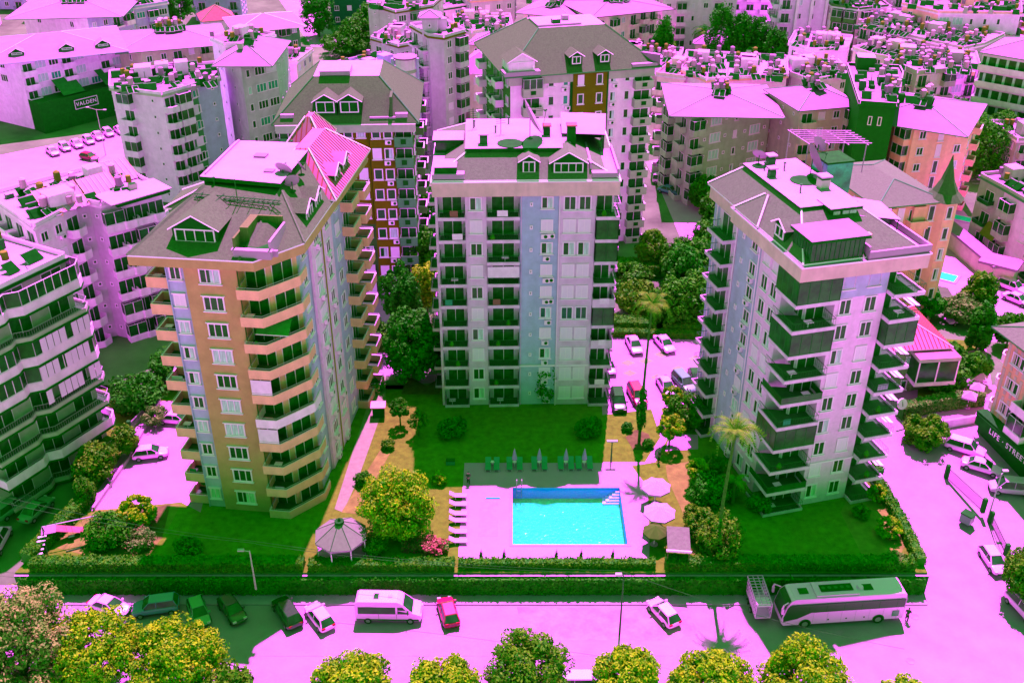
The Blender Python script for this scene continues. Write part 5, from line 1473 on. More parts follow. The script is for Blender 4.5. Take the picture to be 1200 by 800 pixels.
for yy in range(150, 400, 15):
    ci = 0
    for xx in range(-230, 231, 17):
        x = xx + fr.uniform(-3, 3); y = yy + fr.uniform(-2, 2)
        if y < 200 and abs(x) < 78 + 0 * y: continue
        if abs(x) > 0.55 * y + 30: continue
        w = fr.uniform(9, 14); d = fr.uniform(8, 11)
        cs = [(x + a * w, y + c * d) for a in (0, .25, .5, .75, 1) for c in (0, .5, 1)]
        if any(inside(px, py, pl) for px, py in cs for pl in FOOT + roads): continue
        if any(x - 2 < fx < x + w + 2 and y - 2 < fy < y + d + 2 for pl in FOOT for fx, fy in pl): continue
        rz = fr.uniform(-14, 14); h = fr.choice((9, 12, 12, 15)) if y < 340 else fr.choice((12, 15, 18))
        wl = fr.choice(walls); hip = fr.random() < .45
        fx = x / (y * .5 + 20)
        where = ('nearer', 'middle', 'far', 'farthest')[min(3, max(0, int((y - 150) / 60)))] + ' rows, ' + ('far left', 'left', 'centre left', 'centre right', 'right', 'far right')[min(5, max(0, int((fx + 1) * 3)))]
        ang = R(rz)
        T = block(f"{colr[wl]} {'hip roofed' if hip else 'flat roofed'} {h // 3} storey block, {ORD[ci]} from left in the {ORD[(yy - 150) // 15]} plain row", None, h, d, h // 3, [wl], [fr.choice(('wgw', 'bwb', 'wWg', 'dwd'))], roof=('hip', 'r_pink', 2.0) if hip else ('flat', 'r_white', 'w_white'), sides='w' if y < 340 else '', heaters=(2 if hip else 5) if 170 < y < 345 and abs(x) < .5 * y else 0, short=f'the {colr[wl]} blocks, {where}', world_pts=[(x, y), (x + w * math.cos(ang), y + w * math.sin(ang))])
        T.t['group'] = 'plain town blocks among the surveyed ones'
        nfil += 1; ci += 1
print('filler', nfil, 'heaters', NHEAT[0])

# ------------------------------------------------------------------ vehicles
def evaluated(me, sub=1):
    o = bpy.data.objects.new('tmp', me); COL.objects.link(o)
    m = o.modifiers.new('s', 'SUBSURF'); m.levels = sub; m.render_levels = sub
    dg = bpy.context.evaluated_depsgraph_get()
    r = bpy.data.meshes.new_from_object(o.evaluated_get(dg))
    bpy.data.objects.remove(o)
    r.polygons.foreach_set('use_smooth', [True] * len(r.polygons))
    return r
def shared_loft(rings, cap=True):
    n = len(rings[0]); v = [p for r in rings for p in r]; f = []
    for i in range(len(rings) - 1):
        for j in range(n):
            k = (j + 1) % n
            f.append((i * n + j, i * n + k, (i + 1) * n + k, (i + 1) * n + j))
    if cap:
        f.append(tuple(reversed(range(n)))); f.append(tuple(range((len(rings) - 1) * n, len(rings) * n)))
    me = bpy.data.meshes.new('loft'); me.from_pydata(v, [], f)
    return me
CARK = {'hatch': (4.05, 0.88, 1.48), 'sedan': (4.5, 0.89, 1.43), 'suv': (4.55, 0.93, 1.68), 'van': (4.7, 0.93, 1.85)}
def wheel_mesh(r=0.32):
    def f():
        b = MB(); n = 14
        for s, rr, m, y in ((0, r, 'tyre', 0.11),):
            A = [(rr * math.cos(2 * math.pi * i / n), -y, rr * math.sin(2 * math.pi * i / n)) for i in range(n)]
            B = [(p[0], y, p[2]) for p in A]
            b.loft(A, B, 'tyre', True, True)
        for y in (-0.115, 0.115):
            pts = [(r * .6 * math.cos(2 * math.pi * i / n), y, r * .6 * math.sin(2 * math.pi * i / n)) for i in range(n)]
            b.face(pts if y < 0 else pts[::-1], 'rim')
        return b.mesh('wheel')
    return cached(('wheel', r), f)
def car_proto(kind, colour):
    L, w, H = CARK[kind]
    h = L / 2
    belt = .92 if kind != 'suv' else 1.02
    if kind == 'van': belt = 1.05
    rear = {'hatch': -h + .12, 'sedan': -h + .75, 'suv': -h + .12, 'van': -h + .08}[kind]
    rtop = {'hatch': -h + .62, 'sedan': -h + 1.35, 'suv': -h + .45, 'van': -h + .22}[kind]
    ftop = h - {'hatch': 1.75, 'sedan': 1.95, 'suv': 1.75, 'van': 1.45}[kind]
    fb = h - {'hatch': .98, 'sedan': 1.15, 'suv': 1.05, 'van': .75}[kind]
    st = [(-h, .78 * w, .38, belt - .22), (-h + .1, .93 * w, .24, belt - .04), (-h + .6, w, .2, belt), (-.3, w, .2, belt), (fb, w, .2, belt - .02), (h - .55, .97 * w, .2, belt - .14), (h - .12, .9 * w, .24, belt - .26), (h, .72 * w, .38, belt - .38)]
    rings = [[(x, -ww, zb), (x, -ww, (zb + zt) / 2), (x, -ww * .93, zt - .05), (x, -ww * .8, zt), (x, ww * .8, zt), (x, ww * .93, zt - .05), (x, ww, (zb + zt) / 2), (x, ww, zb)] for x, ww, zb, zt in st]
    body = cached(('cb', kind), lambda: evaluated(shared_loft(rings), 2)).copy()
    body.materials.clear(); body.materials.append(MATS[colour])
    t = root('parked_car', '', 'car')
    put('body', body, t)
    g = MB(); wb, wt = w * .86, w * .66
    lo = [(rear, -wb, belt - .04), (fb, -wb, belt - .04), (fb, wb, belt - .04), (rear, wb, belt - .04)]
    hi = [(rtop, -wt, H - .06), (ftop, -wt, H - .06), (ftop, wt, H - .06), (rtop, wt, H - .06)]
    g.loft(lo, hi, 'glass'); put('windows', g.mesh(), t)
    r = MB(); hh = [(x, y * 1.04, z) for x, y, z in hi]; h2 = [(x * .97 + .01, y * .9, H) for x, y, z in hi]
    r.loft(hh, h2, colour, False, True)
    for a, c in zip(lo, hi): r.tube(Vector(a) * 1.0 + Vector((0, 0, .02)), Vector(c) + Vector((0, 0, .01)), .045, colour, 4)
    for sy in (-1, 1): r.tube((-.15, sy * wb * 1.005, belt - .02), (-.2, sy * wt * 1.01, H - .05), .04, colour, 4)
    put('roof', r.mesh(), t)
    for x in (-h + .78, h - .82):
        for y in (-w + .1, w - .1): put('wheel', wheel_mesh(), t, (x, y, .32))
    for y in (-.55, .55):
        b = MB(); b.box(h - .22, y - .17, .56, h - .035, y + .17, .70, 'lamp_glass'); put('headlight', b.mesh(), t)
        b = MB(); b.box(-h + .02, y - .17, .66, -h + .14, y + .17, .84, 'tail_red'); put('tail_light', b.mesh(), t)
    b = MB(); b.box(h - .1, -.45, .34, h + .005, .45, .5, 'dark'); put('grille', b.mesh(), t)
    for y in (-1, 1):
        b = MB(); b.box(fb - .25, y * w * .9, belt, fb - .1, y * (w + .12), belt + .14, colour); put('mirror', b.mesh(), t)
    return t
PRO = {}
def car(kind, colour, rear_px, front_px, label, z=None, group=None, cat='car'):
    a = at(*rear_px); z0 = z
    if z is None: z0 = ground_z(a.x, a.y) if a.x > 38 or a.y < 77.5 else 0.01
    for _ in range(3):
        a = at(rear_px[0], rear_px[1], z0); c = at(front_px[0], front_px[1], z0)
        if z is None and (a.x > 38.5): z0 = ground_z((a.x + c.x) / 2, (a.y + c.y) / 2)
    m = (a + c) / 2; rz = math.atan2(c.y - a.y, c.x - a.x)
    key = (kind, colour)
    if key not in PRO:
        o = PRO[key] = car_proto(kind, colour); o.location = (m.x, m.y, z0); o.rotation_euler = (0, 0, rz)
    else:
        o = copy_tree(PRO[key], (m.x, m.y, z0), rz)
    o['label'] = label
    if group: o['group'] = group
    return o
S_ = -2.495
car('hatch', 'car_white', (387, 742), (364, 712), 'white hatchback parked askew on the street, left of the white minibus', S_)
car('suv', 'car_black', (349, 740), (326, 704), 'dark car in the shade next to the white hatchback on the street', S_)
car('hatch', 'car_black', (262, 703), (284, 734), 'dark car in the deep shade on the street, straight below the orange tower', S_)
car('hatch', 'car_grey', (228, 705), (240, 738), 'dark grey car with pale blue rear window, in shade between two dark parked cars', S_)
car('suv', 'car_blue', (206, 712), (162, 718), 'grey blue estate car with pale roof parked lengthwise above the yellow street tree', S_)
car('sedan', 'car_white', (108, 707), (152, 722), 'white car half hidden by the left yellow street tree', S_)
car('hatch', 'car_red', (531, 740), (520, 702), 'small dark red car with shiny roof, right of the white minibus', S_)
car('hatch', 'car_white', (792, 738), (763, 706), 'white hatchback parked alone on the street below the pool umbrellas', S_)
car('van', 'car_silver', (700, 806), (640, 806), 'pale car roof peeking out at the bottom edge between two street trees', S_)
car('hatch', 'car_white', (1151, 644), (1174, 678), 'white car driving down the curved road by the right edge')
car('suv', 'car_white', (1184, 700), (1216, 735), 'white car cut by the right edge under the dark bushes')
car('suv', 'car_white', (1114, 524), (1146, 534), 'white car with open dark sunroof, farthest of the three before the shop sign', group='cars parked before the shops')
car('sedan', 'car_white', (1130, 545), (1168, 556), 'white car between two others before the shop sign', group='cars parked before the shops')
car('van', 'car_silver', (1204, 578), (1162, 574), 'silver van like car, nearest of the three before the shop sign', group='cars parked before the shops')
car('van', 'car_white', (1140, 374), (1108, 380), 'white van parked beyond the bright pink restaurant roof')
car('suv', 'car_white', (1172, 335), (1198, 345), 'white car by the sheds at the right edge, farther one')
car('sedan', 'car_white', (1178, 349), (1204, 360), 'white car by the sheds at the right edge, nearer one')
car('sedan', 'car_silver', (738, 398), (748, 418), 'dark windowed silver car at the back left of the patterned parking court', 0.02)
car('sedan', 'car_white', (771, 398), (786, 415), 'white saloon at the back of the patterned parking court', 0.02)
car('hatch', 'car_silver', (708, 424), (716, 442), 'silver hatchback close beside the wall of the tower behind the pool', 0.02)
car('suv', 'car_black', (722, 462), (727, 486), 'black car at the front edge of the patterned parking court', 0.02)
car('suv', 'car_red', (740, 455), (753, 480), 'bright red car beside the black one on the patterned parking court', 0.02)
car('sedan', 'car_silver', (775, 447), (786, 466), 'silver car beside the round clipped trees on the parking court', 0.02)
car('suv', 'car_grey', (794, 445), (808, 460), 'grey car with pale windscreen, right of the silver one by the clipped trees', 0.02)
car('hatch', 'car_black', (812, 440), (818, 456), 'black car half behind the right tower balconies', 0.02)
car('hatch', 'car_white', (160, 537), (194, 533), 'white hatchback standing alone on the sunlit left court', 0.02)
car('sedan', 'car_white', (190, 493), (226, 496), 'white car tucked beside the salmon balconies on the left court', 0.02)
car('suv', 'car_grey', (4, 606), (26, 590), 'dark car with pale roof, leftmost in the shaded side street', -1.2)
car('sedan', 'car_grey', (34, 610), (54, 592), 'dark car with bright edge, second in the shaded side street', -1.2)
car('van', 'car_white', (-8, 650), (4, 628), 'white vehicle cut by the left edge beside the hedge', -2.0)
for i, (x, y) in enumerate([(62, 180), (76, 175), (90, 171), (104, 167), (115, 162), (127, 158), (141, 155)]):
    pos = ('first', 'second', 'third', 'fourth', 'fifth', 'sixth', 'seventh')[i]
    car('hatch' if i % 2 else 'sedan', 'car_white', (x - 5, y - 4), (x + 6, y + 5), f'white car, {pos} from the left in the row before the dark podium', 0.03, group='white cars before the dark podium')
car('suv', 'car_silver', (775, 197), (788, 201), 'silver van at the far end of the road behind the tall white block', 0.03)
car('van', 'car_white', (768, 214), (790, 217), 'white covered van on the road between the tall block and the grey block', 0.03)
car('sedan', 'car_blue', (775, 224), (793, 229), 'pale blue car in the shade by the grey block', 0.03)
car('hatch', 'car_red', (100, 186), (110, 188), 'red car in front of the row of white cars', 0.03)

def profile_body(prof, halfw, m, name='body'):
    n = len(prof)
    b = MB()
    A = [(x, -halfw(z), z) for x, z in prof]; B = [(x, halfw(z), z) for x, z in prof]
    for i in range(n):
        j = (i + 1) % n
        b.face([A[i], B[i], B[j], A[j]], m)
    b.face(A, m); b.face(list(reversed(B)), m)
    return b
def minibus():
    a = at(418, 738, S_); c = at(496, 738, S_)
    a = Vector((-15.4, 71.1, S_)); 
    p = at(456, 727, S_)
    t = root('minibus', 'white high roofed minibus with dark side windows parked along the street, facing right', 'minibus', (p.x, p.y + .6, S_), R(-1))
    hw = lambda z: 1.0 if z < 1.4 else 1.0 - (z - 1.4) * .13
    prof = [(-3.2, .4), (3.15, .4), (3.28, .75), (3.1, 1.12), (2.35, 1.42), (1.45, 2.35), (1.2, 2.55), (.9, 2.68), (-2.9, 2.68), (-3.1, 2.55), (-3.2, 2.2)]
    put('body', profile_body(prof, hw, 'car_white').mesh(), t)
    def sidep(x0, x1, z0, z1, m, name, sx=0, e=.006):
        for s in (-1, 1):
            b = MB(); q = [(x0, s * (hw(z0) + e), z0), (x1, s * (hw(z0) + e), z0), (x1 - sx, s * (hw(z1) + e), z1), (x0, s * (hw(z1) + e), z1)]
            b.face(q if s < 0 else q[::-1], m); put(name, b.mesh(), t)
    sidep(-2.9, .75, 1.3, 2.1, 'glass', 'side_window'); sidep(.95, 2.1, 1.3, 2.1, 'glass', 'front_side_window', .65)
    sidep(-3.1, 3.0, .42, .62, 'dark', 'side_skirt')
    b = MB(); b.face([(2.37, -.88, 1.46), (2.37, .88, 1.46), (1.5, .8, 2.33), (1.5, -.8, 2.33)], 'glass')
    b.tf = Matrix.Translation((.012, 0, .012)); 
    b2 = MB(); b2.face([(2.385, -.88, 1.46), (2.385, .88, 1.46), (1.515, .8, 2.35), (1.515, -.8, 2.35)], 'glass'); put('windscreen', b2.mesh(), t)
    b = MB(); b.face([(-3.206, -.8, 1.3), (-3.206, -.75, 2.1), (-3.206, .75, 2.1), (-3.206, .8, 1.3)], 'glass'); put('rear_window', b.mesh(), t)
    b = MB(); b.box(-1.4, -.35, 2.685, -.9, .35, 2.75, 'dark'); put('roof_hatch', b.mesh(), t)
    b = MB(); b.box(.0, -.2, 2.685, .4, .2, 2.73, 'car_silver'); put('roof_vent', b.mesh(), t)
    for x in (-2.0, 2.15):
        for y in (-.93, .93): put('wheel', wheel_mesh(.36), t, (x, y, .36))
    for y in (-.7, .7):
        b = MB(); b.box(3.05, y - .18, .8, 3.24, y + .18, 1.0, 'lamp_glass'); put('headlight', b.mesh(), t)
        b = MB(); b.box(1.9, y * 1.6 - .1, 1.4, 2.0, y * 1.6 + .1, 1.75, 'dark'); put('mirror', b.mesh(), t)
    b = MB(); b.box(3.16, -.5, .5, 3.29, .5, .75, 'dark'); put('grille', b.mesh(), t)
    b = MB()
    for x in (.85, -.9): b.box(x - .012, -1.008, .65, x + .012, -1.001, 1.3, 'dark')
    put('door_seam', b.mesh(), t)
minibus()
def coach():
    z = S_
    p0 = at(932, 735, z); p1 = at(1063, 729, z)
    mid = (p0 + p1) / 2
    t = root('coach', 'long white touring coach with black window band and roof hatches, facing left on the street', 'coach', (mid.x - 1.1, mid.y + 1.25, z), R(180) + math.atan2(p1.y - p0.y, p1.x - p0.x) + R(1.5))
    hw = lambda zz: 1.27 if zz < 3.0 else 1.27 - (zz - 3.0) * .25
    prof = [(-6.1, .45), (5.9, .45), (6.15, .8), (6.1, 1.5), (5.75, 2.9), (5.35, 3.45), (5.0, 3.6), (-5.8, 3.6), (-6.05, 3.4), (-6.1, 3.0)]
    put('body', profile_body(prof, hw, 'car_white').mesh(), t)
    for s in (-1, 1):
        y = 1.276
        pts = [(-6.0, s * y, 1.95), (3.3, s * y, 1.95), (4.6, s * y, 1.25), (5.95, s * y, .95), (6.02, s * y, 1.5), (5.7, s * y, 2.8), (5.5, s * y, 3.0), (-6.0, s * y, 3.0)]
        b = MB(); b.face(pts if s < 0 else pts[::-1], 'glass_black'); put('side_window', b.mesh(), t)
        b = MB()
        for i in range(6): b.box(-5.2 + i * 1.75, s * 1.277, 1.95, -5.17 + i * 1.75, s * 1.283, 3.0, 'darker')
        for i in range(7): b.box(-5.4 + i * 1.4, s * 1.271, .5, -5.38 + i * 1.4, s * 1.277, 1.9, 'car_silver')
        put('panel_seam', b.mesh(), t)
        for i in range(3):
            b = MB(); b.box(-2.2 + i * 1.8, s * 1.271, .85, -2.05 + i * 1.8, s * 1.285, 1.0, 'dark'); put('locker_lock', b.mesh(), t)
        b = MB(); b.box(-5.6, s * 1.271, .8, -4.9, s * 1.287, 1.5, 'car_grey'); put('air_grille', b.mesh(), t)
        b = MB(); a0 = Vector((5.7, s * 1.1, 3.3))
        b.tube(a0, a0 + Vector((.55, s * .35, .05)), .06, 'car_white', 6); b.tube(a0 + Vector((.55, s * .35, .05)), a0 + Vector((.65, s * .4, -.35)), .09, 'car_white', 6); b.box(6.2, s * 1.5 - .12, 2.3, 6.4, s * 1.5 + .12, 2.95, 'car_white'); put('mirror', b.mesh(), t)
    b = MB(); b.face([(6.13, -1.18, 1.35), (6.13, 1.18, 1.35), (5.79, 1.15, 2.92), (5.79, -1.15, 2.92)], 'glass_black'); b.face([(5.79, -1.15, 2.92), (5.79, 1.15, 2.92), (5.4, 1.05, 3.42), (5.4, -1.05, 3.42)], 'glass_black')
    for f in range(len(b.v)): b.v[f] = (b.v[f][0] + .02, b.v[f][1], b.v[f][2] + .01)
    put('windscreen', b.mesh(), t)
    b = MB(); b.box(-5.9, -.9, 2.0, -6.12, .9, 3.0, 'glass_black'); put('rear_window', b.mesh(), t)
    for x, l in ((4.05, .55), (-2.35, .6)):
        b = MB(); b.box(x - l, -.38, 3.605, x + l * .0 + .35, .38, 3.68, 'dark'); put('roof_hatch', b.mesh(), t)
    b = MB(); b.box(-1.3, -.95, 3.601, 2.9, .95, 3.78, 'car_white'); b.box(-.9, -.45, 3.781, 2.3, .45, 3.86, 'panel')
    for i in range(5): b.cyl((-.5 + i * .62, 0, 3.861), .2, .02, 'metal_dark', 10)
    put('air_conditioning_unit', b.mesh(), t)
    b = MB(); b.cyl((-1.75, 0, 3.601), .38, .22, 'car_white', 14, r2=.25); put('roof_dome', b.mesh(), t)
    for x in (-3.6, 3.75):
        for y in (-1.17, 1.17):
            b = MB(); r = .62; n = 18
            q = [(x + r * math.cos(math.pi * i / n * 1.15 - .2), y + (.115 if y > 0 else -.115), .5 + r * math.sin(math.pi * i / n * 1.15 - .2)) for i in range(n + 1)]
            put('wheel', wheel_mesh(.5), t, (x, y * 1.02, .5))
            b.face(q if y < 0 else q[::-1], 'darker'); put('wheel_arch', b.mesh(), t)
    for y in (-.9, .9):
        b = MB(); b.box(6.0, y - .2, .8, 6.17, y + .2, 1.0, 'lamp_glass'); put('headlight', b.mesh(), t)
mat('glass_black', (0.004, 0.115, 0.005), var=0.1, rough=0.35, spec=0.4)
coach()
def cage_trailer():
    p = at(890, 722, S_)
    t = root('lattice_trailer', 'white open lattice trailer standing upright sided in front of the coach', 'trailer', (p.x, p.y + 1.2, S_), R(92))
    b = MB(); b.box(-2, -.75, .55, 2, .75, .7, 'car_white'); put('bed', b.mesh(), t)
    for s in (-1, 1):
        b = MB()
        for i in range(11): b.tube((-2 + i * .4, s * .75, .7), (-2 + i * .4, s * .75, 2.4), .04, 'car_white', 4)
        for k in range(4): b.tube((-2, s * .75, .8 + k * .53), (2, s * .75, .8 + k * .53), .04, 'car_white', 4)
        put('side_lattice', b.mesh(), t)
    b = MB()
    for i in range(11): b.tube((-2 + i * .4, -.75, 2.42), (-2 + i * .4, .75, 2.42), .05, 'car_white', 4)
    for k in range(4): b.tube((-2, -.75 + k * .5, 2.44), (2, -.75 + k * .5, 2.44), .045, 'car_white', 4)
    b.box(-1.9, -.7, 2.0, -.7, .7, 2.1, 'cloth_white')
    put('top_lattice', b.mesh(), t)
    for x in (-.6, .6):
        for y in (-.8, .8): put('wheel', wheel_mesh(), t, (x, y, .32))
cage_trailer()

# ------------------------------------------------------------------ people
def person(px, py, z, rz, label, top='cloth_white', legs='cloth_dark', step=0.18, loc=None):
    p = loc or at(px, py, z)
    t = root('person', label, 'person', (p.x, p.y, z), R(rz))
    J = {'hip': (0, 0, .95), 'chest': (0, 0, 1.35), 'neck': (0, 0, 1.5), 'head': (.02, 0, 1.62), 'crown': (.02, 0, 1.72),
         'kl': (.1, .1, .52), 'fl': (step, .11, .08), 'tl': (step + .17, .12, .04), 'kr': (.02, -.1, .52), 'fr': (-step, -.11, .08), 'tr': (-step + .17, -.12, .04),
         'sl': (0, .18, 1.42), 'el': (-.06, .26, 1.14), 'hl': (.06, .28, .9), 'sr': (0, -.18, 1.42), 'er': (.02, -.26, 1.14), 'hr': (.2, -.26, .98)}
    Rr = {'hip': .14, 'chest': .15, 'neck': .06, 'head': .1, 'crown': .08, 'kl': .07, 'fl': .045, 'tl': .035, 'kr': .07, 'fr': .045, 'tr': .035, 'sl': .07, 'el': .045, 'hl': .035, 'sr': .07, 'er': .045, 'hr': .035}
    Ed = [('hip', 'chest'), ('chest', 'neck'), ('neck', 'head'), ('head', 'crown'), ('hip', 'kl'), ('kl', 'fl'), ('fl', 'tl'), ('hip', 'kr'), ('kr', 'fr'), ('fr', 'tr'), ('chest', 'sl'), ('sl', 'el'), ('el', 'hl'), ('chest', 'sr'), ('sr', 'er'), ('er', 'hr')]
    def skin(name, keys, add, m):
        ks = [k for k in J if k in keys]
        me = bpy.data.meshes.new(name)
        me.from_pydata([J[k] for k in ks], [(ks.index(a), ks.index(c)) for a, c in Ed if a in ks and c in ks], [])
        o = put(name, me, t); me.materials.append(MATS[m])
        md = o.modifiers.new('skin', 'SKIN'); md.use_smooth_shade = True
        for i, k in enumerate(ks):
            o.data.skin_vertices[0].data[i].radius = (Rr[k] + add,) * 2
        o.data.skin_vertices[0].data[0].use_root = True
        sb = o.modifiers.new('sub', 'SUBSURF'); sb.levels = 1; sb.render_levels = 1
        return o
    skin('body', set(J), 0, 'skin')
    skin('shirt', {'hip', 'chest', 'sl', 'el', 'sr', 'er'}, .025, top)
    skin('trousers', {'hip', 'kl', 'fl', 'kr', 'fr'}, .03, legs)
    b = MB(); b.cyl((.0, 0, 1.68), .105, .09, 'cloth_dark', 10, r2=.06); put('hair', b.mesh(), t)
person(1062, 727, S_, 60, 'person in dark clothes walking behind the white coach', 'cloth_dark', 'cloth_dark')
person(772, 541, .06, 200, 'person in dark clothes beside the path above the large white umbrellas', 'cloth_dark', 'cloth_dark')
person(522, 158, .05, 200, 'person in dark clothes on the pale road behind the tower by the pool', 'cloth_dark', 'cloth_dark')
person(549, 567, .06, 90, 'person in dark clothes standing in the shaded corner of the pool deck', 'cloth_dark', 'cloth_dark')

# ------------------------------------------------------------------ plants
def leaf_cloud(seed, rx, rz, clumps, per, size, mt, spread=.33, flat=1.0, hollow=.55, dark=None, dfrac=0.0):
    g = np.random.default_rng(seed)
    d = g.normal(size=(clumps, 3)); d /= np.linalg.norm(d, axis=1)[:, None]
    r = hollow + (1 - hollow) * g.random(clumps) ** .6
    c = d * r[:, None]
    c[:, 2] = np.where(c[:, 2] < -.6, -.6 + .2 * g.random(clumps), c[:, 2])
    cs = spread * (0.7 + .6 * g.random(clumps))
    u = g.normal(size=(clumps, per, 3)); u /= np.linalg.norm(u, axis=2)[:, :, None]
    rad = (.75 + .3 * g.random((clumps, per)))
    pos = c[:, None, :] + u * (cs[:, None] * rad)[:, :, None]
    pos = pos.reshape(-1, 3) * np.array([rx, rx, rz])
    nrm = (u.reshape(-1, 3) * .8 + g.normal(size=(clumps * per, 3)) * .55 + np.array([0, 0, .35]))
    nrm /= np.linalg.norm(nrm, axis=1)[:, None]
    ref = g.normal(size=nrm.shape)
    t = np.cross(nrm, ref); t /= np.linalg.norm(t, axis=1)[:, None]
    b = np.cross(nrm, t)
    s = size * (.6 + .8 * g.random(len(pos)))[:, None]
    asp = .55
    q = np.stack([pos - t * s, pos - b * s * asp + nrm * s * .15, pos + t * s, pos + b * s * asp + nrm * s * .15], axis=1).reshape(-1, 3)
    n = len(pos)
    return q, n
def mesh_quads(q, n, mats, mi=None, name='crown'):
    me = bpy.data.meshes.new(name)
    me.vertices.add(n * 4); me.vertices.foreach_set('co', q.astype(np.float32).ravel())
    me.loops.add(n * 4); me.loops.foreach_set('vertex_index', np.arange(n * 4, dtype=np.int32))
    me.polygons.add(n); me.polygons.foreach_set('loop_start', np.arange(0, n * 4, 4, dtype=np.int32))
    try: me.polygons.foreach_set('loop_total', np.full(n, 4, dtype=np.int32))
    except Exception: pass
    for m in mats: me.materials.append(MATS[m])
    if mi is not None: me.polygons.foreach_set('material_index', mi.astype(np.int32))
    me.update(calc_edges=True)
    return me
def crown_mesh(seed, rx, rz, clumps, per, size, mt, **k):
    def f():
        q, n = leaf_cloud(seed, rx, rz, clumps, per, size, mt, **k)
        return mesh_quads(q, n, [mt])
    return cached(('crown', seed, rx, rz, clumps, per, size, mt, tuple(sorted(k.items()))), f)
def trunk_mesh(h, r, limbs=4, seed=0, spread=1.2):
    def f():
        g = random.Random(seed); b = MB()
        b.tube((0, 0, -.1), (0, 0, h * .6), r, 'bark', 8, r * .7)
        for i in range(limbs):
            a = 2 * math.pi * i / limbs + g.uniform(-.4, .4)
            p0 = (0, 0, h * g.uniform(.45, .6)); p1 = (spread * .5 * math.cos(a), spread * .5 * math.sin(a), h * .85); p2 = (spread * math.cos(a), spread * math.sin(a), h * 1.15)
            b.tube(p0, p1, r * .5, 'bark', 6, r * .35); b.tube(p1, p2, r * .35, 'bark', 5, r * .15)
        return b.mesh('trunk')
    return cached(('trunk', h, r, limbs, seed, spread), f)
def tree(px, py, zc, rx, rz, label, mt='leaf_green', clumps=60, per=90, size=.28, seed=1, cat='tree', name='tree', g0=None, group=None, rot=0.0, core=None, **k):
    p = at(px, py, zc)
    g = (ground_z(p.x, p.y) if (p.y < 77.2 or p.x > 42.2) else 0.0) if g0 is None else g0
    t = root(name, label, cat, (p.x, p.y, g), rot, group)
    h = zc - g
    put('trunk', trunk_mesh(round(h, 1), round(.06 + rx * .045, 2), 4, seed % 3, round(rx * .5, 1)), t)
    put('crown', crown_mesh(seed, rx, rz, clumps, per, size, mt, **k), t, (0, 0, h))
    return t
# street trees along the bottom edge
st = dict(mt='leaf_yellow', clumps=170, per=150, size=.145, spread=.2, hollow=.55)
tree(205, 772, 2.4, 3.9, 3.0, 'large round yellow green street tree at the bottom left, right of its twin', seed=1, group='yellow green street trees', **st)
tree(110, 762, 2.6, 4.0, 3.0, 'large round yellow green street tree beside the pale flowering tree', seed=2, group='yellow green street trees', **st)
tree(414, 808, 2.4, 3.3, 3.0, 'round yellow green street tree below the white minibus', seed=3, group='yellow green street trees', **st)
tree(518, 812, 2.4, 3.2, 2.9, 'round yellow green street tree below the small red car', seed=1, rot=1.0, group='yellow green street trees', **st)
tree(734, 800, 2.4, 2.9, 2.7, 'round yellow green street tree at the foot of the lamp pole', seed=2, rot=2.0, group='yellow green street trees', **st)
tree(838, 808, 2.4, 3.5, 3.0, 'round yellow green street tree below the shadow of the palm', seed=3, rot=1.4, group='yellow green street trees', **st)
tree(946, 800, 2.4, 3.6, 3.3, 'round yellow green street tree in front of the coach', seed=1, rot=2.6, group='yellow green street trees', **st)
tree(1062, 832, 2.4, 2.6, 2.4, 'yellow green street tree whose top just shows at the bottom edge right of the coach', seed=2, rot=.4, group='yellow green street trees', **st)
tree(620, 790, 2.8, 3.5, 3.8, 'loose olive green street tree without yellow top, bottom centre', 'leaf_olive', 150, 130, .15, 5, spread=.22)
tree(262, 812, 1.6, 2.6, 1.8, 'low loose olive bush at the bottom edge beside the round yellow tree', 'leaf_olive', 60, 80, .2, 6, spread=.26)
tree(885, 818, 1.5, 1.8, 1.8, 'sparse green sapling between two yellow street trees', 'leaf_green', 30, 60, .2, 7, spread=.26)
tree(20, 765, 3.0, 5.2, 6.0, 'tall pale flowering tree filling the bottom left corner', 'leaf_pale', 260, 150, .16, 8, spread=.17)
tree(1214, 672, 1.2, 2.7, 2.6, 'dark olive tree leaning in from the right edge over the road', 'leaf_olive', 170, 130, .16, 9, spread=.2)
# garden
tree(466, 592, 3.6, 3.6, 3.6, 'big loose yellow green tree in the garden, right of the white gazebo', 'leaf_yellow', 190, 130, .145, 10, spread=.22, hollow=.4)
tree(468, 478, 2.6, 1.15, 1.1, 'small dark green ball tree on the narrow lawn, left of another on a stem', 'leaf_green', 60, 70, .12, 11, spread=.2, hollow=.75)
tree(490, 492, 2.3, 1.1, 1.1, 'small thinner ball tree on a bare stem on the narrow lawn', 'leaf_olive', 40, 60, .12, 12, spread=.22, hollow=.7)
tree(160, 599, 1.5, 1.9, 1.5, 'yellow clipped dome bush beside the playground', 'leaf_yellow', 90, 80, .14, 13, cat='bush', name='bush', spread=.18, hollow=.8)
tree(126, 622, 1.6, 2.1, 1.6, 'loose green bush right of the climbing frame', 'leaf_green', 60, 90, .18, 14, cat='bush', name='bush')
tree(162, 632, 1.0, 1.4, .8, 'dark low flower bush under the clipped dome bush', 'leaf_flower', 40, 60, .14, 15, cat='bush', name='bush')
tree(146, 516, 2.2, 1.5, 1.6, 'yellowish bush standing before the white balconied block', 'leaf_olive', 50, 80, .16, 16, cat='bush', name='bush')
tree(112, 540, 2.0, 2.2, 1.8, 'loose olive shrub at the corner of the sunlit left court', 'leaf_olive', 60, 80, .2, 17, cat='bush', name='bush')
tree(99, 572, 2.0, .9, 1.3, 'small column bush with pale top beside the left court', 'leaf_hedge', 40, 60, .12, 18, cat='bush', name='bush', hollow=.75)
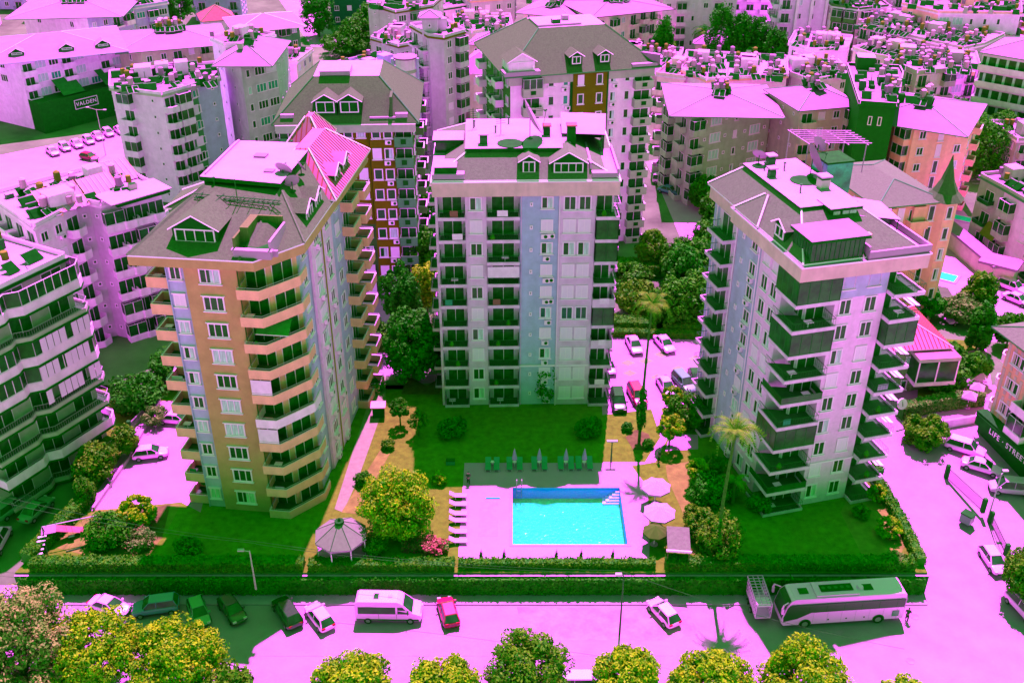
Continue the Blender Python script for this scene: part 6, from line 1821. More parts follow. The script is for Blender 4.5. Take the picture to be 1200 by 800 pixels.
tree(200, 430, 2.2, 2.6, 2.0, 'dark green shrub mass between the lilac block and the orange tower', 'leaf_dark', 60, 90, .22, 19, cat='bush', name='bush')
tree(160, 460, 2.0, 3.0, 2.0, 'dark shrub in the shade behind the sunlit left court', 'leaf_dark', 60, 90, .24, 20, cat='bush', name='bush')
tree(181, 487, 1.2, 1.4, 1.0, 'pink tinged low bush by the fence of the left court', 'leaf_flower', 40, 60, .14, 21, cat='bush', name='bush')
tree(788, 464, 2.4, 1.25, 1.1, 'yellow clipped ball tree by the silver parked car', 'leaf_yellow', 70, 70, .12, 22, hollow=.78, spread=.2)
tree(786, 500, 2.9, 1.5, 1.35, 'yellow green ball tree on a stem beside the forked path', 'leaf_yellow', 80, 80, .13, 23, hollow=.78, spread=.2)
tree(806, 480, 1.6, 2.3, 1.9, 'dark leafy bush behind the ball trees, against the right tower', 'leaf_green', 70, 90, .18, 24, cat='bush', name='bush')
tree(817, 549, 2.6, 1.15, 1.1, 'small yellow green ball tree right of the white umbrellas', 'leaf_yellow', 60, 70, .12, 25, hollow=.78, spread=.2)
tree(830, 575, 1.4, 1.9, 1.9, 'dark shrub at the foot of the tall garden palm', 'leaf_dark', 60, 80, .18, 26, cat='bush', name='bush')
tree(846, 630, 2.2, 2.2, 2.6, 'pale dusty leaved tree at the corner of the garden hedge', 'leaf_olive', 70, 80, .16, 27, spread=.24)
tree(824, 618, 1.5, 1.6, 1.8, 'small grey green shrub left of the dusty leaved tree', 'leaf_olive', 50, 70, .16, 28, cat='bush', name='bush')
tree(1028, 578, .9, 1.0, .8, 'small yellow clipped ball bush on the pink bed, farther one', 'leaf_yellow', 70, 70, .1, 29, cat='bush', name='bush', hollow=.82, spread=.18)
tree(1042, 618, 1.1, 1.25, 1.0, 'larger yellow clipped ball bush on the pink bed, nearer one', 'leaf_yellow', 80, 80, .11, 30, cat='bush', name='bush', hollow=.82, spread=.18)
tree(1085, 506, 1.0, 2.4, 2.0, 'spreading yellow flecked tree beside the curved road', 'leaf_olive', 90, 100, .2, 31, spread=.24)
tree(482, 405, 4.8, 3.6, 4.6, 'tall dark airy pine between the orange tower and the tower by the pool', 'leaf_dark', 130, 90, .26, 32, spread=.24, hollow=.4, name='pine_tree')
tree(470, 345, 6.0, 2.6, 4.6, 'tall dark conifer behind the airy pine', 'leaf_dark', 100, 80, .24, 33, spread=.22, name='pine_tree')
tree(500, 335, 6.0, 2.2, 3.0, 'yellow leaved tree behind the airy pine', 'leaf_yellow', 60, 80, .22, 34)
tree(505, 262, 7.0, 3.0, 5.0, 'green tree between the brown block and the tower by the pool, upper one', 'leaf_green', 80, 90, .28, 35)
tree(500, 300, 6.0, 2.6, 4.0, 'green tree between the brown block and the tower by the pool, lower one', 'leaf_green', 80, 90, .28, 36)
tree(436, 395, 3.0, 2.2, 2.2, 'green tree beside the salmon side balconies of the orange tower', 'leaf_green', 60, 80, .22, 37)
tree(515, 390, 3.0, 1.4, 2.6, 'pinkish flowering shrub against the tower by the pool', 'leaf_flower', 50, 70, .16, 38, cat='bush', name='bush')
tree(640, 448, 2.6, 1.6, 2.6, 'thin shaded tree in front of the tower by the pool', 'leaf_dark', 40, 60, .18, 39)
tree(690, 500, 1.0, 1.5, 1.0, 'round shaded bush on the dark lawn, by the deck', 'leaf_dark', 40, 60, .16, 40, cat='bush', name='bush')
tree(530, 500, 1.0, 1.6, 1.0, 'round shaded bush on the dark lawn, left part', 'leaf_dark', 40, 60, .16, 40, cat='bush', name='bush')
# garden behind the parking court
for i, (x, y, z, rx, rz_, m, lb) in enumerate([
    (732, 322, 1.8, 3.6, 1.6, 'leaf_green', 'wide clipped green tree beyond the far hedge, left part'),
    (752, 350, 2.2, 3.4, 2.2, 'leaf_olive', 'yellowish tree behind the parking court hedge'),
    (764, 292, 3.2, 2.2, 2.8, 'leaf_olive', 'yellow green tree by the road behind the parking court'),
    (800, 305, 3.4, 3.0, 3.4, 'leaf_green', 'dark green tree at the bend of the road behind the parking court'),
    (840, 248, 3.6, 2.8, 3.4, 'leaf_green', 'broad tree at the foot of the grey block, upper one'),
    (836, 282, 3.6, 3.0, 3.4, 'leaf_green', 'olive tree at the foot of the grey block beside the right tower'),
    (800, 320, 4.0, 2.6, 3.8, 'leaf_dark', 'dark pointed tree in the gap left of the right tower'),
    (790, 355, 3.5, 3.0, 3.4, 'leaf_green', 'green tree above the parking court hedge, middle'),
    (820, 350, 3.8, 3.4, 3.6, 'leaf_green', 'speckled olive tree touching the right tower'),
    (822, 310, 4.0, 3.0, 3.6, 'leaf_green', 'speckled olive tree left of the right tower roof'),
    (826, 226, 3.2, 2.4, 2.8, 'leaf_green', 'leafy tree against the wall of the grey block')]):
    tree(x, y, z, rx, rz_, lb, m, 90, 90, .26, 50 + i, spread=.26)
for i, (x, y, z, rx, rz_, m, lb) in enumerate([
    (1150, 172, 6, 5.0, 5.5, 'leaf_green', 'big dark green tree right of the salmon wings'),
    (1132, 150, 7, 3.6, 4.0, 'leaf_green', 'paler tree behind the big dark one, right of the salmon wings'),
    (1172, 160, 6, 3.5, 4.5, 'leaf_green', 'green tree under the striped block at the right edge'),
    (1118, 135, 7, 3.0, 3.0, 'leaf_green', 'small green tree top above the right salmon wing'),
    (1078, 352, 2.5, 3.0, 2.2, 'leaf_dark', 'dark tree below the turret'),
    (1062, 330, 3.0, 3.0, 3.0, 'leaf_dark', 'dark tree against the columned salmon block'),
    (1130, 362, 2.0, 3.0, 1.5, 'leaf_flower', 'pinkish bushes below the small turquoise pool'),
    (1150, 345, 3.0, 2.2, 3.0, 'leaf_olive', 'yellowish tree beside the long sheds'),
    (1105, 440, 1.6, 3.0, 2.0, 'leaf_green', 'pale speckled shrub beside the cafe terrace'),
    (1112, 418, 1.6, 2.2, 1.6, 'leaf_green', 'green shrub right of the pink restaurant roof'),
    (1145, 430, 2.4, 1.5, 1.6, 'leaf_green', 'small tree before the striped brown block'),
    (1150, 385, 3.5, 1.6, 3.4, 'leaf_dark', 'narrow dark tree between the vans and the brown block'),
    (1185, 385, 3.0, 2.0, 2.0, 'leaf_green', 'bush behind the brown block roof')]):
    tree(x, y, z, rx, rz_, lb, m, 80, 90, .26, 70 + i, spread=.26)
for i, (x, y, z, rx, rz_, m, lb) in enumerate([
    (845, 45, 8, 3.6, 7.5, 'leaf_dark', 'dark cypress, leftmost of the group under the white towers'),
    (868, 50, 7, 3.6, 7, 'leaf_dark', 'dark cypress, second of the group under the white towers'),
    (888, 52, 6.5, 3.2, 6.5, 'leaf_dark', 'dark cypress, third of the group under the white towers'),
    (908, 62, 6, 2.8, 5.5, 'leaf_dark', 'small dark cypress, rightmost under the white towers'),
    (775, 62, 6, 3.4, 4, 'leaf_olive', 'yellow tree beside the pavilion'),
    (776, 58, 9, 2.4, 7, 'leaf_dark', 'dark slim cypress left of the pavilion'),
    (870, 66, 4, 5, 3, 'leaf_green', 'green shrubs before the cypress group'),
    (418, 38, 5, 4.5, 3.5, 'leaf_green', 'olive tree beside the dark glass tower'),
    (430, 28, 6, 3.5, 4.5, 'leaf_green', 'green tree between the dark glass tower and the red banded block'),
    (405, 50, 3, 6, 2.5, 'leaf_green', 'row of olive shrubs below the dark glass tower'),
    (372, 18, 6, 4.5, 6, 'leaf_dark', 'dark tree left of the dark glass tower'),
    (205, 5, 8, 5, 5, 'leaf_dark', 'dark tree behind the lilac block, top left'),
    (530, 128, 6, 4, 4, 'leaf_dark', 'dark tree in the courtyard behind the tower by the pool'),
    (555, 165, 4, 2.6, 3, 'leaf_green', 'green bush on the road behind the tower by the pool'),
    (345, 160, 7, 3.0, 6, 'leaf_dark', 'dark tree left of the brown mansard block'),
    (310, 205, 3.5, 3.5, 3, 'leaf_green', 'olive bushes behind the orange tower roof'),
    (1160, 95, 5, 4, 4, 'leaf_green', 'green tree left of the striped block'),
    (960, 10, 7, 4, 7, 'leaf_dark', 'dark tree gap right of the ribbed white tower')]):
    tree(x, y, z, rx, rz_, lb, m, 80, 80, .32, 90 + i, spread=.24)

# palms
def frond_mesh(L=3.0, droop=1.6, seed=0, mt='leaf_palm'):
    def f():
        b = MB(); n = 9; prev = None
        for i in range(n + 1):
            t = i / n
            x = L * (t - .12 * t * t); z = .9 * math.sin(t * 1.9) * L * .35 - droop * t * t * t
            c = Vector((x, 0, z))
            if prev is not None:
                b.tube(prev, c, .045 * (1 - t) + .012, 'leaf_palm', 3)
                w = L * .2 * math.sin(math.pi * min(1, t * .9 + .12)) + .08
                for s in (-1, 1):
                    for k in (0, .5):
                        a = prev.lerp(c, k); e = a + Vector((.28, s * w, -.28 * w - .05)); a2 = prev.lerp(c, k + .38)
                        b.face([tuple(a), tuple(a2), tuple(e)], mt)
            prev = c
        return b.mesh('frond')
    return cached(('frond', L, droop, seed, mt), f)
def palm(px, py, h, L, label, n=20, lean=(0, 0), r=.2, g0=0.0, dead=False, top_px=None):
    p = at(px, py, g0)
    t = root('palm_tree', label, 'palm tree', p)
    b = MB(); segs = 12; prev = Vector((0, 0, -.1)); rr = r * 1.3
    tip = Vector((lean[0], lean[1], h))
    for i in range(1, segs + 1):
        q = i / segs; c = Vector((tip.x * q * q, tip.y * q * q, h * q)); r2 = r * (1.25 - .45 * q)
        b.tube(prev, c, rr, 'bark', 8, r2); rr = r2 * 1.06; prev = c
    put('trunk', b.mesh(), t)
    g = random.Random(int(px))
    for i in range(n):
        a = 2 * math.pi * i / n * 1.618 * 1.0 + g.uniform(-.2, .2)
        up = g.uniform(-.55, .5)
        put('frond', frond_mesh(L, L * g.choice((.45, .6, .75)), 0, 'leaf_dark' if up > .3 and dead else 'leaf_palm'), t, tip, rot=(0, up, a * 3.9))
    return t
palm(838, 652, 15.6, 2.9, 'tall garden palm with slim trunk beside the right tower', 22, (.4, 0), .17)
T = palm(749, 516, 18.6, 2.6, 'very tall thin palm with a climber wrapped trunk, rising from the round flower bed', 20, (.3, 0), .15)
b = MB(); b.cyl((0, 0, 0.0), .1, .1, 'leaf_dark', 5)
q, n = leaf_cloud(77, .55, 3.6, 70, 40, .13, 'leaf_dark', spread=.25, hollow=.2)
put('climber', mesh_quads(q, n, ['leaf_dark'], name='climber'), T, (.05, 0, 4.2))
palm(302, 178, 8.5, 2.6, 'palm with hanging dark crown, left of the brown mansard block', 26, r=.3)
palm(824, 68, 6.5, 4.0, 'broad fan palm in front of the pyramid roofed pavilion', 26, r=.35)
palm(560, 172, 3.0, 1.6, 'small palm by the road behind the tower by the pool', 14)
palm(858, 590, 3.2, 1.6, 'small palm in the dark shrubs at the foot of the right tower', 14)

# ------------------------------------------------------------------ hedges, walls, fences
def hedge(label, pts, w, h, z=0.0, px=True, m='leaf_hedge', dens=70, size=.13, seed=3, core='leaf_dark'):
    P = [at(a[0], a[1], z) if px else Vector((a[0], a[1], z)) for a in pts]
    t = root('hedge', label, 'hedge', P[0])
    b = MB(); g = np.random.default_rng(seed); quads = []
    for a, c in zip(P, P[1:]):
        d = (c - a); L = d.length; d.normalize(); n = Vector((-d.y, d.x, 0))
        A = a - P[0]; ii = w / 2 - .08
        ring = lambda o, zz: [tuple(A + n * -ii + Vector((0, 0, zz)))]
        q = [A - n * ii, A + d * L - n * ii, A + d * L + n * ii, A + n * ii]
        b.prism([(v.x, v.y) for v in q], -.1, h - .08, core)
        cnt = int(dens * L * (w + 2 * h))
        u = g.random(cnt) * L; v = g.random(cnt) * (w + 2 * h)
        bump = .06 * np.sin(u * 2.3) + .05 * np.sin(u * 5.1 + v)
        off = np.where(v < h, -w / 2, np.where(v < h + w, v - h - w / 2, w / 2)); zz = np.where(v < h, v, np.where(v < h + w, h, w + 2 * h - v))
        off = off * (1 + bump) + g.normal(size=cnt) * .05; zz = zz + np.where((v >= h) & (v < h + w), bump + g.normal(size=cnt) * .05, 0)
        pos = np.array([[A.x, A.y, 0]]) + np.outer(u, [d.x, d.y, 0]) + np.outer(off, [n.x, n.y, 0]); pos[:, 2] = zz
        nr = g.normal(size=(cnt, 3)) + np.outer(np.where(v < h, -1, np.where(v < h + w, 0, 1)), [n.x, n.y, 0]); nr[:, 2] += np.where((v >= h) & (v < h + w), 1.2, .2)
        nr /= np.linalg.norm(nr, axis=1)[:, None]
        tt = np.cross(nr, g.normal(size=(cnt, 3))); tt /= np.linalg.norm(tt, axis=1)[:, None]; bb = np.cross(nr, tt)
        s = size * (.6 + .8 * g.random(cnt))[:, None]
        quads.append(np.stack([pos - tt * s, pos - bb * s * .6, pos + tt * s, pos + bb * s * .6], axis=1).reshape(-1, 3))
    put('hedge_core', b.mesh(), t)
    q = np.concatenate(quads); put('foliage', mesh_quads(q, len(q) // 4, [m], name='foliage'), t)
    return t
hedge('long clipped hedge on top of the street wall, from the left corner to the gazebo', [(-48.5, 77.9), (-21, 77.9)], 1.3, 1.1, px=False)
hedge('long clipped hedge on top of the street wall, from the gazebo to the pool', [(-20.5, 77.9), (-5.8, 77.9)], 1.2, .9, px=False)
hedge('low thin hedge between the pool deck and the street wall', [(-5.4, 78.1), (14.5, 78.1)], .9, .8, px=False, m='leaf_hedge')
hedge('clipped hedge on the street wall below the right tower', [(15.5, 78.0), (40.6, 78.0)], 1.3, 1.1, px=False)
hedge('tall hedge curving along the road below the right tower', [(41.4, 78.2), (41.5, 84), (41.2, 90), (40.2, 98)], 1.0, 1.0, px=False)
hedge('hedge along the shaded side street at the left', [(-49.2, 78.5), (-46.6, 88), (-47.5, 93)], 1.4, 1.3, px=False)
hedge('clipped hedge at the back of the parking court, left of the gap', [(714, 384), (768, 386)], 2.2, 1.6)
hedge('clipped hedge at the back of the parking court, right of the gap', [(776, 387), (832, 389)], 2.2, 1.6)
hedge('lower clipped hedge in front of the back hedge of the parking court', [(716, 393), (828, 396)], 1.2, 1.0)
hedge('pale green clipped hedge farther behind the parking court', [(716, 318), (775, 322)], 3.0, 2.0)
hedge('ivy hedge over the boundary wall before the shop block', [(1052, 492), (1095, 482), (1148, 476)], 1.4, 2.2, z=-.5, m='leaf_flower')
hedge('dark hedge beside the walk below the right tower', [(1003, 535), (1030, 560)], 1.2, 1.2)
hedge('narrow flower hedge by the big yellow tree, with pink blossom', [(470, 640), (528, 642)], 1.6, .9, m='leaf_blossom', z=0) if False else None
leaf_mat('leaf_blossom', (0.08, 0.22, 0.02), (0.45, 0.10, 0.12))
hedge('dark ivy growing over the street face of the retaining wall', [(-49.5, 76.72), (41.5, 76.72)], .45, 2.15, z=-2.5, px=False, m='leaf_dark', dens=34, size=.15)
hedge('flower bed hedge with pink blossom left of the pool', [(472, 641), (526, 644)], 1.5, .8, m='leaf_blossom', core='leaf_green')
for i, (x, y, s, m_, lb) in enumerate([(515, 560, .8, 'leaf_yellow', 'low yellow shrub between the big garden tree and the deck'), (440, 640, 1.1, 'leaf_olive', 'olive shrub at the foot of the gazebo hedge'), (505, 640, 1.1, 'leaf_blossom', 'low pink blossoming shrub in the bed left of the pool'), (425, 560, .9, 'leaf_green', 'green shrub by the pale path right of the orange tower'), (455, 520, .7, 'leaf_olive', 'low olive shrub on the narrow sunlit lawn'), (440, 450, 1.0, 'leaf_green', 'green shrub behind the dark kiosk'), (735, 500, .6, 'leaf_dark', 'dark shrub in the round flower bed, left'), (760, 520, .6, 'leaf_green', 'green shrub in the round flower bed, right'), (835, 545, 1.4, 'leaf_dark', 'dark shrub between the ball trees and the garden palm'), (850, 570, 1.4, 'leaf_dark', 'dark shrub at the base of the right tower side'), (812, 600, 1.0, 'leaf_olive', 'olive shrub right of the pergola'), (890, 590, 1.2, 'leaf_dark', 'dark shrub under the corner balconies of the right tower'), (250, 560, 1.2, 'leaf_dark', 'dark shrub at the base of the orange tower'), (220, 640, 1.2, 'leaf_green', 'green shrub at the shade edge beside the playground'), (1010, 600, .8, 'leaf_olive', 'small olive shrub on the pink bed by the road'), (1050, 655, .9, 'leaf_flower', 'low flowering shrub at the corner of the pink bed')]):
    tree(x, y, s * .8, s, s * .8, lb, m_, 40, 60, .12, 120 + i, cat='bush', name='bush')
# small cypresses along the deck edge
for i, (x, lb) in enumerate([(564, 'leftmost'), (591, 'second'), (652, 'third'), (681, 'fourth, largest'), (718, 'rightmost')]):
    p = at(x, 656, 0.05)
    t = root('small_cypress', f'knee high cypress on the front edge of the pool deck, {lb}', 'shrub', p, 0, 'small cypresses along the deck edge')
    q, n = leaf_cloud(31, .28, .75, 40, 40, .08, 'leaf_dark', spread=.2); q[:, 2] += .75; s = 1 - np.clip(q[:, 2] / 1.7, 0, .85); q[:, 0] *= s; q[:, 1] *= s
    put('crown', cached('smallcyp', lambda: mesh_quads(q, n, ['leaf_dark'])), t)
    put('trunk', cached('smalltr', lambda: trunk_mesh(.5, .04, 3, 1, .1)), t)

def wall(label, pts, h, th, m, z=0.0, px=False, cap=None, cat='wall', name='wall'):
    P = [at(a[0], a[1], z) if px else Vector((a[0], a[1], z)) for a in pts]
    b = MB()
    for a, c in zip(P, P[1:]):
        d = (c - a).normalized(); n = Vector((-d.y, d.x, 0)) * th / 2
        q = [a - n, c - n, c + n, a + n]; b.prism([(v.x - P[0].x, v.y - P[0].y) for v in q], 0, h, m, cap or m)
    return put(name, b.mesh(), loc=P[0], label=label, cat=cat)
wall('low kerb wall along the foot of the street hedge', [(-50, 77.02), (41.9, 77.02)], 2.3, .25, 'retaining', z=-2.5, cap='kerb_stone')
wall('white boundary wall with pillars before the shop cars', [(1098, 506), (1147, 498)], 1.6, .3, 'w_bright', z=-.8, px=True, cap='r_white')
wall('low wall along the left court', [(110, 598), (150, 540), (188, 470)], .5, .25, 'w_grey', px=True, cap='kerb_stone')
def fence(label, pts, h, z, n, px=True, m='metal_dark'):
    P = [at(a[0], a[1], z) for a in pts]
    t = root('fence', label, 'fence', P[0])
    a, c = P[0], P[-1]; d = c - a; L = d.length; dn = d.normalized()
    rail = MB()
    for zz in (.2, h - .1): rail.tube((0, 0, zz), tuple(d + Vector((0, 0, zz))), .04, m, 4)
    put('rail', rail.mesh(), t)
    bm_ = MB(); bm_.tube((0, 0, 0), (0, 0, h), .03, m, 4); bm = bm_.mesh('bar')
    for i in range(n + 1): put('bar', bm, t, d * (i / n))
    for e in (0, 1):
        b = MB(); b.box(-.2, -.2, 0, .2, .2, h + .3, 'w_dark'); put('post', b.mesh(), t, d * e)
    return t
fence('dark bar fence between the curved road and the shop cars', [(1108, 560), (1151, 600)], 1.6, -1.2, 46)
fence('dark bar fence continuing down the right edge of the road', [(1160, 612), (1178, 650)], 1.2, -1.8, 30)
fence('thin fence between the left court and the side shrubs', [(153, 505), (186, 472)], 1.2, 0, 30, m='metal_light')

# ------------------------------------------------------------------ garden furniture
def lounger_proto(m):
    t = root('sun_lounger', '', 'sun lounger')
    b = MB(); b.box(-.33, -.95, .3, .33, .35, .38, m); put('seat', b.mesh(), t)
    b = MB(); b.face([(-.33, .35, .38), (.33, .35, .38), (.33, .95, .75), (-.33, .95, .75)], m); b.face([(-.33, .95, .70), (.33, .95, .70), (.33, .35, .30), (-.33, .35, .30)], m); put('backrest', b.mesh(), t)
    for x in (-.28, .28):
        for y in (-.85, .3):
            b = MB(); b.tube((x, y, 0), (x, y, .3), .03, 'frame', 4); put('leg', b.mesh(), t)
    return t
LP = {}
def lounger(px, py, rz, m, label, group):
    p = at(px, py, .05)
    if m not in LP: o = LP[m] = lounger_proto(m); o.location = p; o.rotation_euler = (0, 0, rz)
    else: o = copy_tree(LP[m], p, rz)
    o['label'] = label; o['group'] = group
pairs = [(572, 582), (597, 609), (626, 638), (657, 669), (678, 691)]
for i, (a, c) in enumerate(pairs):
    nm = ('first', 'second', 'third', 'fourth', 'fifth')[i]
    for x, s in ((a, 'left'), (c, 'right')):
        lounger(x, 547 - i * .3, 0, 'teal_fabric', f'teal sun lounger, {s} one of the {nm} pair from the left behind the pool', 'teal sun loungers behind the pool')
    p = at((a + c) / 2, 544, .05); b = MB(); b.cyl((0, 0, .4), .25, .04, 'frame', 10); b.cyl((0, 0, 0), .04, .4, 'frame', 6)
    put('side_table', b.mesh(), loc=p, label=f'small round white table between the {nm} pair of teal loungers', cat='side table', group='small tables between loungers')
    if i:
        p = at((a + c) / 2, 546, .05)
        t = root('closed_umbrella', f'folded grey striped parasol standing over the {nm} pair of teal loungers', 'parasol', p, 0, 'folded parasols behind the pool')
        b = MB(); b.tube((0, 0, 0), (0, 0, 2.5), .03, 'frame', 6); put('pole', b.mesh(), t)
        b = MB(); prev = None
        for r, z in ((.26, 1.0), (.2, 1.5), (.1, 2.1), (.02, 2.5)):
            ring = [((r * (1 + .25 * (k % 2))) * math.cos(k * math.pi / 8), (r * (1 + .25 * (k % 2))) * math.sin(k * math.pi / 8), z) for k in range(16)]
            if prev: b.loft(prev, ring, 'canvas_stripe')
            prev = ring
        put('canopy', b.mesh(), t)
for i, y in enumerate((583, 593, 604, 612, 625, 636)):
    lounger(537, y, R(90), 'canvas', f'white sun lounger number {i + 1} counted from the far end of the left deck edge'.replace('number 1 counted', 'first').replace('number 2 counted', 'second').replace('number 3 counted', 'third').replace('number 4 counted', 'fourth').replace('number 5 counted', 'fifth').replace('number 6 counted', 'sixth'), 'white sun loungers at the left of the pool')
def parasol(px, py, r, z, m, label, n=8, seg_rot=0.2):
    p = at(px, py, z)
    t = root('parasol', label, 'parasol', (p.x, p.y, .05), seg_rot)
    b = MB(); b.tube((0, 0, 0), (0, 0, z + .35), .05, 'frame', 6); b.cyl((0, 0, 0), .4, .12, 'kerb_stone', 10); put('pole', b.mesh(), t)
    b = MB()
    ring = [(r * math.cos(2 * math.pi * k / n), r * math.sin(2 * math.pi * k / n), z - .25) for k in range(n)]
    for k in range(n):
        a, c = ring[k], ring[(k + 1) % n]; mid = ((a[0] + c[0]) / 2 * .97, (a[1] + c[1]) / 2 * .97, z - .3)
        b.face([a, mid, (0, 0, z + .45)], m); b.face([mid, c, (0, 0, z + .45)], m)
        b.face([a, (a[0], a[1], z - .45), (mid[0], mid[1], z - .5), mid], m); b.face([mid, (mid[0], mid[1], z - .5), (c[0], c[1], z - .45), c], m)
    put('canopy', b.mesh(), t)
    b = MB()
    for k in range(n): b.tube((ring[k][0] * .98, ring[k][1] * .98, z - .3), (0, 0, z + .38), .02, 'metal_dark', 4)
    put('rib', b.mesh(), t)
    return t
parasol(769, 568, 1.65, 2.5, 'canvas', 'large open white parasol beside the pool, farther of two')
parasol(773, 598, 1.75, 2.5, 'canvas', 'large open white parasol beside the pool, nearer of two')
parasol(768, 620, 1.35, 2.1, 'canvas_brown', 'brown parasol half under the nearer white one')
p = at(795, 632, 2.3)
t = root('pergola', 'rectangular pergola with a mottled pink roof beside the brown parasol', 'pergola', (p.x, p.y, .05), R(-6))
b = MB(); b.box(-1.15, -1.8, 2.3, 1.15, 1.8, 2.42, 'r_mauve'); b.box(-1.25, -1.9, 2.2, 1.25, -1.8, 2.45, 'frame'); put('roof', b.mesh(), t)
for x in (-1.05, 1.05):
    for y in (-1.7, 1.7):
        b = MB(); b.tube((x, y, 0), (x, y, 2.3), .06, 'wood', 6); put('post', b.mesh(), t)
# gazebo
p = at(399, 624, 2.6)
t = root('gazebo', 'octagonal gazebo with pale panelled roof and dark lantern top, beside the street hedge', 'gazebo', (p.x, p.y, 0), R(8))
R8 = 2.75
ring = [(R8 * math.cos(math.pi / 8 + k * math.pi / 4), R8 * math.sin(math.pi / 8 + k * math.pi / 4), 2.4) for k in range(8)]
top = [(x * .16, y * .16, 3.9) for x, y, z in ring]
b = MB(); b.face([(x * 1.0, y * 1.0, .12) for x, y, z in ring], 'deck_stone'); put('floor', b.mesh(), t)
for k in range(8):
    a, c = ring[k], ring[(k + 1) % 8]
    b = MB(); b.face([a, c, top[(k + 1) % 8], top[k]], 'gazebo_panel'); b.face([(a[0], a[1], 2.4), (a[0], a[1], 2.2), (c[0], c[1], 2.2), (c[0], c[1], 2.4)], 'r_white'); put('roof_panel', b.mesh(), t) if False else None
    GZ = globals().setdefault('GZ', []); GZ.append(b)
mat('gazebo_panel', S(235, 150, 215), var=.1, scale=3)
for b in GZ: put('roof_panel', b.mesh(), t)
b = MB()
for k in range(8): b.tube(ring[k], (top[k][0], top[k][1], 3.92), .04, 'metal_dark', 4)
put('roof_rib', b.mesh(), t)
b = MB(); b.cyl((0, 0, 3.9), .48, .3, 'dark', 8); b.cyl((0, 0, 4.2), .2, .35, 'dark', 8, r2=.05); put('lantern', b.mesh(), t)
for k in range(8):
    b = MB(); b.tube((ring[k][0] * .93, ring[k][1] * .93, 0), (ring[k][0] * .93, ring[k][1] * .93, 2.4), .06, 'frame', 6); put('post', b.mesh(), t)
# playground
p = at(92, 632, 0)
t = root('climbing_frame', 'playground swing and climbing frame with steps and hanging seats', 'climbing frame', p, R(20))
b = MB()
for x in (-3.0, 2.6):
    b.tube((x, -1.3, 0), (x, 0, 2.6), .06, 'metal_dark', 5); b.tube((x, 1.3, 0), (x, 0, 2.6), .06, 'metal_dark', 5)
b.tube((-3, 0, 2.6), (2.6, 0, 2.6), .07, 'metal_light', 5); b.tube((2.6, -1.3, .1), (-1.2, -1.6, .1), .07, 'metal_dark', 4)
put('frame', b.mesh(), t)
for x in (-.6, 1.0):
    b = MB(); b.tube((x - .25, 0, 2.6), (x - .25, .1, .6), .015, 'metal_dark', 3); b.tube((x + .25, 0, 2.6), (x + .25, .1, .6), .015, 'metal_dark', 3); b.box(x - .3, -.1, .52, x + .3, .3, .6, 'dark'); put('swing', b.mesh(), t)
for i in range(7):
    b = MB(); b.box(-3.6 - i * .12, -.3 - i * .42, 1.5 - i * .2, -2.8 - i * .12, -.1 - i * .42, 1.56 - i * .2, 'frame'); put('step', b.mesh(), t)
b = MB(); b.box(-3.3, 0, 1.5, -1.9, 1.4, 1.6, 'r_pink'); b.face([(-1.9, .1, 1.6), (-1.9, 1.2, 1.6), (.9, 1.6, .15), (.9, .6, .15)], 'r_red'); put('slide', b.mesh(), t)
# lamps, poles, bins, benches, wires
def lamp_pole(px, py, z, h, label, arm=(-.9, 0), m='metal_dark', double=False):
    p = at(px, py, z)
    t = root('lamp_pole', label, 'lamp pole', p)
    b = MB(); b.tube((0, 0, 0), (0, 0, h), .11, m, 8, .06); put('pole', b.mesh(), t)
    for s in ((1, -1) if double else (1,)):
        b = MB(); b.tube((0, 0, h - .1), (arm[0] * s, arm[1] * s, h + .15), .04, m, 5); put('arm', b.mesh(), t)
        b = MB(); b.box(arm[0] * s - .3, arm[1] * s - .14, h + .08, arm[0] * s + .3, arm[1] * s + .14, h + .24, 'lamp_white'); put('lamp_head', b.mesh(), t)
    return t
mat('lamp_white', (0.5, 0.45, 0.5), var=0, rough=.5)
lamp_pole(726, 742, S_, 7.6, 'tall dark lamp pole on the street in front of the pool, with one white lamp', (-.5, -.1))
lamp_pole(300, 690, 0.0, 5.0, 'pale lamp pole in the shade below the orange tower', (-.8, -.1), 'w_grey')
lamp_pole(1157, 610, -1.9, 6.5, 'thin lamp pole at the lower end of the bar fence', (.5, .3), 'metal_light')
lamp_pole(124, 182, 0, 9.5, 'two armed street lamp in front of the dark podium', (-2, .8), 'w_grey', True)
lamp_pole(716, 541, 0, 2.8, 'small two armed garden lamp on the sunlit lawn by the deck', (.3, 0), 'metal_dark', True)
p = at(1132, 612, -1.7)
t = root('waste_container', 'dark wheeled waste container on the road beside the bar fence', 'waste bin', p, R(-50))
b = MB(); b.prism([(-.6, -.5), (.6, -.5), (.6, .5), (-.6, .5)], .15, 1.2, 'car_grey'); put('bin', b.mesh(), t)
b = MB(); b.box(-.65, -.55, 1.2, .65, .55, 1.32, 'dark'); put('lid', b.mesh(), t)
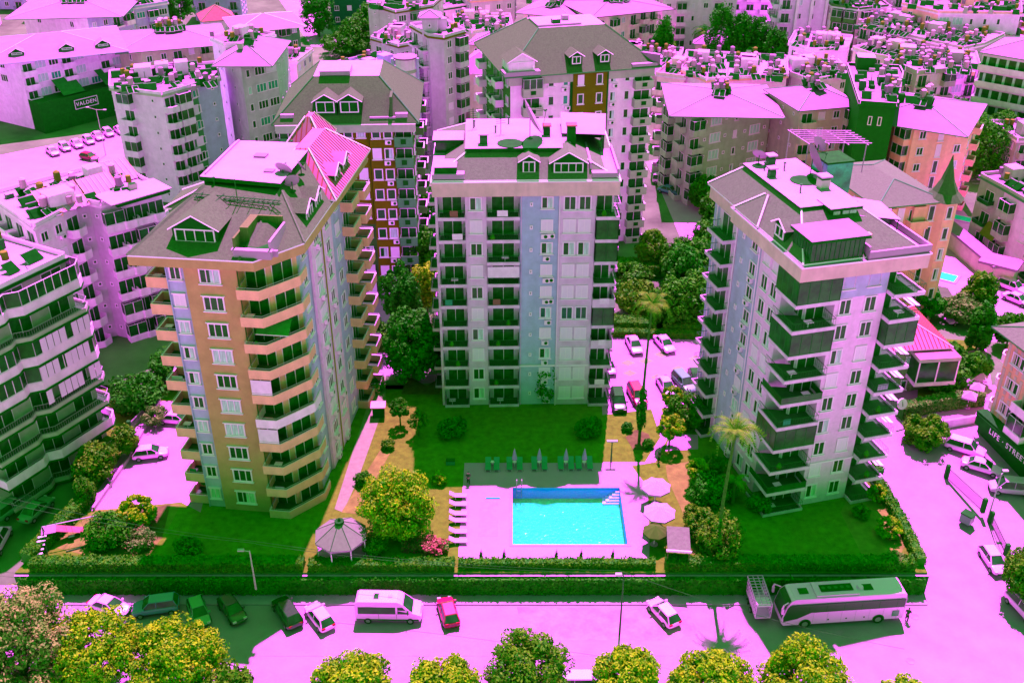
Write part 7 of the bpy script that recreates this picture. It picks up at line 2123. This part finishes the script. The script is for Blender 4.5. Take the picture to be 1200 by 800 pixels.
for x in (-.5, .5):
    b = MB(); b.box(x - .08, -.4, 0, x + .08, -.25, .15, 'tyre'); put('wheel', b.mesh(), t)
p = at(444, 487, 0)
t = root('garden_hut', 'small dark garden kiosk with flat roof on the sunlit path', 'hut', p, R(3))
b = MB(); b.box(-.7, -.5, 0, .7, .6, 1.5, 'dark'); put('cabin', b.mesh(), t); b = MB(); b.box(-.9, -.7, 1.5, .9, .8, 1.65, 'w_terra'); put('roof', b.mesh(), t)
p = at(528, 543, 0); t = root('planter_box', 'green box at the shaded corner of the deck', 'box', p); b = MB(); b.box(-.5, -.3, 0, .5, .3, .5, 'teal_fabric'); put('box', b.mesh(), t); b = MB(); b.box(-.52, -.32, .5, .52, .32, .55, 'dark'); put('lid', b.mesh(), t)
# cafe parasols
for i, (x, y) in enumerate(((1133, 445), (1146, 452), (1137, 462), (1150, 440))):
    t = parasol(x, y, 1.2, 2.0, 'canvas', f"small white cafe parasol, {('left', 'right', 'lower', 'upper right')[i]} one before the brown striped block", 4, .3); t['group'] = 'cafe parasols'
# overhead wires
def wire(name_label, a, c, sag=1.0, m='wire'):
    P = at(*a); Q = at(*c); b = MB(); n = 14; prev = None
    for i in range(n + 1):
        t = i / n; p = P.lerp(Q, t); p.z -= sag * 4 * t * (1 - t)
        if prev is not None: b.tube(prev - P, p - P, .022, m, 3)
        prev = p.copy()
    put('overhead_wire', b.mesh(), loc=P, label=name_label, cat='wire', group='overhead wires along the street')
mat('wire', (0.12, 0.22, 0.12), var=0)
for i, (a, c, lb) in enumerate([((300, 634, 4), (726, 668, 4.9), 'overhead wire from the shaded lamp pole to the street lamp pole, upper'), ((300, 637, 3.8), (726, 671, 4.7), 'overhead wire from the shaded lamp pole to the street lamp pole, lower'), ((-40, 570, 5), (300, 634, 4.2), 'overhead wire from the left edge to the shaded lamp pole, upper'), ((-40, 578, 4.8), (300, 636, 4), 'overhead wire from the left edge to the shaded lamp pole, lower'), ((726, 668, 4.9), (1060, 760, 3.5), 'overhead wire running from the street lamp pole across the coach')]):
    wire(lb, a, c, .8)
